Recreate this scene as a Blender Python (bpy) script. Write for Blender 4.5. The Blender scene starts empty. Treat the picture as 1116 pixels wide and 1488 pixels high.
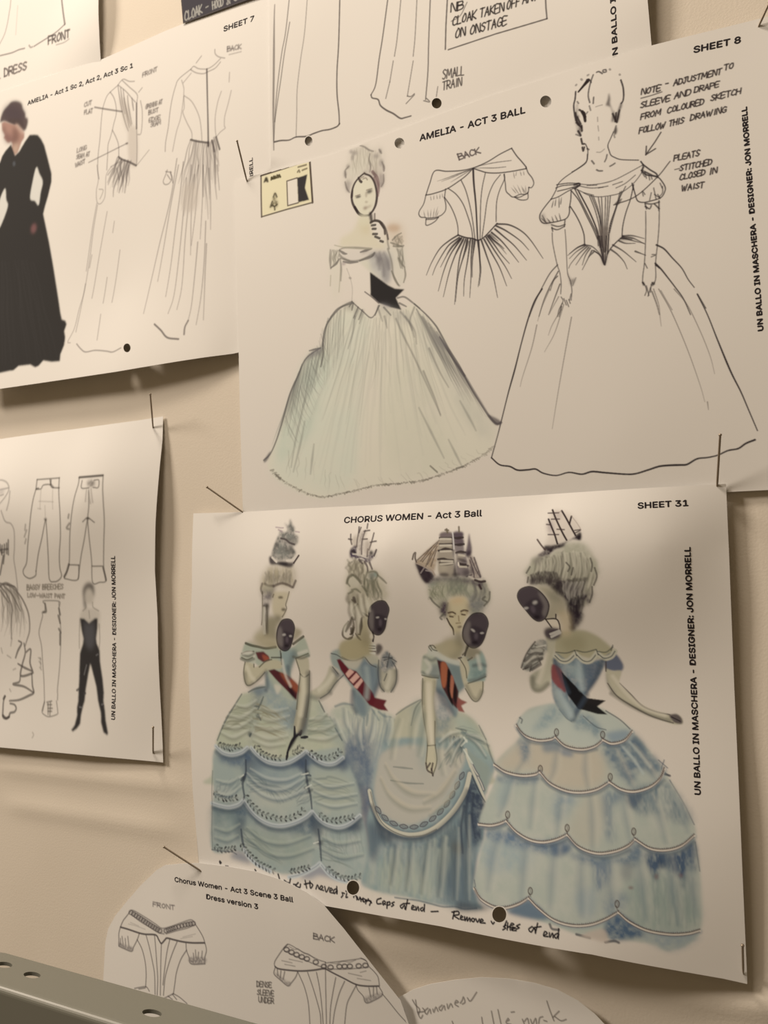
import bpy, bmesh, math, random
import numpy as np
from mathutils import Vector, Matrix, geometry

# ------------------------------------------------------------------ camera, light, exposure
# millimetres on the wall: X right, Z up, wall surface Y = 0, the room is at Y < 0
MM = 0.001
FPX, YAW, PITCH, ROLL, DIST = 1155.2, 0.4779, 0.0806, -0.0332, 374.73
IW, IH = 1116, 1488
_f = np.array([-math.sin(YAW)*math.cos(PITCH), math.cos(YAW)*math.cos(PITCH), math.sin(PITCH)])
_r0 = np.array([math.cos(YAW), math.sin(YAW), 0.0])
_u0 = np.cross(_r0, _f)
_R = math.cos(ROLL)*_r0 + math.sin(ROLL)*_u0
_U = -math.sin(ROLL)*_r0 + math.cos(ROLL)*_u0

scene = bpy.context.scene
COL = scene.collection
cd = bpy.data.cameras.new('camera')
cam = bpy.data.objects.new('camera', cd)
COL.objects.link(cam)
m = Matrix.Identity(4)
for i in range(3):
    m[i][0], m[i][1], m[i][2] = _R[i], _U[i], -_f[i]
m[1][3] = -DIST*MM
cam.matrix_world = m
cd.sensor_fit = 'VERTICAL'
cd.sensor_height = 36.0
cd.lens = FPX/IH*36.0
cd.clip_start = 0.01
cd.clip_end = 50
cd.dof.use_dof = True
cd.dof.focus_distance = 0.395
cd.dof.aperture_fstop = 18.0
scene.camera = cam

vs = scene.view_settings
vs.view_transform = 'Standard'
vs.look = 'None'
vs.gamma = 1.0
vs.use_curve_mapping = False
vs.exposure = 0.0
scene.cycles.use_denoising = True
scene.cycles.max_bounces = 6

wd = bpy.data.worlds.new('room_light')
scene.world = wd
wd.use_nodes = True
_bg = wd.node_tree.nodes['Background']
_bg.inputs[0].default_value = (1.0, 0.72, 0.42, 1)
_bg.inputs[1].default_value = AMBIENT = 0.15

def area_lamp(name, loc, target, size, power, col):
    ld = bpy.data.lights.new(name, 'AREA')
    ld.shape = 'RECTANGLE'
    ld.size, ld.size_y = size
    ld.energy = power
    ld.color = col
    o = bpy.data.objects.new(name, ld)
    COL.objects.link(o)
    o.location = loc
    d = Vector(target) - Vector(loc)
    o.rotation_euler = d.to_track_quat('-Z', 'Y').to_euler()
    return o
area_lamp('ceiling_lamp', (-0.34, -0.34, 1.0), (-0.2, 0, 0.0), (0.28, 0.10), 6.9, (1.0, 0.845, 0.68))
area_lamp('ceiling_lamp', (-2.35, -1.05, 1.55), (-0.2, 0, 0.0), (0.55, 0.45), 79, (1.0, 0.86, 0.71))
# ------------------------------------------------------------------ materials
def new_mat(name):
    mt = bpy.data.materials.new(name)
    mt.use_nodes = True
    return mt, mt.node_tree, mt.node_tree.nodes['Principled BSDF']

def lin(c):
    c = np.asarray(c, float)/255.0
    return np.where(c <= 0.04045, c/12.92, ((c+0.055)/1.055)**2.4)

PAPER = np.array([0.80, 0.795, 0.785])

def paper_mat():
    mt, nt, b = new_mat('paper')
    b.inputs['Base Color'].default_value = (*PAPER, 1)
    b.inputs['Roughness'].default_value = 0.85
    b.inputs['Specular IOR Level'].default_value = 0.15
    return mt
def print_mat():
    mt, nt, b = new_mat('printed_ink')
    a = nt.nodes.new('ShaderNodeVertexColor')
    a.layer_name = 'pigment'
    nt.links.new(a.outputs['Color'], b.inputs['Base Color'])
    b.inputs['Roughness'].default_value = 0.85
    b.inputs['Specular IOR Level'].default_value = 0.15
    return mt
def flat_mat(name, col, rough=0.6, spec=0.3, metal=0.0):
    mt, nt, b = new_mat(name)
    b.inputs['Base Color'].default_value = (*col, 1)
    b.inputs['Roughness'].default_value = rough
    b.inputs['Specular IOR Level'].default_value = spec
    b.inputs['Metallic'].default_value = metal
    return mt
M_PAPER, M_PRINT = paper_mat(), print_mat()
M_TYPE = flat_mat('black_type', (0.022, 0.018, 0.022), 0.8, 0.15)
M_PIN = flat_mat('pin_steel', (0.30, 0.25, 0.195), 0.4, 0.5, 0.5)
M_RAIL = flat_mat('grey_green_paint', (0.165, 0.165, 0.14), 0.42, 0.4)

# ------------------------------------------------------------------ picture <-> wall
def px_ray(x, y):
    x = np.asarray(x, float); y = np.asarray(y, float)
    a = (x-IW/2)/FPX; b = -(y-IH/2)/FPX
    return _f[:, None]*1.0 + _R[:, None]*a.ravel()[None] + _U[:, None]*b.ravel()[None]
def px_wall(x, y, h=0.0):
    """point (X, Z in mm) where the line of sight through x, y meets height h above the wall"""
    d = px_ray(x, y)
    t = (DIST-np.asarray(h, float).ravel())/d[1]
    return d[0]*t, d[2]*t
def px_point(x, y, h):
    X, Z = px_wall([x], [y], [h])
    return Vector((X[0]*MM, -h*MM, Z[0]*MM))

class TPS:
    """smooth height field through control points (mm)"""
    def __init__(self, X, Z, h, lam=2.0):
        self.p = np.stack([X, Z], 1)
        n = len(X)
        K = self.k(self.p, self.p) + lam*np.eye(n)
        P = np.concatenate([np.ones((n, 1)), self.p], 1)
        A = np.zeros((n+3, n+3))
        A[:n, :n] = K; A[:n, n:] = P; A[n:, :n] = P.T
        self.w = np.linalg.solve(A, np.concatenate([h, np.zeros(3)]))
    @staticmethod
    def k(a, b):
        r2 = ((a[:, None]-b[None])**2).sum(-1)
        return 0.5*r2*np.log(r2+1e-9)*1e-2
    def __call__(self, X, Z):
        q = np.stack([np.ravel(X), np.ravel(Z)], 1)
        out = np.empty(len(q))
        n = len(self.p)
        for i in range(0, len(q), 40000):
            c = q[i:i+40000]
            out[i:i+40000] = self.k(c, self.p)@self.w[:n] + self.w[n] + c@self.w[n+1:]
        return out

def nums(s):
    v = np.array([float(t) for t in s.replace(',', ' ').split()])
    return v.reshape(-1, 2)

def smooth(p, step=3.0, closed=False):
    """Catmull-Rom through the points, resampled about every step"""
    p = np.asarray(p, float)
    if len(p) < 3 and not closed:
        n = max(2, int(np.hypot(*(p[-1]-p[0]))/step)+1)
        t = np.linspace(0, 1, n)[:, None]
        return p[0]*(1-t)+p[-1]*t
    if closed:
        q = np.concatenate([p[-1:], p, p[:2]])
    else:
        q = np.concatenate([2*p[:1]-p[1:2], p, 2*p[-1:]-p[-2:-1]])
    out = []
    for i in range(1, len(q)-2):
        a, b, c, d = q[i-1], q[i], q[i+1], q[i+2]
        n = max(1, int(np.hypot(*(c-b))/step+0.5))
        t = (np.arange(n)/n)[:, None]
        out.append(0.5*((2*b)+(c-a)*t+(2*a-5*b+4*c-d)*t*t+(3*b-a-3*c+d)*t**3))
    if not closed:
        out.append(p[-1:])
    return np.concatenate(out)

def inside(X, Y, poly):
    """even-odd test on arrays"""
    r = np.zeros(X.shape, bool)
    x0, y0 = poly[-1]
    for x1, y1 in poly:
        if y0 != y1:
            c = (y0 > Y) != (y1 > Y)
            r ^= c & (X < (x1-x0)*(Y-y0)/(y1-y0)+x0)
        x0, y0 = x1, y1
    return r

def blur(a, sx, sy=None):
    sy = sx if sy is None else sy
    for ax, s in ((1, sx), (0, sy)):
        if s <= 0.05: continue
        n = int(3*s+1)
        k = np.exp(-0.5*(np.arange(-n, n+1)/s)**2); k /= k.sum()
        pad = [(0, 0)]*a.ndim; pad[ax] = (n, n)
        b = np.pad(a, pad, mode='edge')
        out = np.zeros_like(a)
        L = a.shape[ax]
        for i, w in enumerate(k):
            out += w*(b[i:i+L] if ax == 0 else b[:, i:i+L])
        a = out
    return a

def tag(o, label=None, cat=None, group=None, kind=None):
    if label: o['label'] = label
    if cat: o['category'] = cat
    if group: o['group'] = group
    if kind: o['kind'] = kind
    return o

def mesh_obj(name, verts, faces, mat, parent=None, smooth_shade=True):
    me = bpy.data.meshes.new(name)
    me.from_pydata([tuple(v) for v in verts], [], [tuple(f) for f in faces])
    me.update()
    if smooth_shade:
        me.polygons.foreach_set('use_smooth', [True]*len(me.polygons))
    me.materials.append(mat)
    o = bpy.data.objects.new(name, me)
    COL.objects.link(o)
    if parent: o.parent = parent
    return o

rng = np.random.default_rng(7)
INK = (38, 33, 34)

# plain grotesque lettering: the interface typeface that comes with Blender, else the built-in one
TYPE_FONT = None
try:
    import os
    TYPE_FONT = bpy.data.fonts.load(os.path.join(bpy.utils.system_resource('DATAFILES'), 'fonts', 'Inter.woff2'))
except Exception:
    TYPE_FONT = None

# ------------------------------------------------------------------ sheet of paper that carries a print
class Sheet:
    def __init__(self, name, outline, heights, holes=(), res=0.33, ref=(222, 205, 185), straight=True):
        """outline, heights and holes are read off the picture; everything is kept in wall mm"""
        self.ref = lin(ref)
        self.low = self.high = None
        self.tint = np.ones(3); self.gam = 1.0; self.wk = 1.0
        hp = np.array(heights, float)
        X, Z = px_wall(hp[:, 0], hp[:, 1], hp[:, 2])
        self.h = TPS(X, Z, hp[:, 2])
        self.out = self.at(outline)
        self.holes = []
        for (x, y, rx, ry) in holes:
            t = np.linspace(0, 2*math.pi, 28, endpoint=False)
            self.holes.append(self.at(np.stack([x+rx*np.cos(t), y+ry*np.sin(t)], 1)))
        self.res = res
        self.obj = self.build_sheet(name)
        lo = self.out.min(0); hi = self.out.max(0)
        self.x0, self.z1 = lo[0]-2, hi[1]+2
        self.nx = int((hi[0]+2-self.x0)/res)+1
        self.nz = int((self.z1-lo[1]+2)/res)+1
        self.c = np.zeros((self.nz, self.nx, 3), np.float32)      # premultiplied pigment
        self.a = np.zeros((self.nz, self.nx), np.float32)
        self.id = np.zeros((self.nz, self.nx), np.int16)
        self.parts = []
        self.fr = (0, 0, 1.0)
    def at(self, pts):
        pts = np.asarray(pts, float).reshape(-1, 2)
        h = np.full(len(pts), 2.0)
        for _ in range(4):
            X, Z = px_wall(pts[:, 0], pts[:, 1], h)
            h = self.h(X, Z)
        return np.stack([X, Z], 1)
    def build_sheet(self, name, step=3.5, thick=0.12):
        # boundary resampled, interior grid, constrained Delaunay, holes cut out
        loops = []
        for lp in [self.out]+self.holes:
            q = []
            st = 3.0 if lp is self.out else 99
            for a, b in zip(lp, np.roll(lp, -1, 0)):
                n = max(1, int(np.hypot(*(b-a))/st))
                for t in range(n): q.append(a+(b-a)*t/n)
            loops.append(np.array(q))
        v = list(np.concatenate(loops)); e = []; k = 0
        for lp in loops:
            n = len(lp)
            e += [(k+i, k+(i+1) % n) for i in range(n)]; k += n
        lo = self.out.min(0); hi = self.out.max(0)
        gx, gz = np.meshgrid(np.arange(lo[0]+1, hi[0], step), np.arange(lo[1]+1, hi[1], step))
        ok = inside(gx, gz, self.out)
        for hl in self.holes:
            ok &= ~inside(gx, gz, hl)
        g = np.stack([gx[ok], gz[ok]], 1)
        bd = np.concatenate(loops)
        keep = [p for p in g if ((bd-p)**2).sum(1).min() > 1.2**2]
        v += keep
        res = geometry.delaunay_2d_cdt([Vector(map(float, p)) for p in v], e, [], 0, 1e-5)
        vo = np.array([tuple(p) for p in res[0]])
        fo = []
        for f in res[2]:
            c = vo[list(f)].mean(0)[None]
            if not inside(c[:, 0], c[:, 1], self.out)[0]: continue
            if any(inside(c[:, 0], c[:, 1], hl)[0] for hl in self.holes): continue
            fo.append(f)
        h = self.h(vo[:, 0], vo[:, 1])
        co = np.stack([vo[:, 0], -h, vo[:, 1]], 1)*MM
        # faces must look into the room (-Y)
        def ok_dir(f):
            a, b, c = co[f[0]], co[f[1]], co[f[2]]
            return np.cross(b-a, c-a)[1] < 0
        fo = [tuple(f) if ok_dir(f) else tuple(f[::-1]) for f in fo]
        # front, back and cut edge each with vertices of their own, so that each shades cleanly
        n = len(co)
        bk = co+np.array([0, thick*MM, 0])
        cnt = {}
        for f in fo:
            for i in range(3):
                cnt[(f[i], f[(i+1) % 3])] = 1
        rim = [e_ for e_ in cnt if (e_[1], e_[0]) not in cnt]
        vv = [co, bk]; ff = list(fo)+[tuple(n+i for i in f[::-1]) for f in fo]
        k = 2*n; ex = []
        for i, j in rim:
            ex += [co[i], co[j], bk[j], bk[i]]
            ff.append((k+1, k, k+3, k+2)); k += 4
        allv = np.concatenate([co, bk, np.array(ex)])
        o = mesh_obj(name, allv, ff, M_PAPER)
        gx_ = (self.h(vo[:, 0]+.5, vo[:, 1])-self.h(vo[:, 0]-.5, vo[:, 1]))
        gz_ = (self.h(vo[:, 0], vo[:, 1]+.5)-self.h(vo[:, 0], vo[:, 1]-.5))
        nm = np.stack([-gx_, -np.ones(n), -gz_], 1); nm /= np.linalg.norm(nm, axis=1)[:, None]
        q_ = np.array(ex).reshape(-1, 4, 3)
        rn = np.cross(q_[:, 1]-q_[:, 0], q_[:, 3]-q_[:, 0]); rn = -rn/(np.linalg.norm(rn, axis=1)[:, None]+1e-12)
        nn_ = np.concatenate([nm, -nm, np.repeat(rn, 4, 0)])
        o.data.normals_split_custom_set_from_vertices([tuple(v) for v in nn_])
        return o
    # ---- painting
    def F(self, x, y, s):
        """read the following coordinates off an enlargement: origin x, y and scale s"""
        self.fr = (x, y, s)
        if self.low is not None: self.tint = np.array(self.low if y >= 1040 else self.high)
        return self
    def pts(self, s):
        p = nums(s) if isinstance(s, str) else np.asarray(s, float)
        return p/self.fr[2]+np.array(self.fr[:2])
    def cells(self, px):
        m_ = self.at(px)
        return np.stack([(m_[:, 0]-self.x0)/self.res, (self.z1-m_[:, 1])/self.res], 1)
    def scale(self, px):
        c = np.mean(px, 0)
        q = self.cells(np.array([c, c+[4, 0], c+[0, 4]]))
        return (np.hypot(*(q[1]-q[0]))+np.hypot(*(q[2]-q[0])))/8
    def col(self, c):
        c = np.array(c, float)
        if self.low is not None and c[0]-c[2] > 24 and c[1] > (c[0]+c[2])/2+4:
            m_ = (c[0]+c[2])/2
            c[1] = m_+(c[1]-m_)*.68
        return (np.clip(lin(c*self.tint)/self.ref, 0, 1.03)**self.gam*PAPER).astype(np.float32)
    def over(self, x0, y0, cov, c):
        h, w = cov.shape
        X0, Y0 = max(0, x0), max(0, y0)
        X1, Y1 = min(self.nx, x0+w), min(self.nz, y0+h)
        if X1 <= X0 or Y1 <= Y0: return
        cv = cov[Y0-y0:Y1-y0, X0-x0:X1-x0].astype(np.float32)
        k = c if c.ndim == 1 else c[Y0-y0:Y1-y0, X0-x0:X1-x0]
        sl = (slice(Y0, Y1), slice(X0, X1))
        self.c[sl] = self.c[sl]*(1-cv[..., None])+k*cv[..., None]
        self.a[sl] = self.a[sl]*(1-cv)+cv
    def s(self, pts, w=1.3, c=INK, a=0.8, tp=None, soft=1.3, cl=False, raw=False):
        """one pen or brush stroke; w in picture pixels"""
        px = self.pts(pts)
        k = self.scale(px)
        p = self.cells(px)
        if not raw: p = smooth(p, 2.0, cl)
        if cl: p = np.concatenate([p, p[:1]])
        n = len(p)
        t = np.linspace(0, 1, n)
        ws = np.full(n, float(w)) if not hasattr(w, '__len__') else np.interp(t, np.linspace(0, 1, len(w)), w)
        if tp: ws = ws*np.interp(t, [0, .5, 1], [tp[0], 1, tp[1]])
        al = np.clip(ws/0.9, 0, 1)
        ws = ws*self.wk
        rs = np.maximum(ws*k/2, 0.3)
        sf = max(0.8, soft*k)
        R_ = rs.max()+sf+1
        x0, y0 = int(p[:, 0].min()-R_), int(p[:, 1].min()-R_)
        W_, H_ = int(p[:, 0].max()+R_)+2-x0, int(p[:, 1].max()+R_)+2-y0
        if W_*H_ > 3e6: return
        buf = np.zeros((H_, W_), np.float32)
        for i in range(n-1):
            ax, ay = p[i]; bx, by = p[i+1]
            r = rs[i]; m_ = r+sf
            i0, i1 = int(min(ax, bx)-m_)-x0, int(max(ax, bx)+m_)+2-x0
            j0, j1 = int(min(ay, by)-m_)-y0, int(max(ay, by)+m_)+2-y0
            i0 = max(i0, 0); j0 = max(j0, 0)
            gx = np.arange(i0, i1)+x0-ax; gy = (np.arange(j0, j1)+y0-ay)[:, None]
            dx, dy = bx-ax, by-ay
            L = dx*dx+dy*dy+1e-9
            u = np.clip((gx*dx+gy*dy)/L, 0, 1)
            d = np.sqrt((gx-u*dx)**2+(gy-u*dy)**2)
            cv = np.clip((r+sf*0.5-d)/sf, 0, 1)*al[i]
            b = buf[j0:j1, i0:i1]
            np.maximum(b, cv[:b.shape[0], :b.shape[1]], out=b)
        self.over(x0, y0, buf*min(1, a*self.wk), self.col(c))
    def ss(self, many, **k):
        """several strokes parted by ;"""
        for q in many.split(';'):
            if q.strip(): self.s(q, **k)
    def mask(self, pts, soft=1.0, raw=True):
        px = self.pts(pts)
        k = self.scale(px)
        p = self.cells(px)
        if not raw: p = smooth(p, 3.0, True)
        e = int(3*soft*k+2)
        x0, y0 = int(p[:, 0].min())-e, int(p[:, 1].min())-e
        W_, H_ = int(p[:, 0].max())+e+1-x0, int(p[:, 1].max())+e+1-y0
        gx, gy = np.meshgrid(np.arange(W_)+x0, np.arange(H_)+y0)
        mk = np.zeros((H_, W_), np.float32)
        for ox, oy in ((-.25, -.25), (.25, -.25), (-.25, .25), (.25, .25)):
            mk += inside(gx+ox, gy+oy, p)*0.25
        return x0, y0, blur(mk, soft*k), k
    def f(self, pts, c=INK, a=1.0, soft=0.6, raw=False, noise=0.0, nsc=6.0, st=None):
        """filled patch; noise mottles the wash, st=(dx,dy) draws the mottling out along a direction"""
        x0, y0, mk, k = self.mask(pts, soft, raw)
        if noise:
            n_ = self.noise(mk.shape, nsc*k*1.6, st)
            mk = mk*np.clip(1-noise+2*noise*n_, 0, 1.3)
        self.over(x0, y0, np.clip(mk*a, 0, 1), self.col(c))
    def noise(self, sh, sc, st=None):
        h, w = sh
        def one(sx, sy):
            g = rng.random((int(h/sy)+3, int(w/sx)+3)).astype(np.float32)
            yi = np.arange(h)/sy; xi = np.arange(w)/sx
            y0 = yi.astype(int); x0 = xi.astype(int)
            fy = yi-y0; fx = xi-x0
            fy = (fy*fy*(3-2*fy))[:, None]; fx = (fx*fx*(3-2*fx))[None]
            return ((g[y0][:, x0]*(1-fx)+g[y0][:, x0+1]*fx)*(1-fy)+(g[y0+1][:, x0]*(1-fx)+g[y0+1][:, x0+1]*fx)*fy)
        if st: return np.clip((one(sc*st[0], sc*st[1])*.6+one(sc*st[0]*.45, sc*st[1]*.45)*.4-.5)*1.5+.5, 0, 1)
        return np.clip((one(sc, sc)*.55+one(sc*.45, sc*.45)*.3+one(sc*.2, sc*.2)*.15-.5)*1.6+.5, 0, 1)
    def b(self, x, y, rx, ry, rot=0, c=INK, a=0.6):
        """soft dab"""
        t = np.linspace(0, 2*math.pi, 14, endpoint=False)
        cr, sr = math.cos(math.radians(rot)), math.sin(math.radians(rot))
        q = np.stack([x+rx*np.cos(t)*cr-ry*np.sin(t)*sr, y+rx*np.cos(t)*sr+ry*np.sin(t)*cr], 1)
        self.f(q, c, a, soft=min(rx, ry)/self.fr[2]*0.45, raw=True)
    def bb(self, many, c=INK, a=0.6):
        for q in many.split(';'):
            v = [float(t) for t in q.replace(',', ' ').split()]
            if len(v) >= 4: self.b(*v, c=c, a=a) if len(v) == 5 else self.b(*v, 0, c=c, a=a)
    def hatch(self, A, B, n, w=1.0, c=INK, a=0.4, jit=2.0, cut=(0, 0), bow=0.0, tp=(.8, .3)):
        """n strokes from line A to line B (two polylines), each a little different"""
        PA = smooth(self.pts(A), 1.0); PB = smooth(self.pts(B), 1.0)
        fr = self.fr; self.fr = (0, 0, 1.0)
        for i in range(n):
            t = min(1, max(0, (i+rng.uniform(.1, .9))/n))
            p = PA[int(t*(len(PA)-1))]; q = PB[int(t*(len(PB)-1))]
            u, v = rng.uniform(0, cut[0]), 1-rng.uniform(0, cut[1])
            d = q-p; nn = np.array([-d[1], d[0]])*bow*rng.uniform(.6, 1.4)
            pp = [p+d*s_+nn*(4*s_*(1-s_))+rng.normal(0, jit*.35, 2) for s_ in np.linspace(u, v, 5)]
            self.s(np.array(pp), w*rng.uniform(.6, 1.3), c, a*rng.uniform(.5, 1.2), tp, soft=max(1.3, w*.95))
        self.fr = fr
    def trim(self, pts, loops='', w=3.4, c=(182, 174, 160), line=(96, 88, 90), bead=(88, 76, 70)):
        """corded edge of a flounce: pale band, dark lower line, small beads along the top"""
        p = smooth(self.pts(pts), 1.5)
        fr = self.fr; self.fr = (0, 0, 1.0)
        o = np.array([0, 1.0])
        self.s(p+o*1.2, w*1.9, (118, 126, 130), .35, soft=4)
        self.s(p, w, c, .9)
        self.s(p+o*(w*.55+.3), 1.2, line, .7)
        self.s(p-o*(w*.5), 1.3, bead, .75)
        for q in p[::2]:
            self.s(np.array([q-o*(w*.5+.2), q-o*(w*.5+1.3)+rng.normal(0, .3, 2)]), 1.2, bead, .45, raw=True)
        self.fr = fr
        for lp in loops.split(';'):
            v = [float(t) for t in lp.replace(',', ' ').split()]
            if len(v) == 2:
                x, y = v; k = self.fr[2]
                t = np.linspace(-.3, 2*math.pi+.2, 16)
                self.s(np.stack([x+4.6*k*.8*np.sin(t)*.8, y-6.5*k*.8*np.cos(t)], 1), 1.4, bead, .75)
                self.s(np.array([[x, y-3*k], [x+.5*k, y+2*k]]), 1.2, bead, .5)
                self.s(np.array([[x-1*k, y+3*k], [x+.2*k, y+8*k]]), 1.6, bead, .5)
    def leaves(self, pts, n, size=3.2, c=(74, 74, 72), a=.75, spread=2.6):
        """garland of small painted leaves along a curve"""
        p = smooth(self.pts(pts), 1.0)
        fr = self.fr; self.fr = (0, 0, 1.0)
        for i in range(n):
            t = (i+.5)/n*(len(p)-2)
            q = p[int(t)]; d = p[int(t)+1]-q; d = d/(np.hypot(*d)+1e-9); nn = np.array([-d[1], d[0]])
            for sg in (-1, 1):
                b_ = q+nn*sg*spread*.35+rng.normal(0, .4, 2)
                e_ = b_+(d*.75+nn*sg*.8)*size*rng.uniform(.7, 1.2)
                self.s(np.array([b_, (b_+e_)/2+nn*sg*.3, e_]), [1.0, 2.3, .8], c, a*rng.uniform(.6, 1.1), raw=True)
        self.s(p, .9, c, .3)
        self.fr = fr
    def fold(self, many, w=5.0, dark=(120, 116, 102), light=(176, 171, 154), a=.45, d=(0, -1)):
        """soft painted fold: a shaded stroke with a light one beside it"""
        for q in many.split(';'):
            if not q.strip(): continue
            p = nums(q); o = np.array(d, float)*w*.75*self.fr[2]
            self.s(p, [w*.4, w, w*.3], dark, a, soft=w*.9)
            self.s(p+o, [w*.2, w*.7, w*.2], light, a*.9, soft=w*.7)
    def soften(self, sg=0.6):
        self.c = blur(self.c, sg); self.a = blur(self.a, sg)
    # ---- parts
    def part(self, name, poly, label=None, under=None):
        """cells painted inside poly become the part called name; under = index of the part it belongs to"""
        self.parts.append([name, label, under])
        i = len(self.parts)
        px = self.pts(poly)
        p = self.cells(px)
        x0, y0 = np.maximum(p.min(0).astype(int)-1, 0)
        x1, y1 = p.max(0).astype(int)+2
        x1 = min(x1, self.nx); y1 = min(y1, self.nz)
        if x1 <= x0 or y1 <= y0: return i
        gx, gy = np.meshgrid(np.arange(x0, x1), np.arange(y0, y1))
        mk = inside(gx, gy, p)
        self.id[y0:y1, x0:x1][mk] = i
        return i
    def finish(self, default='drawn_lines', lift=0.03):
        # nothing is printed past the paper's edge or over a punched hole
        gx, gy = np.meshgrid(np.arange(self.nx)*self.res+self.x0, self.z1-np.arange(self.nz)*self.res)
        c_ = self.out.mean(0)
        ok = inside(gx, gy, self.out)
        ok &= ~(blur((~ok).astype(np.float32), 1.0) > 0.02)
        for hl in self.holes: ok &= ~inside(gx, gy, c_*0+hl.mean(0)+(hl-hl.mean(0))*1.05)
        vis = (self.a > 0.02)
        face = vis[:-1, :-1] | vis[1:, :-1] | vis[:-1, 1:] | vis[1:, 1:]
        face &= ok[:-1, :-1] & ok[1:, :-1] & ok[:-1, 1:] & ok[1:, 1:]
        # stray strokes join the drawing they lie next to
        top = np.arange(len(self.parts)+1)
        for i, p_ in enumerate(self.parts):
            if p_[2]: top[i+1] = p_[2]
        idn = self.id.copy()
        for _ in range(60):
            z = idn == 0
            for sy, sx in ((0, 1), (0, -1), (1, 0), (-1, 0)):
                r_ = np.roll(idn, (sy, sx), (0, 1))
                t_ = z & (idn == 0) & (r_ > 0)
                idn[t_] = top[r_[t_]]
        fid = idn[:-1, :-1]
        edge = np.zeros_like(self.a)
        fw = face.astype(np.float32)
        edge[1:-1, 1:-1] = np.minimum(np.minimum(fw[:-1, :-1], fw[1:, 1:]), np.minimum(fw[:-1, 1:], fw[1:, :-1]))*np.maximum(self.a[1:-1, 1:-1], .06)
        colour = self.c+PAPER.astype(np.float32)*(1-self.a[..., None])
        objs = {}
        todo = [(i+1, *p) for i, p in enumerate(self.parts)]+[(0, default, None, None)]
        vid = np.arange(self.nx*self.nz).reshape(self.nz, self.nx)
        for i, name, label, under in todo:
            mk = face & (fid == i)
            if not mk.any(): continue
            q = np.stack([vid[:-1, :-1][mk], vid[1:, :-1][mk], vid[1:, 1:][mk], vid[:-1, 1:][mk]], 1)
            used, inv = np.unique(q, return_inverse=True)
            q = inv.reshape(-1, 4)
            jj, ii = used//self.nx, used % self.nx
            X = self.x0+ii*self.res; Z = self.z1-jj*self.res
            al_ = np.clip(edge[jj, ii]/0.12, 0, 1)
            co = np.stack([X, -(self.h(X, Z)+lift*(al_*1.3-.3)), Z], 1)*MM
            me = bpy.data.meshes.new(name)
            me.vertices.add(len(co)); me.vertices.foreach_set('co', co.ravel())
            me.loops.add(q.size); me.loops.foreach_set('vertex_index', q.ravel().astype(np.int32))
            me.polygons.add(len(q))
            me.polygons.foreach_set('loop_start', np.arange(0, q.size, 4, dtype=np.int32))
            me.update(calc_edges=True)
            me.polygons.foreach_set('use_smooth', np.ones(len(q), bool))
            e_ = .5
            gx_ = self.h(X+e_, Z)-self.h(X-e_, Z); gz_ = self.h(X, Z+e_)-self.h(X, Z-e_)
            nm = np.stack([-gx_, -np.ones(len(X)), -gz_], 1); nm /= np.linalg.norm(nm, axis=1)[:, None]
            me.normals_split_custom_set_from_vertices(nm.tolist())
            at = me.color_attributes.new('pigment', 'FLOAT_COLOR', 'POINT')
            cc = np.concatenate([colour[jj, ii], np.ones((len(jj), 1), np.float32)], 1)
            at.data.foreach_set('color', cc.ravel())
            me.materials.append(M_PRINT)
            o = bpy.data.objects.new(name, me)
            COL.objects.link(o)
            objs[i] = o
            if label: o['label'] = label
        for i, name, label, under in todo:
            if i in objs:
                objs[i].parent = objs[under] if under in objs else self.obj
        return objs
    # ---- printed type: a real text outline laid on the sheet
    def type(self, text, p0, p1, cap, name='printed_line', weight=0.0, mat=None, label=None, lift=0.05):
        """baseline from p0 to p1 (picture), cap height in picture pixels"""
        cu = bpy.data.curves.new(name, 'FONT')
        if TYPE_FONT: cu.font = TYPE_FONT
        cu.body = text; cu.size = 1.0; cu.resolution_u = 3
        tmp = bpy.data.objects.new(name, cu)
        COL.objects.link(tmp)
        dg = bpy.context.evaluated_depsgraph_get(); dg.update()
        me = bpy.data.meshes.new_from_object(tmp.evaluated_get(dg))
        bpy.data.objects.remove(tmp); bpy.data.curves.remove(cu)
        n = len(me.vertices)
        co = np.empty(n*3); me.vertices.foreach_get('co', co); co = co.reshape(-1, 3)
        P = self.pts(np.array([p0, p1], float))
        A = self.at(P)
        d = A[1]-A[0]; L = np.hypot(*d); d /= L
        nrm = np.array([-d[1], d[0]])
        # letter height: measured in the picture along the direction that is 'up' on the paper
        mid = P.mean(0)
        q = self.at(np.array([mid, mid+[2, 0], mid+[0, 2]]))
        J = np.stack([(q[1]-q[0])/2, (q[2]-q[0])/2], 1)
        hmm = cap/self.fr[2]/np.hypot(*np.linalg.solve(J, nrm))
        lo, hi = co[:, 0].min(), co[:, 0].max()
        capu = 0.727
        u = (co[:, 0]-lo)/(hi-lo)*L
        v = co[:, 1]/capu*hmm
        X = A[0][0]+d[0]*u+nrm[0]*v; Z = A[0][1]+d[1]*u+nrm[1]*v
        out = np.stack([X, -(self.h(X, Z)+lift), Z], 1)*MM
        tri = [tuple(p.vertices) for p in me.polygons]
        bpy.data.meshes.remove(me)
        vv, ff = [], []
        for q, (ox, oz) in enumerate(((-weight, 0), (weight, 0), (0, weight), (0, -weight)) if weight else ((0, 0),)):
            vv.append(out+np.array([ox, -.002*q, oz])*MM)
            ff += [tuple(i+q*n for i in t) for t in tri]
        o = mesh_obj(name, np.concatenate(vv), ff, mat or M_TYPE, None, False)
        me = o.data
        o.parent = self.obj
        if label: o['label'] = label
        return o
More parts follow.
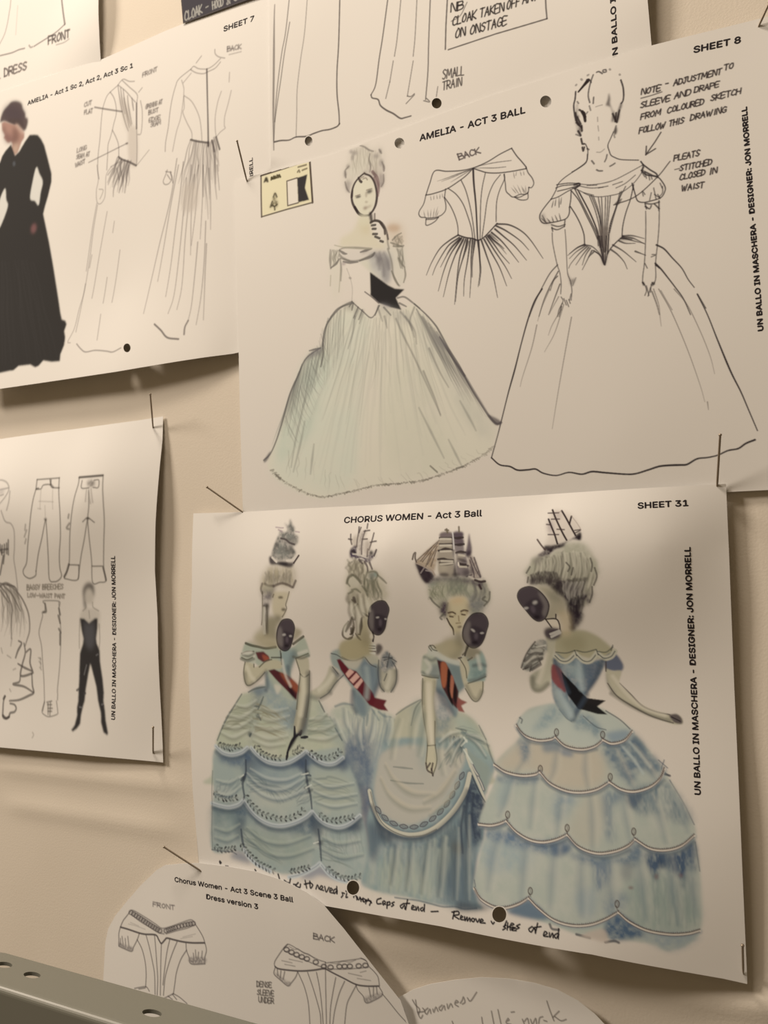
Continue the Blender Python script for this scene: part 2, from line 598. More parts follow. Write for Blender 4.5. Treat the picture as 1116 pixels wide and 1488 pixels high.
    # ---- handwriting with a single-line alphabet
    def write(self, text, p0, p1, size, w=1.2, c=INK, a=0.85, slant=0.0, jit=0.05, up=None):
        """capitals written along p0-p1, size = letter height (enlargement pixels)"""
        P0, P1 = np.array(p0, float), np.array(p1, float)
        d = P1-P0; L = np.hypot(*d); d = d/L
        n_ = np.array([d[1], -d[0]]) if up is None else np.array(up, float)
        adv = sum(GLYPH_W.get(ch, 0.7) for ch in text)
        k = L/adv
        x = 0.0
        for ch in text:
            gw = GLYPH_W.get(ch, 0.7)
            for st in GLYPH.get(ch, ()):
                q = np.array(st, float)
                q = q+rng.normal(0, jit, q.shape)*[0.6, 0.6]
                pp = P0+d*((x+q[:, :1]*gw*0.78+q[:, 1:]*slant)*k)+n_*(q[:, 1:]*size)
                self.s(pp, w*1.3, c, min(1, a*1.1), raw=(len(q) < 4))
            x += gw

def _g(s):
    return [[(float(a), float(b)) for a, b in (t.split(',') for t in st.split())] for st in s.split('|')]
GLYPH = {k: _g(v) for k, v in {
 'A': '0,0 .45,1 1,0|.2,.38 .8,.38', 'B': '0,0 0,1|0,1 .8,.95 .8,.6 0,.52|0,.52 .95,.45 .95,.05 0,0',
 'C': '1,.85 .5,1 .05,.6 .1,.15 .55,0 1,.12', 'D': '0,0 0,1|0,1 .7,.9 1,.5 .7,.08 0,0', 'E': '1,1 0,1 0,0 1,0|0,.5 .8,.5',
 'F': '1,1 0,1 0,0|0,.5 .8,.5', 'G': '1,.85 .5,1 .05,.6 .1,.15 .55,0 1,.15 1,.45 .6,.45', 'H': '0,0 0,1|1,0 1,1|0,.5 1,.5',
 'I': '.5,0 .5,1', 'J': '.2,1 1,1|.6,1 .6,.15 .3,0 0,.2', 'K': '0,0 0,1|.95,1 0,.45 1,0', 'L': '0,1 0,0 .95,0',
 'M': '0,0 .1,1 .5,.3 .9,1 1,0', 'N': '0,0 0,1 1,0 1,1', 'O': '.5,1 .05,.6 .15,.1 .6,0 1,.45 .8,.92 .5,1',
 'P': '0,0 0,1|0,1 .85,.95 .9,.55 0,.45', 'Q': '.5,1 .05,.6 .15,.1 .6,0 1,.45 .8,.92 .5,1|.6,.3 1,-.1',
 'R': '0,0 0,1|0,1 .85,.95 .85,.55 0,.48|.3,.48 1,0', 'S': '1,.88 .5,1 .1,.78 .5,.52 .95,.28 .5,0 0,.12', 'T': '0,1 1,1|.5,1 .5,0',
 'U': '0,1 .05,.2 .5,0 .95,.2 1,1', 'V': '0,1 .5,0 1,1', 'W': '0,1 .25,0 .5,.7 .75,0 1,1', 'X': '0,1 1,0|1,1 0,0', 'Y': '0,1 .5,.5|1,1 .3,0',
 'Z': '0,1 1,1 0,0 1,0', '-': '.1,.45 .9,.5', ' ': '', '&': '1,0 .3,.75 .5,1 .7,.78 .1,.2 .4,0 .9,.4', '.': '.3,0 .5,.06', '3': '0,.9 .5,1 .8,.8 .4,.55 .9,.3 .5,0 0,.1',
 '/': '0,0 1,1', ':': '.4,.2 .5,.25|.4,.7 .5,.75'}.items() if v}
GLYPH_W = {'I': 0.45, ' ': 0.55, '-': 0.8, 'M': 1.0, 'W': 1.0, '.': 0.4, 'J': .65, 'E': .66, 'L': .66, 'F': .64}
# ------------------------------------------------------------------ the wall
def wall_mat():
    mt, nt, b = new_mat('cream_wall')
    tc = nt.nodes.new('ShaderNodeTexCoord')
    n1 = nt.nodes.new('ShaderNodeTexNoise'); n1.inputs['Scale'].default_value = 900
    n1.inputs['Detail'].default_value = 4
    n2 = nt.nodes.new('ShaderNodeTexNoise'); n2.inputs['Scale'].default_value = 14
    rp = nt.nodes.new('ShaderNodeValToRGB')
    rp.color_ramp.elements[0].color = (0.70, 0.645, 0.565, 1)
    rp.color_ramp.elements[1].color = (0.76, 0.705, 0.625, 1)
    bp = nt.nodes.new('ShaderNodeBump'); bp.inputs['Strength'].default_value = 0.12
    bp.inputs['Distance'].default_value = 0.0006
    L = nt.links.new
    L(tc.outputs['Object'], n1.inputs['Vector']); L(tc.outputs['Object'], n2.inputs['Vector'])
    L(n2.outputs['Fac'], rp.inputs['Fac']); L(rp.outputs['Color'], b.inputs['Base Color'])
    L(n1.outputs['Fac'], bp.inputs['Height']); L(bp.outputs['Normal'], b.inputs['Normal'])
    b.inputs['Roughness'].default_value = 0.9
    b.inputs['Specular IOR Level'].default_value = 0.1
    return mt
RIDGES = [((0, 1116), (270, 1146), 5.0, .8, 0, 262), ((0, 1168), (280, 1212), 6.0, .8, 20, 250), ((1000, 1452), (1116, 1464), 6.0, 1.6, 1000, 1200), ((560, 1365), (900, 1420), 9.0, 1.0, 560, 840)]
def wall_h(X, Z):
    # the lining of the wall is not quite flat: shallow creases (mm)
    w = -1.0+0.25*np.sin(Z/31.0+X/70.0)*np.sin(X/47.0-Z/90.0)
    for (a, b, wd, am, x0, x1) in RIDGES:
        AX, AZ = px_wall([a[0], b[0]], [a[1], b[1]], [0, 0])
        EX, _ = px_wall([x0, x1], [1200, 1200], [0, 0])
        zc = AZ[0]+(AZ[1]-AZ[0])*(X-AX[0])/(AX[1]-AX[0])
        f = 1/(1+np.exp(-(X-EX[0]+6)/6))/(1+np.exp((X-EX[1])/6))
        w = w+am*f*np.exp(-((Z-zc)/wd)**2)
    return w
def build_wall():
    xs = np.concatenate([np.linspace(-1500, -560, 16), np.arange(-550, 151, 4.0), np.linspace(170, 1100, 16)])
    zs = np.concatenate([np.linspace(-900, -290, 12), np.arange(-280, 301, 3.5), np.linspace(320, 1700, 16)])
    gx, gz = np.meshgrid(xs, zs)
    co = np.stack([gx.ravel(), -wall_h(gx.ravel(), gz.ravel()), gz.ravel()], 1)*MM
    nx = len(xs); f = []
    for j in range(len(zs)-1):
        for i in range(nx-1):
            a = j*nx+i
            f.append((a, a+1, a+nx+1, a+nx))
    o = mesh_obj('wall_back', co, f, wall_mat())
    md = o.modifiers.new('thickness', 'SOLIDIFY'); md.thickness = 0.03; md.offset = -1.0
    tag(o, kind='structure')
build_wall()

# ------------------------------------------------------------------ the sheets
R_TOP = (232, 214, 198)
dress = Sheet('costume_sheet', [(-60, -320), (143, -320), (143, -60), (143, 0), (144, 45), (147, 100), (60, 140), (-60, 182)],
    [(-60, -320, 1), (143, -320, 1.2), (40, -200, 1.2), (143, -150, 3), (-40, -60, 1), (0, 0, .8), (60, 60, .7), (60, 140, .5), (143, -60, 5), (143, 20, 5.2), (145, 60, 3.6), (147, 100, .6), (-40, 175, .5), (90, 0, 1.5)],
    res=0.4, ref=(238, 222, 204))
tag(dress.obj, 'white sheet with pencil dress hem and lettering, in the top left corner of the wall', 'paper sheet')

seven = Sheet('costume_sheet', [(-40, 151), (0, 134), (60, 114), (146, 87), (200, 63), (240, 45), (270, 33), (420, -22), (482, -45), (482, 480), (338, 514), (170, 540), (0, 565), (-40, 571)],
    [(-40, 151, 1.6), (0, 134, 1.5), (146, 87, 1.5), (240, 45, 1.3), (420, -22, 1.2), (100, 300, 1.6), (330, 300, .9), (430, 200, .8), (480, 100, .7), (480, 480, 1.0), (345, 400, 1.0),
     (0, 420, 2.6), (170, 430, 2.4), (0, 565, 9), (170, 540, 9.5), (300, 520, 6), (338, 514, 3.0), (250, 300, 1.3)],
    holes=[(184.5, 505.5, 5.2, 6.4)], res=0.4, ref=(236, 219, 203))
tag(seven.obj, 'white costume sheet numbered seven, with the photo of a woman in a long black dress', 'paper sheet')

cloak = Sheet('costume_sheet', [(393.5, -420), (930, -420), (940, -60), (941, 0), (948, 80), (948, 130), (700, 215), (393.5, 265)],
    [(397, -420, 2.0), (650, -420, 2.0), (935, -420, 2.0), (397, -200, 2.6), (650, -200, 2.6), (938, -200, 3.0), (397, -60, 3.0), (397, 30, 3.4), (397, 120, 3.0), (397, 200, 2.2), (397, 265, 1.9), (500, 60, 2.4), (448, 205, 2.1), (634, 150, 2.3), (700, 215, 2.0), (790, 100, 2.4),
     (941, 0, 4.5), (948, 66, 3.2), (948, 130, 2.2), (650, 0, 2.5), (940, -60, 4.5)],
    holes=[(634.5, 150, 7.2, 7.6), (448.5, 205, 5.6, 7.0)], res=0.33, ref=(232, 213, 198))
tag(cloak.obj, 'white sheet with cloak outlines and a boxed handwritten note, along the top edge', 'paper sheet')

eight = Sheet('costume_sheet', [(342, 263), (400, 246), (480, 225), (560, 196), (640, 166), (720, 137), (840, 99), (947, 66), (1060, 38), (1116, 24), (1190, 5), (1215, 350), (1216, 716), (1116, 712), (1055, 715), (800, 722), (560, 735), (353, 745), (347, 520)],
    [(342, 263, 2.6), (340, 360, 3.3), (347, 520, 3.6), (353, 743, 2.0), (448, 240, 3.0), (580, 208, 3.6), (793, 147, 3.8), (947, 66, 5.2), (1116, 24, 3.6), (1200, 5, 3.6),
     (520, 450, 4.0), (700, 450, 4.6), (1000, 400, 4.6), (1200, 350, 4.2), (560, 640, 3.4), (900, 640, 3.6), (560, 735, 2.0), (800, 722, 2.0), (1043, 704, 1.6), (1116, 712, 1.0), (1216, 716, 1.2)],
    holes=[(580.5, 208, 7.2, 7.8), (793, 147.5, 8.2, 8.6)], res=0.31, ref=(218, 200, 181))
tag(eight.obj, 'large white costume sheet numbered eight, with a pale green ball gown and its line drawings', 'paper sheet')

chorus = Sheet('costume_sheet', [(281, 746), (352, 744), (560, 733), (800, 718), (1000, 706), (1055, 703), (1060, 820), (1067, 1000), (1076, 1200), (1086, 1430), (1050, 1422), (860, 1387), (640, 1346), (470, 1316), (350, 1295), (291, 1284), (280, 1150), (274, 980), (279, 850)],
    [(281, 746, 2.9), (352, 744, 2.7), (560, 733, 3.6), (800, 718, 3.6), (1043, 704, 2.6), (1055, 703, 2.4), (281, 805, 4.6), (420, 802, 9.0), (560, 796, 10.8), (800, 788, 11.4), (960, 790, 9.4), (1058, 790, 2.6),
     (276, 980, 3.8), (420, 980, 4.0), (600, 980, 4.0), (800, 980, 4.4), (960, 980, 4.2), (1066, 980, 2.6), (291, 1284, 2.4), (291, 1254, 2.4), (400, 1290, 3.8), (470, 1316, 5.4), (640, 1346, 10), (860, 1387, 11.5), (1000, 1413, 6), (1086, 1430, 2.2),
     (285, 1120, 3.6), (600, 1130, 5.6), (850, 1180, 7.2), (1073, 1200, 3.6)],
    holes=[(513, 1290, 9.0, 10.4), (725.5, 1329, 10.2, 11.6)], res=0.30, ref=(172, 154, 128))
tag(chorus.obj, 'white costume sheet numbered thirty one, with four painted women in pale blue gowns', 'paper sheet')

trousers = Sheet('costume_sheet', [(-60, 649), (0, 638), (120, 622), (200, 611), (237, 605), (236, 640), (231, 690), (226, 760), (225, 830), (229, 900), (232, 1000), (237, 1108), (120, 1097), (0, 1086), (-60, 1080)],
    [(-60, 649, 2.2), (0, 638, 1.8), (120, 622, 1.3), (222, 622, .5), (237, 605, .6), (0, 735, 13.0), (120, 728, 12.0), (229, 712, 4.0), (-60, 745, 13), (226, 830, 4.2), (100, 930, 2.4), (0, 950, 2.4), (-60, 960, 2.4), (100, 830, 7.4), (0, 835, 8.0),
     (230, 950, 3.8), (100, 1020, 1.4), (0, 1020, 1.4), (-60, 1080, 3.2), (0, 1087, 3.2), (120, 1097, 2.8), (222, 1094, .8), (237, 1108, .9)],
    res=0.42, ref=(176, 158, 134))
tag(trousers.obj, 'white sheet with trouser drawings and a slim figure in black, at the left edge', 'paper sheet')

version = Sheet('costume_sheet', [(150, 1500), (150, 1425), (153, 1370), (157, 1350), (168, 1330), (185, 1309), (205, 1286), (228, 1264), (240, 1257), (262, 1255), (290, 1254), (330, 1259), (370, 1266), (410, 1279), (445, 1296), (472, 1317), (500, 1350), (540, 1401), (582, 1454), (594, 1488), (598, 1500)],
    [(150, 1500, 4), (150, 1425, 3.2), (157, 1350, 2.4), (205, 1286, 2.0), (240, 1257, 3.0), (290, 1254, 4.4), (292, 1266, 4.2), (330, 1259, 5.0), (410, 1279, 6.2), (472, 1317, 7.6), (500, 1350, 7.4), (540, 1401, 6.4), (582, 1454, 5.4), (598, 1500, 4.5), (400, 1400, 4.6), (300, 1360, 4.4), (330, 1480, 4.2), (250, 1320, 3.6)],
    res=0.34, ref=(192, 175, 157))
tag(version.obj, 'round topped white cut-out with front and back bodice drawings, beside the metal rail', 'paper sheet')

scrap = Sheet('paper_scrap', [(575, 1452), (600, 1438), (625, 1430), (660, 1424), (700, 1420), (740, 1422), (775, 1428), (810, 1438), (840, 1454), (865, 1474), (882, 1492), (890, 1510), (575, 1510), (575, 1480)],
    [(575, 1452, 2.2), (625, 1430, 3.0), (700, 1420, 3.4), (775, 1428, 3.6), (840, 1454, 3.4), (890, 1510, 3), (575, 1510, 2.2), (700, 1480, 3)],
    res=0.33, ref=(190, 172, 152))
tag(scrap.obj, 'torn white scrap with pencil handwriting, at the bottom edge of the wall', 'paper scrap')

card = Sheet('swatch_card', [(262, -190), (263, -60), (263, 0), (266, 34), (300, 22), (346, 5), (391, -11), (391, -230)],
    [(263, -190, 2.0), (391, -230, 2.0), (263, -60, 2.2), (263, 0, 2.2), (266, 34, 2.0), (346, 5, 2.2), (391, -11, 2.4), (391, -60, 2.4)], res=0.33, ref=(232, 213, 198))
tag(card.obj, 'dark blue black card with white handwriting, above the sheet numbered seven', 'card')

# ------------------------------------------------------------------ slotted metal shelf rails
def plate(name, poly, holes, thick, place, parent, bev=0.0):
    """flat plate with slots: poly and holes in its own plane (mm), place(u, v, w) -> wall mm"""
    loops = [np.array(poly, float)]+[np.array(h_, float) for h_ in holes]
    v = np.concatenate(loops); e = []; k = 0
    for lp in loops:
        n = len(lp); e += [(k+i, k+(i+1) % n) for i in range(n)]; k += n
    r = geometry.delaunay_2d_cdt([Vector(map(float, p_)) for p_ in v], e, [], 0, 1e-5)
    vo = np.array([tuple(p_) for p_ in r[0]]); fo = []
    for f in r[2]:
        c = vo[list(f)].mean(0)[None]
        if inside(c[:, 0], c[:, 1], loops[0])[0] and not any(inside(c[:, 0], c[:, 1], h_)[0] for h_ in loops[1:]):
            fo.append(tuple(f))
    n = len(vo); ff = []
    vv = [place(a, b_, 0) for a, b_ in vo]+[place(a, b_, -thick) for a, b_ in vo]
    ff += fo+[tuple(n+i for i in f[::-1]) for f in fo]
    ed = set()
    for f in fo:
        for i in range(3): ed.add((f[i], f[(i+1) % 3]))
    ff += [(j, i, n+i, n+j) for i, j in ed if (j, i) not in ed]
    o = mesh_obj(name, np.array(vv)*MM, ff, M_RAIL, parent, False)
    bm = bmesh.new(); bm.from_mesh(o.data); bmesh.ops.recalc_face_normals(bm, faces=bm.faces); bm.to_mesh(o.data); bm.free()
    return o

def shelf_rail(x0, x1, y_back, y_front, z, drop, slots, label, brackets):
    root = bpy.data.objects.new('metal_rail', None); COL.objects.link(root)
    root.location = (x0*MM, y_front*MM, z*MM); root.empty_display_size = 0.02
    tag(root, label, 'metal rail')
    def par(o): o.matrix_parent_inverse = root.matrix_basis.inverted()
    R = 3.0
    w = abs(y_back-y_front)-R
    c = 9.0
    top = [(x0, w), (x0, c*1.6), (x0+c*.4, c*.8), (x0+c*1.2, c*.2), (x0+c*2.2, 0), (x1, 0), (x1, w)]
    hl = []
    for (sx, sy, L_, W_) in slots:
        t = np.linspace(0, 2*math.pi, 24, endpoint=False)
        hl.append(np.stack([sx+np.cos(t)*L_/2, sy+np.sin(t)*W_/2], 1))
    par(plate('top_flange', top, hl, 1.8, lambda u, v_, q: (u, y_back-v_, z+q), root))
    # rolled edge and the upright face below it
    prof = [(y_front+R*(1-math.sin(a)), z-R*(1-math.cos(a))) for a in np.linspace(0, math.pi/2, 7)]
    prof += [(y_front, z-drop), (y_front+1.8, z-drop)]
    prof += [(y_front+R-(R-1.8)*math.sin(a), z-R+(R-1.8)*math.cos(a)) for a in np.linspace(math.pi/2, 0, 5)]
    n = len(prof)
    vv = [(x0, a, b_) for a, b_ in prof]+[(x1, a, b_) for a, b_ in prof]
    ff = [(i, (i+1) % n, n+(i+1) % n, n+i) for i in range(n)]+[tuple(range(n))[::-1], tuple(range(n, 2*n))]
    o = mesh_obj('front_flange', np.array(vv)*MM, ff, M_RAIL, root, False); par(o)
    bm = bmesh.new(); bm.from_mesh(o.data); bmesh.ops.recalc_face_normals(bm, faces=bm.faces); bm.to_mesh(o.data); bm.free()
    for bx in brackets:
        b_ = plate('bracket', [(0.2, 0), (y_front*-1-R-2, 0), (y_front*-1-R-2, -8), (18, -30), (0.2, -36)], [], 4.0, lambda u, v_, q: (bx+q, -u, z-2.0+v_), root); par(b_)
    return root
shelf_rail(-402, 220, -84.9, -110, -190, 60, [(-371, 9.0, 10.5, 5.2), (-348.5, 10.4, 10.5, 5.2), (-268.2, 12.2, 10.5, 5.2), (-188, 12.2, 10.5, 5.2), (-108, 12.2, 10.5, 5.2), (-28, 12.2, 10.5, 5.2)],
    'grey green slotted metal rail in front of the wall, in the bottom left corner', (45, 200))
# ------------------------------------------------------------------ dressmaking pins
def pin(foot, hf, head, hh, label, r=0.5):
    A, B = px_point(*foot, hf), px_point(*head, hh)
    d = (B-A).normalized()
    A = A-d*2.0*MM
    u = d.orthogonal().normalized(); v = d.cross(u)
    root = bpy.data.objects.new('dressmaking_pin', None); COL.objects.link(root)
    root.location = A
    root.empty_display_size = 0.01
    tag(root, label, 'pin', 'pins holding the sheets')
    def lathe(name, prof):
        vs_, fs = [], []
        n = 12
        for (s_, r_) in prof:
            for k in range(n):
                t = 2*math.pi*k/n
                vs_.append(d*s_+(u*math.cos(t)+v*math.sin(t))*r_*MM)
        for j in range(len(prof)-1):
            for k in range(n):
                fs.append((j*n+k, j*n+(k+1) % n, (j+1)*n+(k+1) % n, (j+1)*n+k))
        return mesh_obj(name, vs_, fs, M_PIN, root)
    L = (B-A).length
    lathe('shaft', [(0, .02), (2*MM, r*.8), (4*MM, r), (L, r)])
    lathe('head', [(L-.3*MM, .02), (L-.3*MM, r*1.2), (L, r*1.5), (L+.4*MM, r*1.3), (L+.6*MM, .02)])
PINS = [
 ((222.5, 622), .6, (218.5, 573), 14, 'steel pin standing in the upper right corner of the trouser sheet'),
 ((222.5, 1094), .9, (222.5, 1057), 10, 'steel pin in the lower right corner of the trouser sheet'),
 ((353, 744.5), 2.7, (301, 708), 10, 'slanting steel pin in the upper left corner of the sheet with four women'),
 ((1042, 706), 2.7, (1046.5, 632), 13, 'steel pin in the upper right corner of the sheet with four women'),
 ((1080, 1412), 3.2, (1079, 1374), 9, 'steel pin in the lower right corner of the sheet with four women'),
 ((291, 1265), 4.4, (238.5, 1231), 12, 'slanting steel pin at the top of the round topped cut-out'),
 ((358.5, 262), 3.0, (344.5, 205), 13, 'steel pin in the upper left corner of the sheet numbered eight'),
 ((1103, 37), 4.0, (1118, 4), 9, 'steel pin at the upper edge of the sheet numbered eight, far right'),
]
for p_ in PINS: pin(*p_)
# ------------------------------------------------------------------ sheet numbered eight: the ball gown
E = eight
E.wk = 1.12
K8 = (52, 42, 42)
# --- back view of the bodice
E.F(590, 180, 5.073)
E.ss('147 525 175 440 212 348 300 350 400 345 495 325 600 280 690 225 778 180;778 180 815 235 850 275 885 318 886 330', w=1.5, c=K8, a=.85)
E.ss('147 525 200 515 300 480 400 415 450 375 490 332;495 328 545 345 600 360 680 362 780 350 886 330', w=1.5, c=K8, a=.85)
E.ss('232 422 300 400 400 362 470 340;262 425 340 395 420 360 480 335;495 325 560 305 660 285 775 270;500 328 560 325 650 325 735 317;330 430 420 375 480 338', w=1.2, c=K8, a=.7, tp=(.5, .8))
E.s('495 330 500 440 515 600 528 850', w=[2.6, 2.4, 2.0, 2.0], c=K8, a=.95)
E.ss('406 415 440 490 470 600 492 720 508 850;310 475 370 520 420 590 455 680 482 770 492 845;585 362 562 470 550 600 546 850;695 375 640 450 600 560 580 700 560 840;725 370 725 410 690 490 668 580 664 720;283 540 330 610 365 690 382 760 384 820', w=1.3, c=K8, a=.82)
E.s('384 820 440 838 490 845 530 858 570 840 620 790 670 735', w=1.8, c=K8, a=.9)
E.ss('147 525 130 590 100 640 95 668 110 688 140 690 160 695 215 690 235 685 265 670 290 640 294 600 283 545;283 545 288 510 292 480', w=1.4, c=K8, a=.8)
E.ss('148 700 147 745 175 742 215 718 238 690;148 705 200 702 240 690;885 318 900 360 930 400 942 440 925 470 905 468;905 468 900 505 880 520 840 520 790 540 760 520 738 495 732 440 722 372;898 505 900 545 885 560 840 560 800 540;800 540 840 540 895 510', w=1.4, c=K8, a=.8)
E.ss('130 640 140 690;160 635 165 690;185 630 180 690;210 620 200 690;235 610 215 680;240 640 225 680;775 470 810 510;790 455 830 515;820 450 850 515;850 455 870 510;880 455 885 505;860 470 880 510;790 350 800 400;815 348 810 380;840 345 850 380;865 345 870 375;180 530 185 560;205 525 205 555;225 520 230 550;250 515 250 550;265 510 270 540', w=1.1, c=K8, a=.6, tp=(.4, .6))
E.f('222 385 205 395 190 680 230 690 238 690 215 740 150 742 148 700', c=(205, 188, 168), a=.0)
E.ss('384 820 320 860 250 920 190 1020 150 1115;392 838 320 890 270 960 220 1050 195 1115;400 845 340 910 300 970 255 1055;410 840 330 960 280 1080 238 1232;425 845 370 950 320 1090 275 1275;440 850 400 970 380 1100 358 1330;455 848 425 970 385 1120 365 1310;475 850 455 1000 430 1150 425 1270;490 852 480 1000 480 1110 470 1280;510 855 490 1000 488 1130;528 860 540 960 545 1090 532 1200;535 860 545 1000 552 1080 540 1190;556 860 590 960 640 1110 675 1280;575 850 630 950 690 1060 742 1195;590 835 650 930 730 1050 778 1140;600 825 650 890 700 960 762 1030;610 820 650 860 690 890 722 920;630 800 700 860 760 930 830 1020;655 775 720 830 800 900 888 1005;665 752 740 790 840 860 905 930;672 738 760 745 850 790 920 860 1010 992', w=[2.4, 1.8, 1.3, .8], c=K8, a=.82)
E.ss('395 850 340 900 300 960;405 850 350 930;420 860 370 960;450 860 440 940;500 860 495 950;460 870 420 1000;610 830 690 900 740 960;620 815 680 865', w=[3, 2, .6], c=K8, a=.6)
E.part('bodice_drawing', '40 130 1040 130 1040 1400 40 1400', 'ink drawing of the bodice seen from behind')
# --- the line drawing of the gown, seen from the front
E.F(820, 90, 7.971)
E.ss('205 208 195 200;135 270 140 265;270 155 280 150;640 145 645 150;525 85 532 90', w=2.6, c=K8, a=.5)
E.s('165 345 220 280 275 215', w=[2.6, 3.6, 5.5], c=(40, 28, 26), a=.95)
E.ss('260 205 300 215 310 240;335 150 310 220 285 320 278 400 295 470;340 410 335 480;375 120 400 112 440 135;450 95 480 90 485 115 455 120 445 105', w=2.0, c=K8, a=.75)
E.ss('655 210 680 290 688 380 680 450 660 480;132 345 125 430 110 500 118 600 135 680', w=2.2, c=K8, a=.85)
E.f('515 360 535 430 530 480 560 560 570 620 570 700 545 690 555 600 530 520 480 505 500 440', c=(62, 48, 46), a=.8, soft=1.2)
E.f('660 460 670 510 645 570 640 640 615 705 590 700 560 640 575 560 590 630 620 560', c=(58, 45, 44), a=.85, soft=1.2)
E.ss('560 600 600 690;640 560 610 700;600 590 590 690', w=2.4, c=(44, 32, 30), a=.8)
E.f('600 735 615 800 590 850 570 820 585 780', c=(46, 34, 32), a=.9, soft=1.0)
E.ss('575 850 585 875;600 740 580 800', w=2, c=K8, a=.5)
E.f('150 470 160 560 150 600 180 640 150 660 185 720 205 740 200 800 180 850 150 810 145 740 128 690 130 600', c=(70, 56, 52), a=.65, soft=1.5, noise=.5, nsc=2)
E.ss('140 700 200 760;150 640 190 720;160 800 190 850;200 740 205 800;175 555 210 580 240 620 245 690;210 570 235 600 240 640;130 590 145 680 170 730;195 890 210 950 230 950;210 990 220 1030 230 990', w=2.6, c=(50, 38, 36), a=.85)
E.ss('205 580 240 640;225 590 240 680', w=3.4, c=(40, 28, 26), a=.85)
E.ss('290 510 305 560;270 580 255 600;150 460 165 480;135 840 190 860', w=2, c=K8, a=.6)
E.ss('365 520 400 508 440 498;385 640 387 690;390 740 398 800;398 870 400 905;375 1045 420 1045 465 1010', w=1.3, c=K8, a=.45)
E.ss('570 810 540 880 505 965 520 1030 540 1080 580 1105 640 1128 720 1135 860 1138;245 950 270 1010 272 1070 262 1140 240 1180 170 1230 90 1275', w=1.4, c=K8, a=.85)
E.ss('265 1005 285 1015;495 1075 485 1120 468 1155', w=2.0, c=K8, a=.7)
E.ss('318 1145 345 1180;530 1208 555 1195 585 1175;375 1250 400 1262 440 1262', w=2.2, c=K8, a=.7)
E.F(760, 180, 4.292)
E.ss('402 190 395 235 340 280 260 335 220 375 205 415 175 470;210 380 280 370 350 372;205 400 250 385 340 378;215 420 280 405 340 385;175 470 220 455 280 420 350 385', w=1.4, c=K8, a=.85)
E.ss('320 380 345 372 355 380 330 400', w=2.6, c=K8, a=.85)
E.ss('350 375 420 380 500 370 570 350 650 310 750 255;310 400 360 420 410 445 470 455 540 448 610 430 680 380 730 320 755 270;340 385 420 400 500 395;400 385 460 382;560 380 620 360;580 400 640 370 700 320;470 400 530 388;380 430 440 445', w=1.3, c=K8, a=.75)
E.ss('735 235 750 260 740 290;750 255 790 285 830 310 840 330;738 290 770 318 840 328', w=2.0, c=K8, a=.85)
E.ss('745 290 800 320;760 300 840 335', w=2.2, c=K8, a=.6)
# pleated front of the bodice
E.ss('320 400 380 520 430 620 462 690 470 760;340 410 400 520 445 620 470 690 480 770;350 425 420 560 460 660 485 770;300 415 350 480 400 580 440 660 465 720', w=1.5, c=K8, a=.85)
E.ss('415 450 450 540 475 640 490 760;425 445 470 560 485 650 495 770;440 455 470 540 490 650 500 790;490 460 495 560 500 680 505 800;515 460 512 560 508 680 508 800;530 455 525 560 515 680 512 800;545 450 535 560 525 660 518 790;605 425 580 520 545 620 535 690 528 800;615 420 590 500 560 600 540 680;640 390 600 470 560 580 535 680;470 460 485 560 495 680', w=1.4, c=K8, a=.8)
E.f('468 690 485 640 530 640 538 690 530 810 512 880 490 850', c=(110, 95, 85), a=.6, soft=2, noise=.4, nsc=2, st=(.3, 3))
E.ss('468 700 485 780 508 880;535 690 528 800 512 880;478 700 500 860;490 700 506 870;520 700 512 870', w=1.5, c=K8, a=.85)
E.ss('440 790 480 820 505 875;528 810 545 780 580 740 625 700', w=1.8, c=K8, a=.85)
E.ss('295 515 330 570 360 630 380 690 384 745;690 380 670 470 640 560 622 640 618 700;300 420 298 470 290 520;680 370 690 410', w=1.5, c=K8, a=.88)
# sleeves, arms and hands
E.ss('175 470 150 500 120 540 105 570 108 600 130 620 180 615 230 605 270 590 288 560 290 520', w=1.6, c=K8, a=.85)
E.ss('120 570 140 610;115 590 150 620;150 590 170 615;200 570 215 605;225 560 235 600;180 580 190 610;190 480 180 520;205 470 200 510;225 460 225 520;240 460 235 500', w=1.6, c=K8, a=.7, tp=(.5, .7))
E.f('105 575 130 560 145 605 190 610 170 625 130 620', c=(70, 58, 54), a=.5, soft=2)
E.ss('178 630 220 640 262 628;180 650 215 660 258 640;180 645 185 670;262 600 258 640', w=1.8, c=K8, a=.75)
E.ss('182 680 185 740 200 820 215 885 230 930 238 1000 235 1060;262 660 268 740 272 830 278 930 295 980 305 1040 300 1100;238 1080 250 1100 245 1120;255 1090 270 1130;270 1100 285 1140;285 1095 295 1120;300 1060 290 1100', w=1.3, c=K8, a=.72)
E.f('280 930 300 970 330 960 310 1010 295 1000', c=(70, 58, 54), a=.6, soft=1.5)
E.ss('685 385 700 440 715 480 750 490 800 480 860 460 885 420 885 390 860 350 840 330', w=1.6, c=K8, a=.85)
E.ss('740 300 760 330;760 300 770 340;785 320 790 350;800 330 805 345;820 440 850 460;815 400 830 470;840 440 855 465;800 430 790 475;870 390 870 430 850 455;760 440 745 420 750 450;855 370 868 400', w=1.6, c=K8, a=.7)
E.ss('762 495 800 500 850 488;762 515 790 530 800 510;848 480 848 540;762 500 770 530;820 500 850 530', w=2.0, c=K8, a=.75)
E.ss('765 545 766 640 764 740 760 830 755 890 748 940 745 990;850 545 848 640 840 740 830 830 826 880;800 830 825 820;805 815 825 815;760 870 775 900;826 880 828 960 815 1000 805 990;745 990 760 1005 770 1040 760 1070;770 1010 785 1070;795 1020 780 1075;800 1000 795 1050', w=1.4, c=K8, a=.75)
E.f('742 985 755 985 760 1010 748 1010', c=(40, 30, 30), a=.9); E.f('803 985 822 985 825 1000 800 1015', c=(44, 34, 32), a=.8)
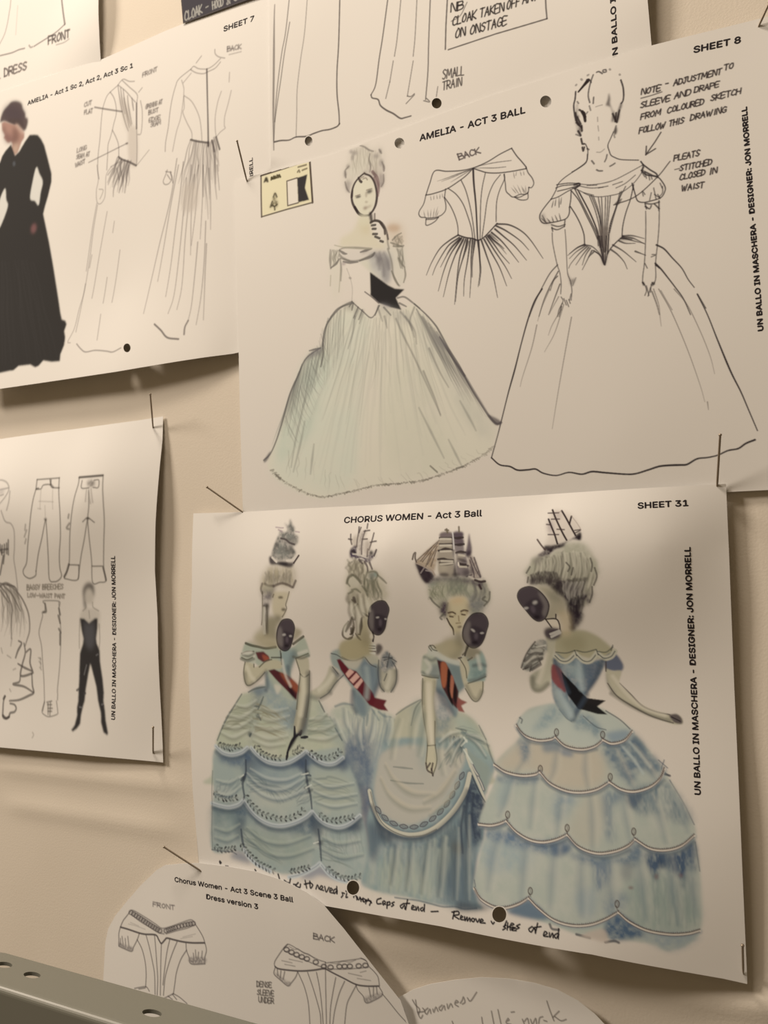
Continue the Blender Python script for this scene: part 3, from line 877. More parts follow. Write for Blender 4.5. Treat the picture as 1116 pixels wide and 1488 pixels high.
# waist and skirt
E.ss('384 750 330 780 280 820;384 755 430 765 470 800 490 830;390 760 330 800 290 840;400 765 350 810 300 870 285 900;410 770 370 820 330 880;420 775 390 820 370 880;430 790 400 850 370 910;440 800 410 830;385 755 340 770 290 810', w=[2.2, 1.4, .9], c=K8, a=.75)
E.ss('620 700 680 697 755 715;625 705 690 715 760 750;620 710 690 730 755 745;600 730 640 745 700 745;560 755 620 790 670 830 705 860;550 785 590 815 630 860 650 905;610 715 680 720;700 795 740 810 765 820', w=[2.4, 1.5, .9], c=K8, a=.75)
E.f('600 725 630 702 700 705 660 725', c=(60, 50, 46), a=.5, soft=2)
E.ss('832 755 880 780 930 835 990 900 1030 970 1068 1020;825 870 860 905 900 955 950 1020 1000 1090 1045 1190;830 880 850 900', w=[2.4, 1.8, 1.5, 1.2], c=K8, a=.85)
E.s('1088 1060 1140 1150', w=1.5, c=K8, a=.8)
E.ss('215 880 170 930 130 1000 90 1080 60 1150 40 1202;220 920 170 1010 130 1100 100 1200;215 950 190 980 170 1040;230 1000 200 1080 160 1190;245 1120 225 1160 215 1202;240 1140 225 1202', w=[1.8, 1.6, 1.3, 1.0], c=K8, a=.75)
E.ss('800 1040 830 1120 850 1190;860 1040 900 1110 930 1160;330 960 310 1010', w=1.2, c=K8, a=.5)
E.F(700, 420, 2.683)
E.ss('235 0 205 50 180 120 155 210 130 310 105 400 85 480 65 560 38 658', w=[2.2, 2.0, 1.6, 2.2, 1.5, 1.5, 1.4], c=K8, a=.9)
E.ss('265 0 235 70 218 125;215 140 195 230 160 340 150 380;350 110 330 220 300 390 275 545;320 60 285 170 245 245;310 80 275 140 260 180;300 30 275 75 265 95;690 0 740 90 800 230 850 370 870 440;750 0 800 60 850 160 890 260 908 330;665 10 690 80 700 145;670 0 690 60 695 100;880 440 884 470', w=[1.5, 1.1, .7], c=(84, 72, 66), a=.6)
E.s('840 20 880 100 920 200 970 320 1010 400 1040 470 1075 552', w=[1.5, 1.6, 2.4, 1.7, 1.4], c=K8, a=.9)
E.s('38 658 70 685 110 692 140 706 180 705 210 702 240 718 290 727 340 715 390 722 430 712 480 716 560 722 600 720 650 705 700 690 770 686 800 684 840 662 880 657 920 648 960 630 1000 622 1030 602 1065 588', w=[2.0, 2.6, 1.8, 2.6, 2.2, 2.8, 1.8, 2.6], c=K8, a=.92)
E.F(0, 0, 1)
E.part('gown_drawing', '780 95 930 90 960 230 975 250 975 300 1116 560 1116 720 700 720 712 640 760 420 785 330 775 310 800 240 830 235', 'ink drawing of the gown seen from the front, without a face')
# --- coloured figure
G1, G2, G3, SK = (196, 184, 158), (150, 142, 128), (110, 102, 94), (206, 190, 158)
E.ref = lin((207, 189, 168)); E.gam = 1.06
E.F(370, 440, 3.016)
SKIRT = '430 2 470 0 500 40 520 65 545 10 640 30 700 5 750 50 810 110 850 190 900 280 950 380 1010 480 1060 540 1055 590 1030 650 960 690 900 720 800 750 700 785 560 800 400 830 290 855 200 830 130 790 80 755 60 700 90 620 130 500 170 380 220 250 300 180 300 130 350 50'
E.f(SKIRT, c=(206, 192, 166), a=.85, soft=2.0, noise=.25, nsc=22)
E.f('300 190 350 60 440 20 500 80 480 300 460 560 430 800 290 840 120 780 80 700 170 420 230 260', c=(196, 190, 166), a=.55, soft=7, noise=.4, nsc=18)
E.f('220 260 290 210 330 240 300 400 250 560 190 640 90 690 130 520 170 390', c=(182, 182, 158), a=.55, soft=6, noise=.4, nsc=12)
E.f('600 300 720 260 800 420 860 600 900 700 780 740 640 770 560 600', c=(198, 186, 160), a=.5, soft=8, noise=.5, nsc=16)
E.f('700 60 800 150 900 330 1000 480 1050 560 1000 600 900 480 820 320 740 200', c=(182, 172, 152), a=.38, soft=5, noise=.5, nsc=8, st=(.8, 2))
E.hatch('440 20 520 70 640 40 720 20', '90 700 300 840 700 780 1040 600', 46, w=3.4, c=(164, 156, 138), a=.16, jit=3, cut=(.3, .5), bow=.02)
E.hatch('300 100 250 250 130 520', '330 200 280 420 180 640', 26, w=1.6, c=G3, a=.3, jit=3, bow=.01)
E.hatch('175 350 215 260 250 220 300 200', '60 660 90 640 150 600 230 480', 44, w=1.6, c=(112, 108, 98), a=.36, jit=1.5, cut=(.0, .45))
E.hatch('700 10 740 60 790 110 830 180', '900 420 960 460 1010 500 1060 530', 48, w=1.6, c=(110, 102, 94), a=.28, jit=2, cut=(.1, .3))
E.hatch('440 20 520 70 640 30 760 60', '250 620 460 640 680 560 960 460', 34, w=1.6, c=(124, 118, 104), a=.22, jit=3, cut=(.0, .55))
E.hatch('310 110 330 60 400 20', '230 420 300 420 380 330', 26, w=1.5, c=(112, 106, 94), a=.36, jit=2, cut=(.0, .4))
E.hatch('130 620 400 760 700 740 980 640', '110 760 400 830 760 780 1020 660', 26, w=1.5, c=(142, 132, 114), a=.22, jit=3, cut=(.2, .2))
E.ss('430 2 380 20 340 60 310 110 300 160 298 190;300 180 300 230 290 280;240 210 290 198;285 200 240 230 215 260 190 320 155 400 130 490 100 590 70 660 40 690', w=[1.6, 2.4, 2.2, 1.8], c=(96, 88, 80), a=.7)
E.f('215 260 250 215 290 195 285 225 240 245', c=(110, 100, 98), a=.6, soft=2)
E.f('40 690 70 650 62 680 45 700', c=(90, 82, 78), a=.8, soft=1)
E.ss('700 5 750 50 790 95 812 130 850 200 900 280 935 350 990 440 1030 500 1060 530 1080 525;810 150 860 230 920 320', w=[1.6, 2.4, 2.0, 2.6, 3.0], c=(90, 80, 76), a=.72)
E.f('1020 490 1075 515 1080 530 1055 535', c=(84, 72, 70), a=.8, soft=1.2)
E.f('780 130 830 170 840 210 800 180', c=(120, 112, 106), a=.55, soft=2.5)
E.ss('640 40 680 90 700 150;700 20 680 80 690 120;440 60 430 130 410 200;570 60 580 110;620 70 650 140 700 240 760 370 815 490;740 300 790 420 815 495;455 30 440 70;480 30 460 90;540 20 560 80;660 60 700 120 710 180;765 200 810 300 850 370', w=[2.6, 2.2, 1.0], c=(110, 102, 92), a=.5, soft=2.4)
E.ss('240 360 210 470 180 600 160 720;220 520 200 620 170 740;260 620 245 750;850 600 885 670 910 720;720 460 780 580 830 680;900 430 950 520 970 560', w=[1.6, 3.2, 1.4], c=(128, 122, 108), a=.45, soft=2.5)
for q in smooth(nums('70 735 100 765 150 800 220 835 290 852 360 840 430 826 520 802 600 796 700 785 760 772 830 748 900 722 960 690 1010 660 1040 630'), 9):
    l_ = rng.uniform(4, 13); E.s(np.array([q+rng.normal(0, 2, 2), q+[rng.uniform(2, 10), -l_*.3], q+[rng.uniform(6, 16), rng.uniform(-5, 4)]]), rng.uniform(1.0, 2.2), (118, 106, 90), rng.uniform(.25, .65))
E.ss('90 750 112 772;770 715 800 742;885 725 915 718', w=2.2, c=(104, 94, 80), a=.6)
E.ref = lin((215, 197, 177))
E.F(470, 320, 7.971)
E.f('205 210 330 130 420 0 540 0 560 120 720 180 730 330 560 340 330 320 200 310', c=SK, a=.7, soft=3)
E.f('430 0 540 0 550 120 500 160 450 130', c=(198, 178, 140), a=.6, soft=5)
E.f('540 10 640 10 700 100 720 260 660 260 600 180', c=(216, 202, 182), a=.8, soft=2)
E.f('730 60 900 50 940 200 920 310 800 300', c=(200, 176, 148), a=.6, soft=5)
E.b(810, 90, 80, 45, 0, (178, 140, 106), .55)
E.f('80 350 190 345 195 450 80 560 75 450', c=(212, 198, 174), a=.75, soft=4)
E.f('90 540 195 460 200 640 180 840 140 960 90 760', c=(208, 194, 170), a=.6, soft=5)
E.f('200 350 560 340 580 420 400 500 220 470', c=(206, 190, 172), a=.7, soft=3)
E.f('700 260 840 320 940 330 950 640 900 760 840 700 790 560 730 400', c=(206, 192, 170), a=.75, soft=3)
E.f('560 380 760 380 790 480 750 740 530 570 520 480', c=(186, 176, 162), a=.85, soft=3)
E.f('590 400 690 380 700 480 640 540 580 480', c=(132, 120, 114), a=.6, soft=5, noise=.5, nsc=4)
E.f('720 460 780 500 740 730 690 690', c=(120, 110, 108), a=.65, soft=4)
E.f('410 480 520 470 560 580 680 680 530 600', c=(206, 194, 168), a=.8, soft=3)
E.f('220 480 420 495 545 610 540 840 640 990 560 1125 330 945 340 800 270 620', c=(218, 202, 182), a=.85, soft=1.5, raw=True)
E.f('540 600 745 750 830 792 940 800 840 900 905 1040 780 1010 640 960 545 870', c=(26, 22, 24), a=.98, soft=.7, raw=True)
E.ss('480 830 560 890 640 960;330 945 450 1050 560 1128 650 990', w=1.6, c=(96, 84, 80), a=.7)
E.f('640 970 720 980 800 1020 720 1010', c=(150, 138, 136), a=.6, soft=2)
E.ss('185 350 240 385 270 390;430 370 490 350 550 335;560 420 590 380;90 550 150 500 180 450;230 480 300 490 400 485;420 470 560 420 590 390', w=[2.0, 3.4, 1.2], c=(104, 94, 86), a=.7)
E.f('440 375 540 335 520 360 450 390', c=(92, 84, 76), a=.6, soft=2); E.f('500 430 590 370 580 420 520 440', c=(112, 102, 94), a=.6, soft=2.5)
E.ss('190 340 240 320 330 318 440 322 560 330;200 440 300 470 400 470 500 430 580 390;190 400 230 440 300 470;80 345 75 450 85 560;195 450 205 560 200 700', w=[1.6, 2.6, 1.6], c=(112, 102, 90), a=.6, soft=2)
E.ss('600 390 640 460 650 560;700 380 740 470 760 560;650 380 690 500 700 640', w=[3, 6, 3], c=(110, 100, 98), a=.5, soft=5)
E.hatch('90 360 190 350', '80 540 190 460', 10, w=2, c=(124, 114, 98), a=.4, jit=3); E.hatch('800 200 930 180', '810 300 930 300', 10, w=2, c=(128, 116, 98), a=.42, jit=3); E.hatch('850 330 930 330', '890 560 940 560', 9, w=2, c=(124, 114, 98), a=.45, jit=3)
E.ss('740 170 745 260 760 330;745 330 790 480 810 640 850 730 880 760', w=2.2, c=(116, 106, 92), a=.55, soft=2)
E.b(235, 505, 26, 18, 0, (150, 130, 124), .6); E.b(310, 670, 18, 12, 30, (110, 96, 86), .7)
E.s('270 560 310 670 335 790 330 930', w=1.0, c=(170, 156, 140), a=.6)
E.ss('790 590 830 680 870 750;870 440 910 510 940 540;810 300 870 305 930 295;800 230 850 180 900 150;940 550 950 640 930 720;780 260 920 310', w=[2.0, 2.6, 1.6], c=(120, 110, 94), a=.6)
E.f('870 430 935 520 935 550 890 500', c=(130, 120, 104), a=.5, soft=2)
E.ss('200 560 190 700 180 830;85 640 80 760;330 320 430 330 550 330;130 290 220 310 340 318', w=1.4, c=(168, 156, 132), a=.6)
E.ss('560 60 600 55;570 100 605 100;575 160 620 160;600 190 650 210;690 250 660 240', w=3.0, c=(62, 52, 46), a=.8)
E.ss('545 20 600 10 660 20 700 60 730 130 750 220;650 20 700 90', w=2.4, c=(78, 66, 58), a=.7)
E.ss('330 945 250 980 160 1030 100 1100 50 1180;330 950 300 1000;345 960 330 1040;400 1010 350 1130;450 1040 410 1150;700 1010 780 1100;860 900 940 890 1040 960 1116 1020;880 960 960 1000;640 990 600 1100', w=[2.4, 2.2, 1.4], c=(100, 92, 84), a=.65)
E.f('230 1000 330 950 360 1000 340 1050 250 1020', c=(120, 112, 100), a=.5, soft=3)
E.f('640 1000 760 1020 960 1100 1000 1190 800 1100 680 1060', c=(150, 142, 132), a=.55, soft=5, noise=.4, nsc=5)
E.F(480, 200, 9.3)
HAIR = '300 150 400 100 480 120 560 170 640 120 700 170 720 300 735 420 720 520 720 620 690 670 650 650 600 540 480 480 370 530 300 640 280 740 220 680 190 560 180 450 230 370 270 260 260 190'
E.f(HAIR, c=(196, 180, 160), a=.85, soft=4, noise=.35, nsc=4, st=(.6, 1.5))
E.f('300 320 420 180 530 190 540 420 470 480 370 530 260 560 230 470', c=(208, 194, 170), a=.7, soft=8)
E.hatch('300 200 420 130 560 180 660 200', '300 560 440 500 560 480 650 560', 30, w=1.3, c=(160, 146, 126), a=.3, jit=3, bow=.03)
E.bb('330 210 40 30;280 190 25 28;300 270 22 40;240 390 26 30;200 490 22 55;240 630 45 50;240 700 30 40;620 250 40 30;675 180 22 30;690 340 30 50;720 410 20 50;690 560 40 80;690 640 30 40', c=(128, 114, 106), a=.5)
E.ss('400 105 460 125 520 165 580 185;535 220 525 300 545 380 535 460;250 390 210 430;200 450 210 540;700 330 725 400 725 450;720 500 720 600 690 660;660 160 690 210;260 740 225 690 200 600', w=[1.4, 2.2, 1.4], c=(96, 82, 74), a=.6, soft=2)
E.f('480 470 600 470 650 560 620 700 600 640 560 560 500 510', c=(160, 128, 122), a=.55, soft=6)
E.f('310 640 380 560 500 540 580 580 610 680 620 800 600 920 540 1010 450 1050 380 1010 310 900 290 780', c=(212, 198, 170), a=.9, soft=2)
E.ss('460 480 400 530 340 600 305 680 288 780 300 880 340 960 390 1030 450 1055 520 1050;470 490 540 520 590 590 620 690 630 790 615 900 580 980 540 1030;300 720 290 800;380 540 400 580 420 600', w=[2.2, 2.6, 3.0, 3.4, 2.6], c=(64, 50, 46), a=.85)
E.s('330 940 380 1020 430 1052', w=3.2, c=(48, 34, 34), a=.8)
E.ss('570 460 600 500 630 530 650 600 660 700 645 790;600 540 640 640 640 740', w=[3.5, 3, 2], c=(110, 76, 74), a=.6)
E.f('560 450 620 480 630 520 590 520', c=(84, 60, 56), a=.7, soft=2); E.f('455 450 480 470 490 500 450 500', c=(84, 66, 56), a=.7, soft=2)
E.ss('400 570 420 540 450 530;440 560 480 545 500 570', w=1.6, c=(120, 98, 84), a=.6)
E.bb('378 800 38 18 -15;530 728 42 26 -25', c=(56, 46, 42), a=.85)
E.ss('340 790 400 770;490 710 560 690', w=1.4, c=(120, 100, 86), a=.6)
E.bb('485 770 16 40;488 870 22 16', c=(150, 132, 112), a=.5)
E.f('445 945 470 930 500 935 560 910 545 930 500 950 480 975 450 965', c=(112, 74, 64), a=.75, soft=1.5)
E.f('390 1040 520 1050 530 1180 400 1190', c=(208, 194, 164), a=.8, soft=3)
E.f('520 1020 560 1010 575 1130 545 1150', c=(54, 42, 40), a=.9, soft=1)
E.s('600 1030 600 1110', w=2.2, c=(100, 84, 74), a=.7); E.ss('545 1150 600 1120 660 1130 690 1160;690 1160 730 1230 740 1300', w=3.0, c=(72, 60, 52), a=.8)
E.F(0, 0, 1)
fig = E.part('woman_drawing', '490 200 600 200 610 330 610 460 725 590 728 640 640 720 480 735 370 680 380 640 440 480 470 370 480 330 490 300', 'coloured drawing of a woman with tall grey hair holding a mask')
E.F(370, 440, 3.016)
E.part('gown', SKIRT, 'pale grey green gown', under=fig)
E.F(470, 320, 7.971)
E.part('sash', '330 500 545 600 745 745 830 785 950 795 845 900 915 1050 780 1015 640 965 560 1130 335 950', 'white and black sash', under=fig)
E.F(480, 200, 9.3)
E.part('hair', '300 130 400 85 480 100 560 150 640 100 720 170 740 300 755 420 740 520 740 620 700 690 650 680 610 600 540 510 460 470 370 520 290 640 275 750 215 700 180 560 165 450 220 370 255 260 245 190', 'tall grey powdered hair', under=fig)
E.part('face_mask', '300 640 380 545 460 490 540 520 600 590 635 690 640 800 615 920 545 1030 450 1065 380 1030 310 930 280 780', 'pale mask held over the face', under=fig)
# --- flag card drawn in the corner
E.F(370, 230, 11.747)
CARDQ = '110 295 935 15 990 750 120 1000'
E.f(CARDQ, c=(222, 203, 158), a=.85, soft=1, raw=True)
E.s('120 1000 112 640 110 295', w=2.0, c=(104, 88, 74), a=.9, raw=True)
E.ss('110 295 520 165 940 15;940 15 965 380 990 755', w=2.6, c=(82, 66, 54), a=.92, raw=True)
E.s('990 755 560 870 120 1000', w=1.8, c=(96, 82, 68), a=.85, raw=True)
E.f('150 420 185 320 215 320 240 405 205 410 195 395 175 415', c=(50, 40, 24), a=.95, soft=.7)
E.F(370, 230, 11.747).ss('285 365 290 330;290 330 310 350;320 350 325 310 340 345;350 340 350 310 365 335;385 330 385 290 400 300;410 325 420 285 440 320', w=2.4, c=(70, 58, 30), a=.85, raw=True)
E.ss('745 150 800 135 880 112;735 235 755 205 770 235;815 205 850 190 890 175', w=2.2, c=(110, 94, 70), a=.75)
E.f('550 390 725 330 745 760 570 810', c=(224, 212, 186), a=.9, soft=.6, raw=True)
E.s('725 335 550 390 565 810 745 760', w=1.5, c=(92, 76, 64), a=.9, raw=True)
E.f('725 335 900 275 860 505 930 710 745 755', c=(42, 36, 40), a=.98, soft=.6, raw=True)
E.f('345 580 380 650 370 690 405 770 380 830 340 880 330 840 260 845 270 790 300 740 315 660', c=(128, 114, 84), a=.8, soft=1.5, noise=.5, nsc=2)
E.ss('270 830 300 800 340 820 385 790;320 660 350 600 380 660;340 830 345 880;300 740 280 800', w=2, c=(70, 60, 42), a=.7)
E.part('flag_card_drawing', '90 270 950 -10 1020 770 100 1030', 'small cream card drawing with a black swallow tailed flag')
# --- notes in capitals
E.F(920, 80, 5.694)
NK = (66, 54, 50)
for tx, a_, b_ in (('NOTE', (68, 328), (232, 292)), ('-', (262, 262), (300, 250)), ('ADJUSTMENT', (335, 255), (735, 155)), ('TO', (750, 128), (835, 108)),
                   ('SLEEVE', (60, 438), (310, 376)), ('AND', (340, 362), (485, 325)), ('DRAPE', (505, 312), (715, 262)),
                   ('FROM', (62, 535), (240, 490)), ('COLOURED', (282, 482), (590, 405)), ('SKETCH', (640, 380), (895, 318)),
                   ('FOLLOW', (50, 648), (270, 600)), ('THIS', (296, 590), (425, 560)), ('DRAWING', (474, 542), (775, 470)),
                   ('PLEATS', (336, 878), (555, 830)), ('STITCHED', (385, 960), (655, 905)), ('CLOSED', (386, 1035), (600, 990)), ('IN', (628, 990), (700, 970)), ('WAIST', (398, 1125), (590, 1095))):
    E.write(tx, a_, b_, 46, w=1.5, c=NK, a=.85, slant=.08, up=(0.08, -1))
E.ss('65 358 150 335 238 305;345 948 385 938', w=1.5, c=NK, a=.8)
E.ss('230 640 180 720 105 825;110 755 105 825 185 775', w=1.9, c=NK, a=.85, raw=True)
E.s('305 880 200 1010 20 1170 -160 1240', w=1.6, c=NK, a=.85)
E.f('-90 1185 -140 1215 -155 1240 -120 1240', c=NK, a=.8)
E.part('handwritten_note', '40 40 900 40 880 700 700 800 720 1160 380 1160 330 830 100 840 30 660', 'handwritten note in capitals')
E.F(590, 180, 5.073)
E.write('BACK', (392, 265), (560, 212), 42, w=1.4, c=(96, 82, 76), a=.8)
E.part('handwritten_note', '370 170 570 170 570 290 370 290', 'handwritten word back')
E.soften(.2)
E.finish()
E.F(0, 0, 1)
E.type('AMELIA - ACT 3 BALL', (610, 205), (763, 164), 13.2, 'printed_heading', .19)
E.type('SHEET 8', (1008, 77), (1076, 62), 13, 'printed_sheet_number', .19)
E.type('UN BALLO IN MASCHERA - DESIGNER: JON MORRELL', (1109, 480), (1085, 155), 11.0, 'printed_credit', .19)
# ------------------------------------------------------------------ sheet numbered thirty one: four women
E = chorus
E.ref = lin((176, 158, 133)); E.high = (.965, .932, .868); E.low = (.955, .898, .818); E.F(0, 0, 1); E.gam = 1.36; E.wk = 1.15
INKS = (70, 60, 58)
PALE, GRN, BLU, DBL, DEEP = (160, 157, 140), (160, 156, 130), (128, 135, 134), (100, 109, 116), (76, 80, 88)
SKN, SHD = (166, 158, 128), (134, 128, 108)
def mask_face(fr, outl, side, eyes, nose, mouth, face):
    E.F(*fr)
    E.f(outl, c=(72, 60, 63), a=.96, soft=.7)
    E.f(face, c=(56, 46, 50), a=.6, soft=1.6)
    E.f(side, c=(118, 108, 100), a=.85, soft=1.6)
    E.s(outl, w=1.4, c=(44, 34, 36), a=.8, cl=True)
    E.bb(eyes, c=(168, 158, 146), a=.8)
    E.bb(nose, c=(106, 94, 94), a=.6)
    E.bb(mouth, c=(38, 26, 30), a=.7)

# ---- second woman (behind)
E.F(440, 920, 5.073)
E.f('200 610 240 540 330 515 400 560 450 620 520 545 600 575 670 610 690 650 650 760 620 900 560 1000 560 1116 300 1116 330 900 280 760', c=PALE, a=.85, soft=2.5, noise=.2, nsc=8)
E.f('320 800 380 860 360 1000 420 1116 240 1116 300 900', c=DBL, a=.6, soft=6, noise=.4, nsc=6)
E.f('600 760 630 840 560 1000 480 1116 400 1116 480 980', c=BLU, a=.5, soft=6, noise=.4, nsc=6)
E.f('370 700 430 680 480 740 500 860 430 960 380 900', c=(168, 160, 142), a=.8, soft=5)
E.ss('240 540 300 520 370 530;450 630 440 700 450 780;480 600 470 680;510 560 560 640;560 580 600 610 650 620;200 620 240 700 280 760;680 640 670 740 640 850', w=[2.5, 3, 1.5], c=(112, 118, 114), a=.55, soft=2.5)
E.hatch('330 560 680 620', '360 1000 560 1050', 22, w=2.4, c=(120, 126, 124), a=.25, jit=3, cut=(.1, .4))
E.F(500, 1060, 4.464)
E.f('-20 0 240 40 250 200 180 260 170 400 100 420 60 300 -20 200', c=BLU, a=.35, soft=6, noise=.5, nsc=6)
E.f('0 110 60 240 110 300 130 430 160 480 100 560 40 500 0 300', c=(96, 106, 114), a=.75, soft=5, noise=.4, nsc=6)
E.f('100 360 160 420 200 600 160 800 130 700 110 560', c=(72, 80, 92), a=.7, soft=5)
E.F(440, 920, 5.073)
# bodice, arms, shoulders
E.f('300 60 480 60 500 180 400 210 300 200 260 160', c=(150, 144, 112), a=.85, soft=2)
E.f('205 150 270 120 300 200 420 210 450 170 560 200 560 350 530 440 540 480 460 620 380 560 365 420 270 280 220 240', c=(134, 138, 128), a=.9, soft=1.5)
E.f('420 210 520 190 560 350 520 450 440 330', c=DBL, a=.65, soft=4); E.f('365 420 440 470 470 540 460 620 400 570', c=(104, 112, 114), a=.7, soft=3)
E.f('205 240 270 300 255 350 200 430 130 480 60 460 40 440 120 390 170 320', c=(162, 156, 132), a=.92, soft=1.2)
E.f('210 250 280 300 300 320 250 330 220 290', c=DEEP, a=.6, soft=2)
E.f('550 200 590 280 640 260 690 270 685 370 650 435 600 430 570 390', c=(158, 152, 130), a=.92, soft=1.2)
E.f('580 170 620 130 650 160 690 210 660 260 600 290 570 240', c=(122, 120, 114), a=.85, soft=1.6, noise=.4, nsc=3)
E.f('460 160 510 150 560 180 560 220 500 230 470 200', c=(164, 158, 136), a=.85, soft=1.5)
E.ss('210 150 250 160 300 190 360 205 410 195 450 175;290 175 340 200 400 205;460 180 500 230 540 250;130 480 190 440 240 370 300 310;220 250 260 300;600 430 570 390 555 300 560 200;650 435 685 370 690 270 660 210;620 300 600 350;690 210 640 180 590 180;640 150 620 250;600 200 660 180', w=1.5, c=(84, 82, 78), a=.65)
E.f('300 210 410 195 440 190 400 260 340 255', c=(168, 160, 140), a=.85, soft=1.5)
E.f('540 90 570 80 590 110 570 150 540 160', c=(64, 52, 52), a=.85, soft=1.5)
E.ss('490 85 530 88;488 100 530 104;490 120 535 122;495 145 530 150', w=2.2, c=(180, 172, 156), a=.85)
E.ss('490 93 530 96;488 112 530 114;490 132 535 135', w=1.3, c=(84, 72, 72), a=.7)
E.f('250 195 275 190 340 265 395 280 445 345 525 450 530 475 620 495 600 530 630 575 560 565 490 530 420 440 330 340 280 270', c=(98, 22, 38), a=.97, soft=.8, raw=True)
E.f('315 300 345 262 380 285 335 330', c=(192, 150, 134), a=.95, soft=.6, raw=True); E.f('345 345 395 292 420 322 370 372', c=(192, 150, 134), a=.95, soft=.6, raw=True); E.f('375 395 430 330 445 352 400 412', c=(192, 150, 134), a=.95, soft=.6, raw=True)
E.F(495, 755, 11.16)
E.f('120 680 250 630 400 680 470 820 600 840 700 1000 760 1150 740 1300 560 1330 560 1500 400 1600 250 1500 110 1300 120 1150 80 1000 110 880', c=(160, 152, 128), a=.8, soft=4, noise=.25, nsc=5)
E.bb('280 1000 120 90 50;180 1000 70 80;230 1180 100 60;500 900 90 90;500 1080 60 110;380 1100 50 130;200 1260 90 70', c=(132, 124, 104), a=.4)
E.hatch('130 680 260 640 400 690', '120 900 240 960 380 1040', 22, w=2.4, c=(112, 104, 86), a=.4, jit=5, bow=.05, cut=(.1, .2))
E.hatch('430 980 500 960 600 1000', '420 1260 520 1300 680 1300', 20, w=2.4, c=(112, 106, 88), a=.4, jit=5, bow=-.04)
E.f('100 930 170 890 260 930 320 1010 280 1080 180 1090 110 1030', c=(170, 162, 140), a=.6, soft=3); E.s('100 1030 130 930 200 895 280 950 330 1030', w=3, c=(96, 88, 70), a=.6, soft=2.5)
E.b(510, 905, 60, 60, 0, (96, 100, 92), .7); E.b(570, 890, 30, 50, -20, (120, 128, 116), .7)
E.ss('430 850 400 950 385 1040;200 900 130 950 110 1020 150 1080;200 900 260 950 310 1010;180 1140 250 1130 320 1180;130 1200 200 1160;440 860 520 840 580 860 600 910 560 980;600 900 680 970 740 1030;350 1080 420 1160;380 900 390 1100 440 1250', w=[2.0, 2.8, 1.6], c=(104, 98, 80), a=.6, soft=2)
E.f('200 1270 240 1270 250 1330 200 1330', c=(60, 46, 44), a=.8, soft=2)
# little ship
E.f('150 520 180 450 270 420 260 560 400 600 470 570 530 570 560 490 590 490 540 600 460 690 380 680 280 630 160 620', c=(82, 70, 76), a=.88, soft=1.3, noise=.4, nsc=2)
E.f('145 520 190 480 260 520 250 560 170 540', c=(48, 36, 40), a=.9, soft=1.2); E.b(495, 540, 36, 40, 0, (34, 24, 26), .95)
E.ss('200 560 300 570 400 610 440 610;280 640 330 630 380 650', w=1.8, c=(178, 166, 150), a=.6)
E.ss('165 240 165 330 180 400;130 315 180 325;300 120 290 220 270 330 260 440;400 180 360 300 340 420 340 560;440 70 430 140;380 190 430 180 470 175;540 220 520 300 490 400 460 490;480 370 540 355 575 350;350 320 430 315;300 210 330 130;580 490 545 590;430 600 440 480', w=2.0, c=(76, 64, 60), a=.72)
E.f('180 330 260 240 260 420 200 420', c=(134, 120, 104), a=.5, soft=2); E.f('310 220 420 190 380 300 350 560 290 540', c=(120, 108, 98), a=.6, soft=2, noise=.4, nsc=2); E.f('400 340 490 380 450 560 390 560', c=(132, 118, 104), a=.6, soft=2)
E.ss('390 690 430 760 440 830;470 700 510 800;300 650 350 710', w=[3, 2.4, 2.4], c=(88, 76, 70), a=.7)
E.F(490, 860, 11.16)
E.f('400 440 480 400 520 500 520 640 560 700 540 1000 460 1040 300 1090 60 1040 70 850 300 700', c=(150, 143, 110), a=.85, soft=3)
E.ss('250 420 270 560 240 680;180 480 110 580 90 700 150 760 220 760 260 700;280 580 240 680 210 690;240 130 290 160;330 200 260 300 300 420;300 680 340 740 380 780;400 420 390 560 370 690;420 340 500 400;180 760 240 740;340 690 370 690', w=[1.8, 3.0, 1.6], c=(92, 82, 66), a=.7)
E.ss('270 100 290 170;250 420 280 440;230 600 240 660', w=4, c=(78, 66, 58), a=.6)
E.f('260 200 340 300 380 500 360 640 300 640 290 460 250 300', c=(164, 154, 132), a=.6, soft=3)
mask_face((490, 860, 11.16), '640 160 760 150 820 220 840 300 800 450 770 600 700 690 620 690 540 620 500 520 510 400 530 260', '510 400 570 280 590 380 590 500 580 620 530 560', '655 415 30 14 -10;785 440 20 14', '700 500 26 60', '690 605 36 22', '600 380 680 360 800 420 790 560 720 660 650 640 600 560')
E.ss('575 660 590 720 580 800', w=2.4, c=(58, 46, 46), a=.85); E.f('530 690 575 690 580 760 530 750', c=(184, 172, 152), a=.9, soft=.8)

# ---- first woman
E.F(300, 920, 5.073)
SK1 = '310 435 390 390 440 400 460 430 660 490 700 560 760 450 830 500 870 580 960 680 1010 760 1020 860 1010 960 990 990 1020 1116 40 1116 40 1040 70 860 70 800 110 700 160 610 210 530 260 450'
E.f(SK1, c=(158, 155, 134), a=.92, soft=1.8, noise=.15, nsc=9)
E.F(290, 1080, 4.464)
E.f('110 30 320 40 500 100 700 60 900 30 930 80 980 160 1020 260 1050 380 1050 470 1080 560 1100 700 1080 800 1050 880 940 900 840 860 780 800 700 830 560 850 480 830 360 790 300 720 230 700 80 690 85 400 90 300 85 180', c=(146, 152, 144), a=.93, soft=1.8, noise=.15, nsc=9)
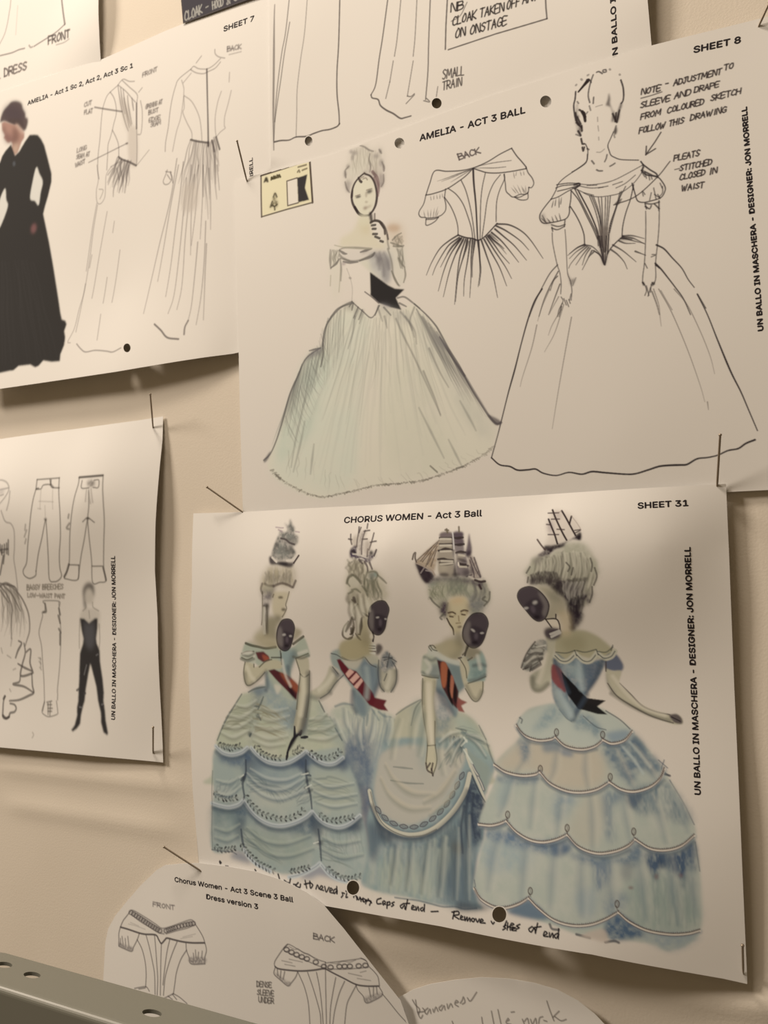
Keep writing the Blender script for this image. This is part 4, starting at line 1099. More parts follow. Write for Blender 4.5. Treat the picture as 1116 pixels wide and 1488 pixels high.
# dark of each flounce under the scallops above it
E.f('110 70 200 90 310 40 330 50 420 110 540 135 640 100 690 65 760 100 860 140 940 90 960 160 900 170 800 150 700 150 690 220 660 160 560 170 430 150 320 120 300 200 270 160 150 120', c=(96, 108, 118), a=.85, soft=4, noise=.35, nsc=6)
E.f('300 100 330 90 420 140 400 170 340 200 300 240', c=(82, 92, 102), a=.7, soft=4); E.f('620 120 700 80 700 200 660 180', c=(78, 86, 98), a=.75, soft=3); E.f('880 120 950 90 960 160 920 180', c=(88, 96, 106), a=.7, soft=3)
E.f('90 410 200 420 290 390 320 420 420 520 530 545 640 520 730 460 800 510 900 550 1030 490 1050 540 980 580 860 570 760 520 730 600 600 580 480 570 360 520 300 460 270 560 200 480 100 470', c=(94, 106, 112), a=.88, soft=5, noise=.35, nsc=6)
E.f('250 480 300 500 280 600 240 640 230 560', c=(84, 94, 100), a=.7, soft=4); E.f('720 470 770 500 800 560 770 620 720 540', c=(76, 84, 92), a=.75, soft=3); E.f('960 530 1040 490 1050 560 990 570', c=(86, 90, 94), a=.6, soft=3)
E.f('240 700 300 720 330 780 200 740', c=(104, 112, 122), a=.7, soft=3); E.f('700 830 780 790 860 850 900 890 780 860 720 880 650 870', c=(112, 120, 130), a=.7, soft=3)
E.f('940 0 1000 160 1060 330 1080 500 1116 560 1116 0', c=(98, 108, 118), a=.7, soft=6, noise=.4, nsc=6)
E.f('340 130 560 180 660 200 620 320 480 340 380 240', c=(124, 134, 136), a=.55, soft=7, noise=.4, nsc=7)
E.f('320 540 500 600 700 600 740 700 620 780 480 780 340 700 290 620', c=(136, 142, 130), a=.6, soft=8, noise=.3, nsc=8)
E.f('90 420 240 440 230 560 120 640 85 620', c=(120, 130, 126), a=.6, soft=6, noise=.4, nsc=6)
E.f('360 260 560 280 660 320 600 440 460 450 380 380', c=(162, 162, 148), a=.6, soft=8); E.f('740 200 960 220 1010 400 880 440 760 400', c=(156, 157, 140), a=.65, soft=8)
E.hatch('310 180 330 260 330 330', '420 300 520 380 680 330', 14, w=2.2, c=(108, 116, 116), a=.4, jit=4, bow=-.15)
E.hatch('690 200 720 300 720 380', '560 330 620 380 640 420', 12, w=1.8, c=(112, 118, 116), a=.4, jit=4)
E.hatch('740 230 740 320 740 380', '960 260 1000 340 1010 400', 9, w=2.2, c=(118, 124, 118), a=.4, jit=4, bow=-.08)
E.hatch('130 260 270 220 280 280', '100 290 120 320 250 330', 8, w=2, c=(120, 126, 124), a=.45, jit=3)
E.hatch('290 540 280 600 300 660', '420 620 480 720 560 800', 10, w=2.2, c=(116, 122, 114), a=.4, jit=4)
E.hatch('780 620 790 680 780 740', '900 660 960 740 1000 820', 9, w=2, c=(116, 122, 114), a=.35, jit=4)
E.hatch('760 560 1040 560', '800 760 1080 800', 14, w=2.4, c=(124, 132, 124), a=.3, jit=4, cut=(.1, .4))
E.ss('300 110 300 200 280 260 290 340 290 390;690 110 690 180 700 260 720 340 730 440;770 560 780 640 790 760;270 560 280 640 300 700;300 200 270 240;720 210 690 200', w=[2.4, 3.4, 2.0], c=(74, 80, 86), a=.65)
E.bb('705 240 26 14 -30;715 310 24 12 -30;690 290 16 10;285 230 14 20;780 645 26 14;700 190 12 20', c=(60, 64, 70), a=.65)
E.ss('285 205 260 225;705 195 660 205;725 270 690 290;770 640 740 650', w=1.6, c=(176, 176, 168), a=.7)
for t_ in ('105 20 150 60 210 75 270 60 310 30', '335 30 380 80 440 120 520 135 590 120 650 85 690 55', '700 60 760 110 820 135 880 130 930 95',
           '80 390 130 405 190 415 250 400 285 370', '290 380 340 450 400 500 470 530 540 535 620 515 690 480 730 445', '735 450 780 500 830 530 900 545 970 525 1040 470',
           '290 690 320 740 380 790 460 830', '580 870 660 850 740 810 780 780', '790 790 840 850 900 885 960 900'):
    E.s(t_, w=5.0, c=(168, 170, 166), a=.75, soft=2.2); E.s(t_, w=1.2, c=(110, 118, 124), a=.4)
E.leaves('120 5 160 20 220 30 270 15', 9); E.leaves('360 10 400 60 460 90 530 95', 8); E.leaves('600 70 640 50 665 20', 5); E.leaves('705 50 760 85 820 95 880 80 920 40', 9)
E.leaves('90 310 130 350 180 360 250 350', 8); E.leaves('290 330 340 400 400 450 460 475 540 490 620 470 680 420', 15); E.leaves('770 450 820 490 880 500 950 490 1010 470', 9)
E.leaves('95 660 130 690 180 690 240 680', 7); E.leaves('265 650 320 720 400 790 490 830', 12); E.leaves('580 830 650 820 720 800', 6); E.leaves('820 800 880 850 960 880 1050 860', 10)
E.s('85 180 80 300 82 420 80 560 85 690', w=1.4, c=(112, 116, 112), a=.5)
E.s('80 690 150 700 210 705 240 720', w=1.6, c=(104, 106, 106), a=.6)
E.F(300, 920, 5.073)
E.f('310 435 390 390 460 400 440 440 380 470 350 440', c=DBL, a=.75, soft=2.5)
E.f('440 430 660 490 700 560 640 700 600 740 500 600 420 520', c=(130, 136, 132), a=.7, soft=6, noise=.4, nsc=5)
E.f('340 440 420 480 380 620 350 720 330 830 310 740 330 600', c=(112, 116, 112), a=.5, soft=5, noise=.4, nsc=4)
E.f('620 560 720 560 740 640 760 700 720 780 640 720', c=(96, 100, 100), a=.6, soft=5)
E.f('830 500 900 620 960 700 1010 780 1000 860 900 760 840 620', c=(136, 140, 132), a=.6, soft=6)
E.hatch('330 640 380 520 420 600', '500 640 560 640 600 650', 12, w=2, c=(128, 122, 96), a=.4, jit=4, bow=-.06)
E.hatch('360 680 360 720', '580 700 560 800', 8, w=2, c=(132, 124, 98), a=.4, jit=4, bow=-.06)
E.hatch('110 720 150 620 220 540', '320 720 340 640 360 560', 12, w=2, c=(126, 122, 102), a=.4, jit=4, bow=-.06)
E.hatch('760 640 760 700 750 760', '900 600 940 700 960 760', 9, w=2, c=(126, 128, 112), a=.4, jit=4, bow=-.06)
E.ss('260 450 210 530 160 610 120 690 80 790;310 435 360 410 440 395;380 600 400 640;330 740 320 760;420 470 400 520 380 560;700 560 680 640;950 700 1000 790;830 500 870 580', w=[1.6, 2.6, 1.6], c=(92, 94, 88), a=.6)
E.bb('320 745 14 18;380 610 14 18;370 540 20 8', c=(66, 70, 68), a=.7)
# bodice, sleeves and gloves
E.f('370 70 480 60 540 100 540 140 420 110 300 90 320 60', c=(140, 134, 102), a=.7, soft=3)
E.f('290 70 360 90 430 110 520 100 545 130 640 100 715 30 760 140 750 180 655 190 620 310 660 400 650 490 540 450 440 400 440 290 360 220 350 140 260 180 260 150', c=(150, 150, 132), a=.92, soft=1.2)
E.f('550 130 650 130 640 200 600 310 560 280', c=(130, 138, 132), a=.8, soft=3); E.f('640 120 680 160 640 220 610 310 600 240', c=(88, 94, 92), a=.6, soft=3)
E.f('440 300 500 400 560 450 500 470 440 400', c=(128, 134, 130), a=.8, soft=3); E.f('500 380 550 390 540 430 520 450', c=(176, 168, 148), a=.85, soft=1.5)
E.f('260 150 330 130 360 200 350 230 290 210 255 190', c=(160, 156, 138), a=.9, soft=1.2)
E.f('285 215 350 230 360 250 440 210 480 195 550 210 555 260 470 270 430 290 380 340 320 385 285 370 275 290', c=(164, 157, 130), a=.95, soft=1.0)
E.f('660 190 745 180 760 280 755 480 735 620 700 720 660 735 645 690 665 560 680 400 690 300', c=(162, 155, 130), a=.95, soft=1.0)
E.f('720 480 755 460 750 640 710 740 700 680', c=(84, 82, 82), a=.6, soft=2.5)
E.f('360 140 420 135 460 170 465 200 420 215 380 190', c=(92, 32, 40), a=.95, soft=.8, raw=True); E.f('410 160 450 170 465 195 430 205', c=(146, 88, 66), a=.85, soft=1.2)
E.f('455 275 500 265 610 320 680 390 665 495 600 430 520 350', c=(84, 26, 38), a=.97, soft=.8, raw=True); E.f('540 290 610 320 680 385 675 440 600 380', c=(142, 88, 64), a=.8, soft=1.6); E.f('600 390 640 420 660 495 620 450', c=(40, 24, 32), a=.8, soft=1.5)
E.ss('290 75 330 90 380 100 440 112 510 102;640 80 680 50 715 25', w=3.0, c=(84, 80, 64), a=.75)
E.ss('260 180 300 195 340 180;260 150 300 135 350 135;660 185 700 170 750 150;690 300 720 325 755 305;285 215 275 290 290 370 320 385 380 345 430 290;350 230 350 250;760 280 755 480 735 620;660 190 690 300 680 400 665 560;555 230 550 150;480 195 440 205 390 250', w=1.6, c=(96, 90, 74), a=.7)
E.ss('545 130 552 200;480 180 550 180', w=1.8, c=(80, 76, 66), a=.7)
E.ss('650 690 650 760 640 790;690 740 650 770 620 820 595 885;700 720 690 750;600 880 590 930;700 770 745 765', w=[2.4, 3.6, 2], c=(52, 48, 50), a=.85)
E.f('640 760 680 740 660 790 610 870 595 885 600 850', c=(48, 44, 46), a=.85, soft=1); E.f('680 720 710 715 700 750 670 755', c=(66, 58, 58), a=.8, soft=1.2)
E.F(340, 750, 11.16)
E.f('480 940 600 800 800 820 960 830 1000 1000 960 1150 880 1160 700 1130 640 1160 560 1230 480 1250 440 1200 440 1050', c=(152, 142, 118), a=.85, soft=4, noise=.25, nsc=4, st=(.5, 2))
E.hatch('500 900 960 860', '500 1100 700 1090 940 1130', 30, w=2.6, c=(116, 106, 92), a=.34, jit=2, cut=(.45, .05), bow=.03)
E.ss('640 1140 700 1110 780 1090 860 1110 940 1150;460 1100 440 1180 460 1250;500 1100 560 1130 640 1130;960 1150 1000 1050', w=3, c=(88, 74, 64), a=.65, soft=2)
E.f('620 1150 680 1150 640 1240 620 1339 540 1339 560 1250', c=(84, 74, 66), a=.8, soft=3); E.f('450 1130 540 1120 620 1160 600 1260 480 1250', c=(146, 140, 116), a=.8, soft=3)
E.f('900 50 930 80 950 140 990 200 980 280 1040 330 1040 420 1000 470 940 500 1000 580 980 660 920 700 760 720 640 700 610 640 640 500 680 400 740 260 720 220 780 250 850 260 860 180 810 110 870 150 900 130', c=(112, 106, 96), a=.9, soft=1.5, noise=.35, nsc=3)
E.f('740 370 820 370 900 430 1000 460 940 500 860 440 780 400', c=(150, 138, 126), a=.8, soft=2); E.ss('760 360 840 380 900 430 980 460', w=2.2, c=(70, 60, 56), a=.7)
E.bb('760 480 50 40;830 600 60 60;720 600 40 70;900 330 60 30', c=(128, 124, 112), a=.5); E.bb('860 540 30 50 30;940 560 40 60;700 470 30 60', c=(86, 80, 72), a=.5)
E.f('570 660 620 660 680 740 800 740 940 750 980 740 960 800 930 830 860 830 720 790 590 780', c=(60, 50, 50), a=.92, soft=1.3); E.f('700 740 860 750 860 800 740 790', c=(34, 24, 32), a=.8, soft=1.5)
E.ss('620 670 690 740;860 720 940 710 1010 640', w=2.4, c=(176, 164, 148), a=.8); E.ss('970 760 1010 700 1050 640', w=2.2, c=(74, 60, 56), a=.85)
E.ss('680 180 760 190 800 190;1000 250 1060 260;720 220 780 250', w=1.6, c=(128, 108, 110), a=.5)
E.F(340, 860, 7.971)
E.f('460 0 640 0 620 80 600 180 600 240 560 300 470 280 440 180 450 60', c=(164, 154, 126), a=.85, soft=2); 
E.f('320 0 450 0 440 80 400 160 380 300 380 480 340 500 330 300 340 140', c=(112, 102, 96), a=.7, soft=3, noise=.4, nsc=3)
E.f('380 300 480 280 550 300 540 360 500 420 500 560 400 560 280 540 340 480', c=(126, 120, 92), a=.85, soft=3); E.f('240 500 340 400 340 540 490 560 490 640 240 580', c=(146, 140, 110), a=.7, soft=3); E.f('700 420 790 460 740 540 690 560', c=(140, 132, 104), a=.8, soft=2)
E.ss('640 0 620 80 600 150 610 190 585 250 560 290;450 60 460 30;330 0 330 120 330 280 320 380;380 160 385 300 375 470;345 160 340 360 360 500', w=1.5, c=(98, 88, 70), a=.65)
E.f('370 140 400 140 395 180 340 180 345 150', c=(66, 56, 52), a=.8, soft=1.5); E.bb('540 65 30 16;575 205 28 18', c=(84, 72, 56), a=.8); E.f('470 280 550 290 550 320 500 320', c=(100, 92, 70), a=.6, soft=2.5)
mask_face((340, 860, 7.971), '560 330 620 315 670 335 700 400 695 470 660 620 620 675 570 680 520 640 495 560 500 460 520 390', '505 450 540 400 560 460 570 560 560 640 520 610 500 540', '580 497 22 13 -10;655 512 18 11', '615 555 18 36', '610 625 26 14', '560 470 620 460 690 500 670 600 620 660 570 640')

# ---- third woman
E.F(560, 920, 5.073)
E.f('80 600 170 540 260 490 300 560 360 600 420 640 520 590 560 580 640 630 690 690 740 780 780 860 800 960 790 1050 760 1116 -20 1116 0 900 20 800', c=(160, 156, 132), a=.93, soft=1.8, noise=.15, nsc=10)
E.F(500, 1060, 4.464)
E.f('250 140 300 60 800 60 900 120 960 180 980 250 920 400 900 480 910 640 900 740 860 850 840 1000 860 1100 900 1160 800 1165 700 1150 560 1130 420 1090 300 1070 180 1040 110 1000 130 900 160 760 150 600 170 480 160 400 190 330 200 260', c=(132, 142, 138), a=.93, soft=2.0, noise=.18, nsc=9)
E.f('250 150 420 100 600 120 760 140 790 180 740 300 660 440 560 560 440 620 330 600 230 520 195 400 210 280', c=(162, 157, 144), a=.92, soft=2.5)
E.f('780 130 860 180 940 240 930 330 920 420 850 330 810 240', c=(136, 142, 132), a=.9, soft=2)
E.f('820 300 870 380 920 470 890 600 900 700 850 760 820 700 780 560 790 420', c=(72, 78, 88), a=.85, soft=3, noise=.3, nsc=4)
E.f('240 620 380 690 500 700 620 650 720 560 800 420 830 520 850 700 820 840 840 1000 860 1130 700 1140 600 900 560 760 400 740 280 700 240 760 200 700 180 560', c=(96, 106, 110), a=.72, soft=7, noise=.4, nsc=6, st=(.6, 3))
E.f('210 560 250 640 330 700 300 740 240 720 200 640', c=(68, 74, 82), a=.7, soft=4); E.f('620 660 700 620 760 700 740 860 680 980 620 900', c=(110, 118, 114), a=.5, soft=8, noise=.5, nsc=6, st=(.6, 2))
E.hatch('260 720 520 730 840 600', '240 1040 560 1100 880 1140', 42, w=4.5, c=(92, 102, 108), a=.28, jit=4, cut=(.1, .4))
E.hatch('260 740 520 740 700 700', '300 1060 500 1100 640 1120', 22, w=6, c=(158, 160, 146), a=.35, jit=5, cut=(.2, .1))
E.f('180 880 330 860 480 900 560 1000 540 1110 400 1080 240 1050 150 1020', c=(156, 158, 142), a=.5, soft=9, noise=.5, nsc=7, st=(.5, 2.5))
E.f('620 900 840 880 850 1000 870 1120 640 1120', c=(106, 116, 118), a=.55, soft=6, noise=.4, nsc=5, st=(.5, 3)); E.f('700 740 760 740 760 800 710 800', c=(104, 98, 86), a=.6, soft=4)
E.ss('800 440 790 600 810 760;840 420 830 560 850 700;780 500 760 640 770 800', w=[4, 3, 2], c=(62, 68, 78), a=.55, soft=3)
E.f('150 600 200 640 230 740 200 860 160 800', c=(84, 92, 100), a=.65, soft=4)
E.ss('330 1090 400 1100 480 1110 560 1130 640 1150 720 1150 780 1165 860 1160', w=2, c=(96, 104, 106), a=.55)
# overskirt edge with the chain of links
OV = '165 400 180 470 205 540 240 600 300 645 370 675 440 685 510 675 580 645 640 600 700 540 750 470 790 390 815 290'
E.s(OV, w=9, c=(74, 80, 88), a=.4, soft=5); E.F(500, 1060, 4.464).s(OV, w=5.5, c=(170, 166, 150), a=.9)
E.s('172 405 190 480 215 550 255 615 320 662 400 692 450 695 520 685 600 648', w=1.4, c=(84, 84, 82), a=.6)
CH = smooth(nums('205 500 250 560 300 600 360 625 430 635 500 625 560 590 620 540 670 480 710 410 750 330 785 260'), 4)
for i in range(0, len(CH)-14, 17):
    a_, b_ = CH[i], CH[min(i+14, len(CH)-1)]
    d_ = b_-a_; n_ = np.array([-d_[1], d_[0]])/np.hypot(*d_)*13
    E.s(np.array([a_, (a_+b_)/2+n_, b_, (a_+b_)/2-n_]), 1.6, (98, 96, 96), .8, cl=True); E.s(np.array([a_+d_*.3, b_-d_*.3]), 1.8, (112, 112, 110), .6)
for q_ in ('830 230 850 270 870 300', '870 310 890 350 905 390'):
    E.s(q_, w=4.5, c=(110, 110, 110), a=.8); E.s(q_, w=1.6, c=(176, 172, 158), a=.7)
E.ss('800 180 830 260 870 350 915 460;790 130 800 180 820 240', w=3.2, c=(172, 168, 152), a=.8); E.ss('830 300 870 390 915 470', w=1.6, c=(70, 72, 78), a=.7)
E.F(560, 920, 5.073)
E.f('380 480 440 500 500 620 470 720 400 740 370 800 360 600', c=(110, 118, 116), a=.6, soft=5, noise=.3, nsc=4); E.f('200 540 270 500 290 640 330 840 290 1020 250 900 230 700', c=(132, 138, 128), a=.6, soft=6)
E.f('520 600 640 640 720 760 770 880 760 960 660 860 580 780 520 700', c=(144, 150, 136), a=.6, soft=5)
E.hatch('580 780 580 800', '380 1000 480 960 560 940', 12, w=2.2, c=(110, 114, 106), a=.5, jit=4); E.hatch('540 690 580 760', '680 720 740 860', 9, w=2.2, c=(108, 114, 108), a=.5, jit=4); E.hatch('480 760 560 760', '470 800 600 900', 6, w=2.4, c=(84, 90, 88), a=.6, jit=3)
E.ss('270 490 220 560 190 680;80 600 150 550 260 490;40 1085 160 1105 280 1110;60 985 200 1000;520 700 600 720;740 780 770 880 800 960;690 680 740 780', w=[1.6, 2.4, 1.4], c=(112, 112, 102), a=.55)
E.ss('580 770 600 800;600 790 560 830;580 860 640 960', w=2.4, c=(176, 172, 158), a=.7)
# bodice and arms
E.f('330 100 470 60 560 80 560 170 500 200 420 170 360 130', c=(154, 147, 118), a=.9, soft=2); E.f('440 60 520 50 570 120 540 190 480 190', c=(126, 120, 96), a=.6, soft=4)
E.f('370 170 450 200 560 230 600 360 540 450 540 560 510 620 440 480 370 420 380 300', c=(122, 128, 122), a=.92, soft=1.5)
E.f('370 400 430 430 500 560 510 620 450 560 380 470', c=(78, 84, 90), a=.75, soft=3); E.f('470 240 560 260 590 380 540 440 500 330', c=(112, 118, 112), a=.7, soft=3)
E.f('285 160 370 170 395 320 330 335 270 310 265 240', c=(158, 155, 136), a=.93, soft=1.2); E.f('330 240 390 230 395 320 320 315', c=(98, 104, 106), a=.6, soft=3)
E.f('275 335 370 340 355 500 370 640 365 820 380 940 350 1040 310 1010 295 960 310 800 275 600', c=(166, 159, 132), a=.95, soft=1.0)
E.f('330 90 380 130 460 180 540 210 550 240 440 210 360 170 310 160', c=(170, 164, 148), a=.9, soft=1.2)
E.f('560 200 590 170 640 190 700 130 740 200 740 320 720 360 610 370', c=(136, 144, 132), a=.92, soft=1.2); E.f('640 220 740 210 730 320 640 340', c=(116, 126, 118), a=.6, soft=3, noise=.4, nsc=3)
E.f('610 100 690 120 700 150 640 190 590 170', c=(136, 128, 104), a=.85, soft=2)
E.f('550 210 590 170 620 260 605 360 720 355 715 440 680 500 640 490 590 410 560 310', c=(166, 158, 132), a=.95, soft=1.0)
E.f('380 195 440 215 470 260 540 430 530 560 480 510 420 400', c=(76, 34, 34), a=.95, soft=.8, raw=True)
E.f('410 220 450 225 460 300 440 400 415 380', c=(150, 98, 72), a=.95, soft=1.0); E.f('460 265 480 290 480 420 500 540 460 450 455 350', c=(34, 26, 26), a=.95, soft=.8); E.f('485 310 505 350 495 480 478 420', c=(156, 108, 86), a=.9, soft=.8); E.f('510 370 525 420 520 520 500 460', c=(44, 30, 30), a=.9, soft=.8)
E.f('535 470 560 490 605 510 560 535 585 585 540 575 525 540', c=(128, 72, 62), a=.92, soft=.8, raw=True)
E.ss('275 335 272 500 285 640 310 800 300 960;365 650 365 800 380 940 350 1050;270 310 330 325 390 330;590 410 640 490 680 500 715 440 720 360;610 370 670 350 740 320;330 90 350 120 380 130;340 130 320 100 350 90 370 110;310 830 370 825;550 190 590 260 600 330', w=1.5, c=(92, 86, 70), a=.7)
E.ss('330 960 310 990;350 960 340 1010;340 1000 350 1050;300 960 310 1010 340 1030', w=2.4, c=(78, 66, 60), a=.7)
E.ss('600 90 590 150;590 140 570 160;610 200 640 180;540 185 560 180', w=2.0, c=(80, 70, 60), a=.75)
E.F(600, 830, 8.585)
E.f('190 190 260 120 420 100 700 90 850 110 930 160 965 260 950 380 870 460 860 530 740 560 700 480 690 370 640 310 520 330 450 350 430 460 420 590 360 560 330 470 240 380 190 280', c=(152, 148, 124), a=.9, soft=3, noise=.25, nsc=5)
E.f('460 130 640 110 720 240 700 340 600 320 480 310', c=(124, 124, 104), a=.6, soft=5, noise=.4, nsc=4); E.f('700 300 840 320 930 400 860 470 850 530 740 550 700 460', c=(112, 108, 104), a=.75, soft=5, noise=.4, nsc=4)
E.f('360 390 420 380 435 470 430 580 390 570 330 500', c=(84, 70, 74), a=.88, soft=3, noise=.4, nsc=3); E.f('180 150 280 120 300 170 210 190', c=(96, 104, 96), a=.6, soft=3)
E.hatch('460 110 700 110', '420 320 560 300 720 340', 22, w=2.6, c=(116, 112, 98), a=.3, jit=3, bow=.05); E.hatch('740 140 920 170', '720 380 940 330', 18, w=2.8, c=(112, 106, 96), a=.32, jit=3, bow=-.12); E.hatch('200 200 400 170', '230 360 420 380', 18, w=1.6, c=(122, 118, 98), a=.35, jit=5, bow=.06)
E.ss('215 330 260 390 330 450;960 260 950 360 890 430;380 540 340 580 360 600;900 320 870 350 920 380;440 400 420 480', w=2.4, c=(96, 90, 78), a=.6)
E.f('450 360 520 330 640 320 690 380 700 480 690 560 640 640 610 740 560 790 500 760 440 620 430 540 440 440', c=(170, 160, 128), a=.93, soft=2); E.f('480 350 620 330 640 380 500 400', c=(174, 146, 114), a=.6, soft=4)
E.f('440 380 460 440 450 560 425 540', c=(112, 100, 88), a=.6, soft=2.5); E.f('690 380 720 460 700 520 670 440', c=(108, 98, 88), a=.6, soft=3)
E.bb('490 535 48 30 0', c=(126, 110, 82), a=.7); E.bb('640 515 50 28 -8', c=(128, 112, 84), a=.7); E.bb('495 538 30 12;640 520 30 11', c=(176, 166, 136), a=.9)
E.ss('440 520 490 510 530 530;600 500 640 485 685 495;460 565 500 570;610 540 650 545', w=1.8, c=(84, 68, 54), a=.75)
E.ss('540 650 590 645;570 560 575 620', w=1.8, c=(130, 114, 88), a=.6); E.f('550 695 590 680 615 685 600 705 570 710', c=(92, 74, 62), a=.85, soft=1)
E.ss('425 590 460 660 500 720 510 790', w=[2, 2.4, 1.6], c=(76, 64, 50), a=.8)
E.f('520 780 610 760 640 860 700 950 650 1000 540 980 480 940 500 860', c=(132, 126, 100), a=.75, soft=4); E.f('360 900 500 830 520 980 480 1040 360 1000', c=(158, 150, 122), a=.7, soft=4)
mask_face((600, 830, 8.585), '760 530 860 525 920 580 940 660 920 740 880 860 830 930 760 960 690 930 630 850 620 770 640 680 690 590', '625 770 650 690 700 620 720 680 700 780 720 900 660 880', '750 738 32 14 35;862 772 26 11 -5', '790 810 24 44', '775 890 38 20', '710 700 800 690 900 760 880 860 820 930 740 920 720 820')
E.ss('690 935 660 1010 650 1050', w=2.6, c=(60, 50, 46), a=.85)
E.f('690 960 820 970 830 1040 720 1110 650 1090 660 1020', c=(128, 122, 100), a=.6, soft=3)
# tall ship
E.F(590, 755, 7.971)
E.f('110 500 210 540 320 620 330 660 420 670 560 650 720 680 800 690 860 690 920 710 900 740 860 800 800 760 640 720 480 700 330 720 240 740 190 690 150 610', c=(96, 84, 82), a=.8, soft=2.5, noise=.4, nsc=3)
E.f('110 500 210 550 320 640 300 690 240 740 180 680 140 590', c=(58, 44, 48), a=.94, soft=1.2); E.ss('120 500 210 540 300 590 330 640', w=2.4, c=(150, 134, 118), a=.8); E.ss('210 560 170 620;230 590 300 600', w=1.5, c=(150, 136, 126), a=.6)
E.f('385 240 130 470 160 510 270 560 330 590 370 400', c=(148, 130, 108), a=.85, soft=1.5, noise=.3, nsc=3)
E.ss('385 240 130 470;370 270 190 490;360 310 250 520;350 360 290 540;300 320 170 480;290 390 230 540', w=1.3, c=(86, 72, 64), a=.7)
E.f('410 150 520 145 530 215 545 300 545 380 550 480 560 600 540 660 440 660 380 620 370 520 360 430 375 330 390 220', c=(140, 128, 112), a=.95, soft=1.2)
E.f('550 150 655 145 660 210 670 290 680 380 710 470 720 540 740 620 700 660 600 640 580 560 580 430 560 330', c=(120, 108, 102), a=.95, soft=1.2)
E.f('400 155 520 150 525 205 395 205', c=(104, 90, 88), a=.85, soft=1.2); E.f('555 155 655 150 655 205 560 205', c=(84, 70, 72), a=.9, soft=1.2); E.f('565 225 660 225 665 285 575 280', c=(92, 78, 78), a=.85, soft=1.2)
E.ss('390 212 460 218 525 212;390 285 460 290 530 282;375 360 400 358 450 340 530 350;370 460 430 455 480 470 545 470;390 500 470 490 545 490;400 525 460 520 540 510;550 212 600 215 660 208;570 290 620 292 670 285;580 385 620 375 690 380;600 500 650 520 690 520;620 540 680 545 720 535', w=[2.4, 3.6, 2.4], c=(64, 52, 48), a=.8)
E.ss('400 225 520 225;395 300 530 298;400 370 520 365;410 480 540 482;400 520 540 505;610 410 680 420;620 545 700 550', w=2.4, c=(172, 160, 142), a=.75)
E.f('530 150 555 150 560 300 560 420 580 560 590 650 550 640 555 500 540 380', c=(60, 48, 50), a=.88, soft=1.2); E.s('540 150 550 250 555 340', w=1.6, c=(176, 166, 156), a=.8); E.s('605 500 610 530', w=2, c=(190, 182, 172), a=.85)
E.bb('430 560 60 60;620 440 50 40', c=(160, 148, 128), a=.55); E.bb('650 470 60 20 20;440 640 60 24;580 640 50 24;700 620 50 50', c=(64, 52, 52), a=.7)
E.f('730 160 745 230 765 350 740 430 700 420 690 380 710 280', c=(92, 78, 80), a=.92, soft=1.2); E.f('690 380 750 360 745 440 710 440', c=(58, 46, 50), a=.8, soft=1.5)
E.f('720 430 790 440 830 540 870 670 760 680 740 580', c=(136, 122, 110), a=.9, soft=1.5, noise=.35, nsc=2); E.ss('750 440 800 560 860 670;740 470 780 600 790 680;790 440 830 560 865 660;700 660 760 640', w=1.8, c=(84, 72, 70), a=.7)
E.f('740 540 780 560 770 640 740 620', c=(66, 56, 60), a=.7, soft=2); E.ss('730 660 800 690 860 690 900 680;840 700 880 695', w=2, c=(170, 158, 142), a=.7); E.ss('800 700 860 720 915 715;850 760 870 800', w=3, c=(66, 52, 50), a=.8)
E.ss('75 460 90 400 110 385 105 440 120 490', w=2.2, c=(84, 70, 60), a=.75); E.ss('455 120 490 125;612 85 615 140;470 110 480 150', w=2.4, c=(104, 92, 74), a=.75)
E.f('330 680 480 660 640 660 760 690 640 740 480 740 360 740', c=(106, 102, 90), a=.6, soft=4)

# ---- fourth woman
E.F(670, 1040, 3.1)
E.f('268 5 330 -40 520 -60 640 -30 770 70 915 240 940 285 1050 490 1055 560 1075 700 1075 975 940 1060 860 1030 720 1010 600 1000 520 985 400 940 220 880 160 870 60 790 60 740 90 610 115 510 80 490 110 390 160 270 150 220 200 160 262 100 250 45', c=(158, 160, 148), a=.93, soft=1.8, noise=.14, nsc=12)
E.f('290 110 430 130 620 150 650 290 540 340 420 320 340 250 200 250 160 220 230 150', c=(168, 158, 140), a=.75, soft=6)
E.f('260 110 300 110 310 150 300 215 270 170', c=(112, 122, 128), a=.8, soft=4, noise=.4, nsc=4); E.f('370 120 430 110 450 150 400 165 370 160', c=(116, 124, 128), a=.75, soft=3); E.f('440 145 500 160 500 185 450 175', c=(116, 124, 130), a=.75, soft=2.5)
E.f('640 130 760 80 840 160 900 220 880 270 800 240 780 320 730 280 680 230', c=(112, 122, 126), a=.85, soft=5, noise=.4, nsc=5, st=(1, 1)); E.f('740 90 800 100 830 160 790 150', c=(96, 108, 116), a=.7, soft=3)
E.ss('720 130 780 200 820 260;760 120 820 190 850 230', w=3.6, c=(160, 164, 156), a=.6, soft=3)
E.f('165 275 350 275 340 300 280 310 180 300', c=(118, 126, 130), a=.75, soft=3, noise=.3, nsc=4); E.f('180 300 240 300 190 420 160 400', c=(140, 150, 146), a=.6, soft=5)
E.f('430 350 520 360 470 440 430 480 420 420', c=(130, 140, 142), a=.65, soft=6, noise=.5, nsc=5); E.f('640 350 720 340 740 360 680 420 690 560 660 560 640 450', c=(116, 126, 130), a=.7, soft=5, noise=.5, nsc=5, st=(.6, 2))
E.f('740 350 900 300 1000 380 1040 480 940 470 880 430 820 450 760 400', c=(112, 122, 124), a=.75, soft=5, noise=.45, nsc=5, st=(.7, 1.6)); E.f('740 360 820 360 800 400 770 420', c=(88, 98, 108), a=.7, soft=3)
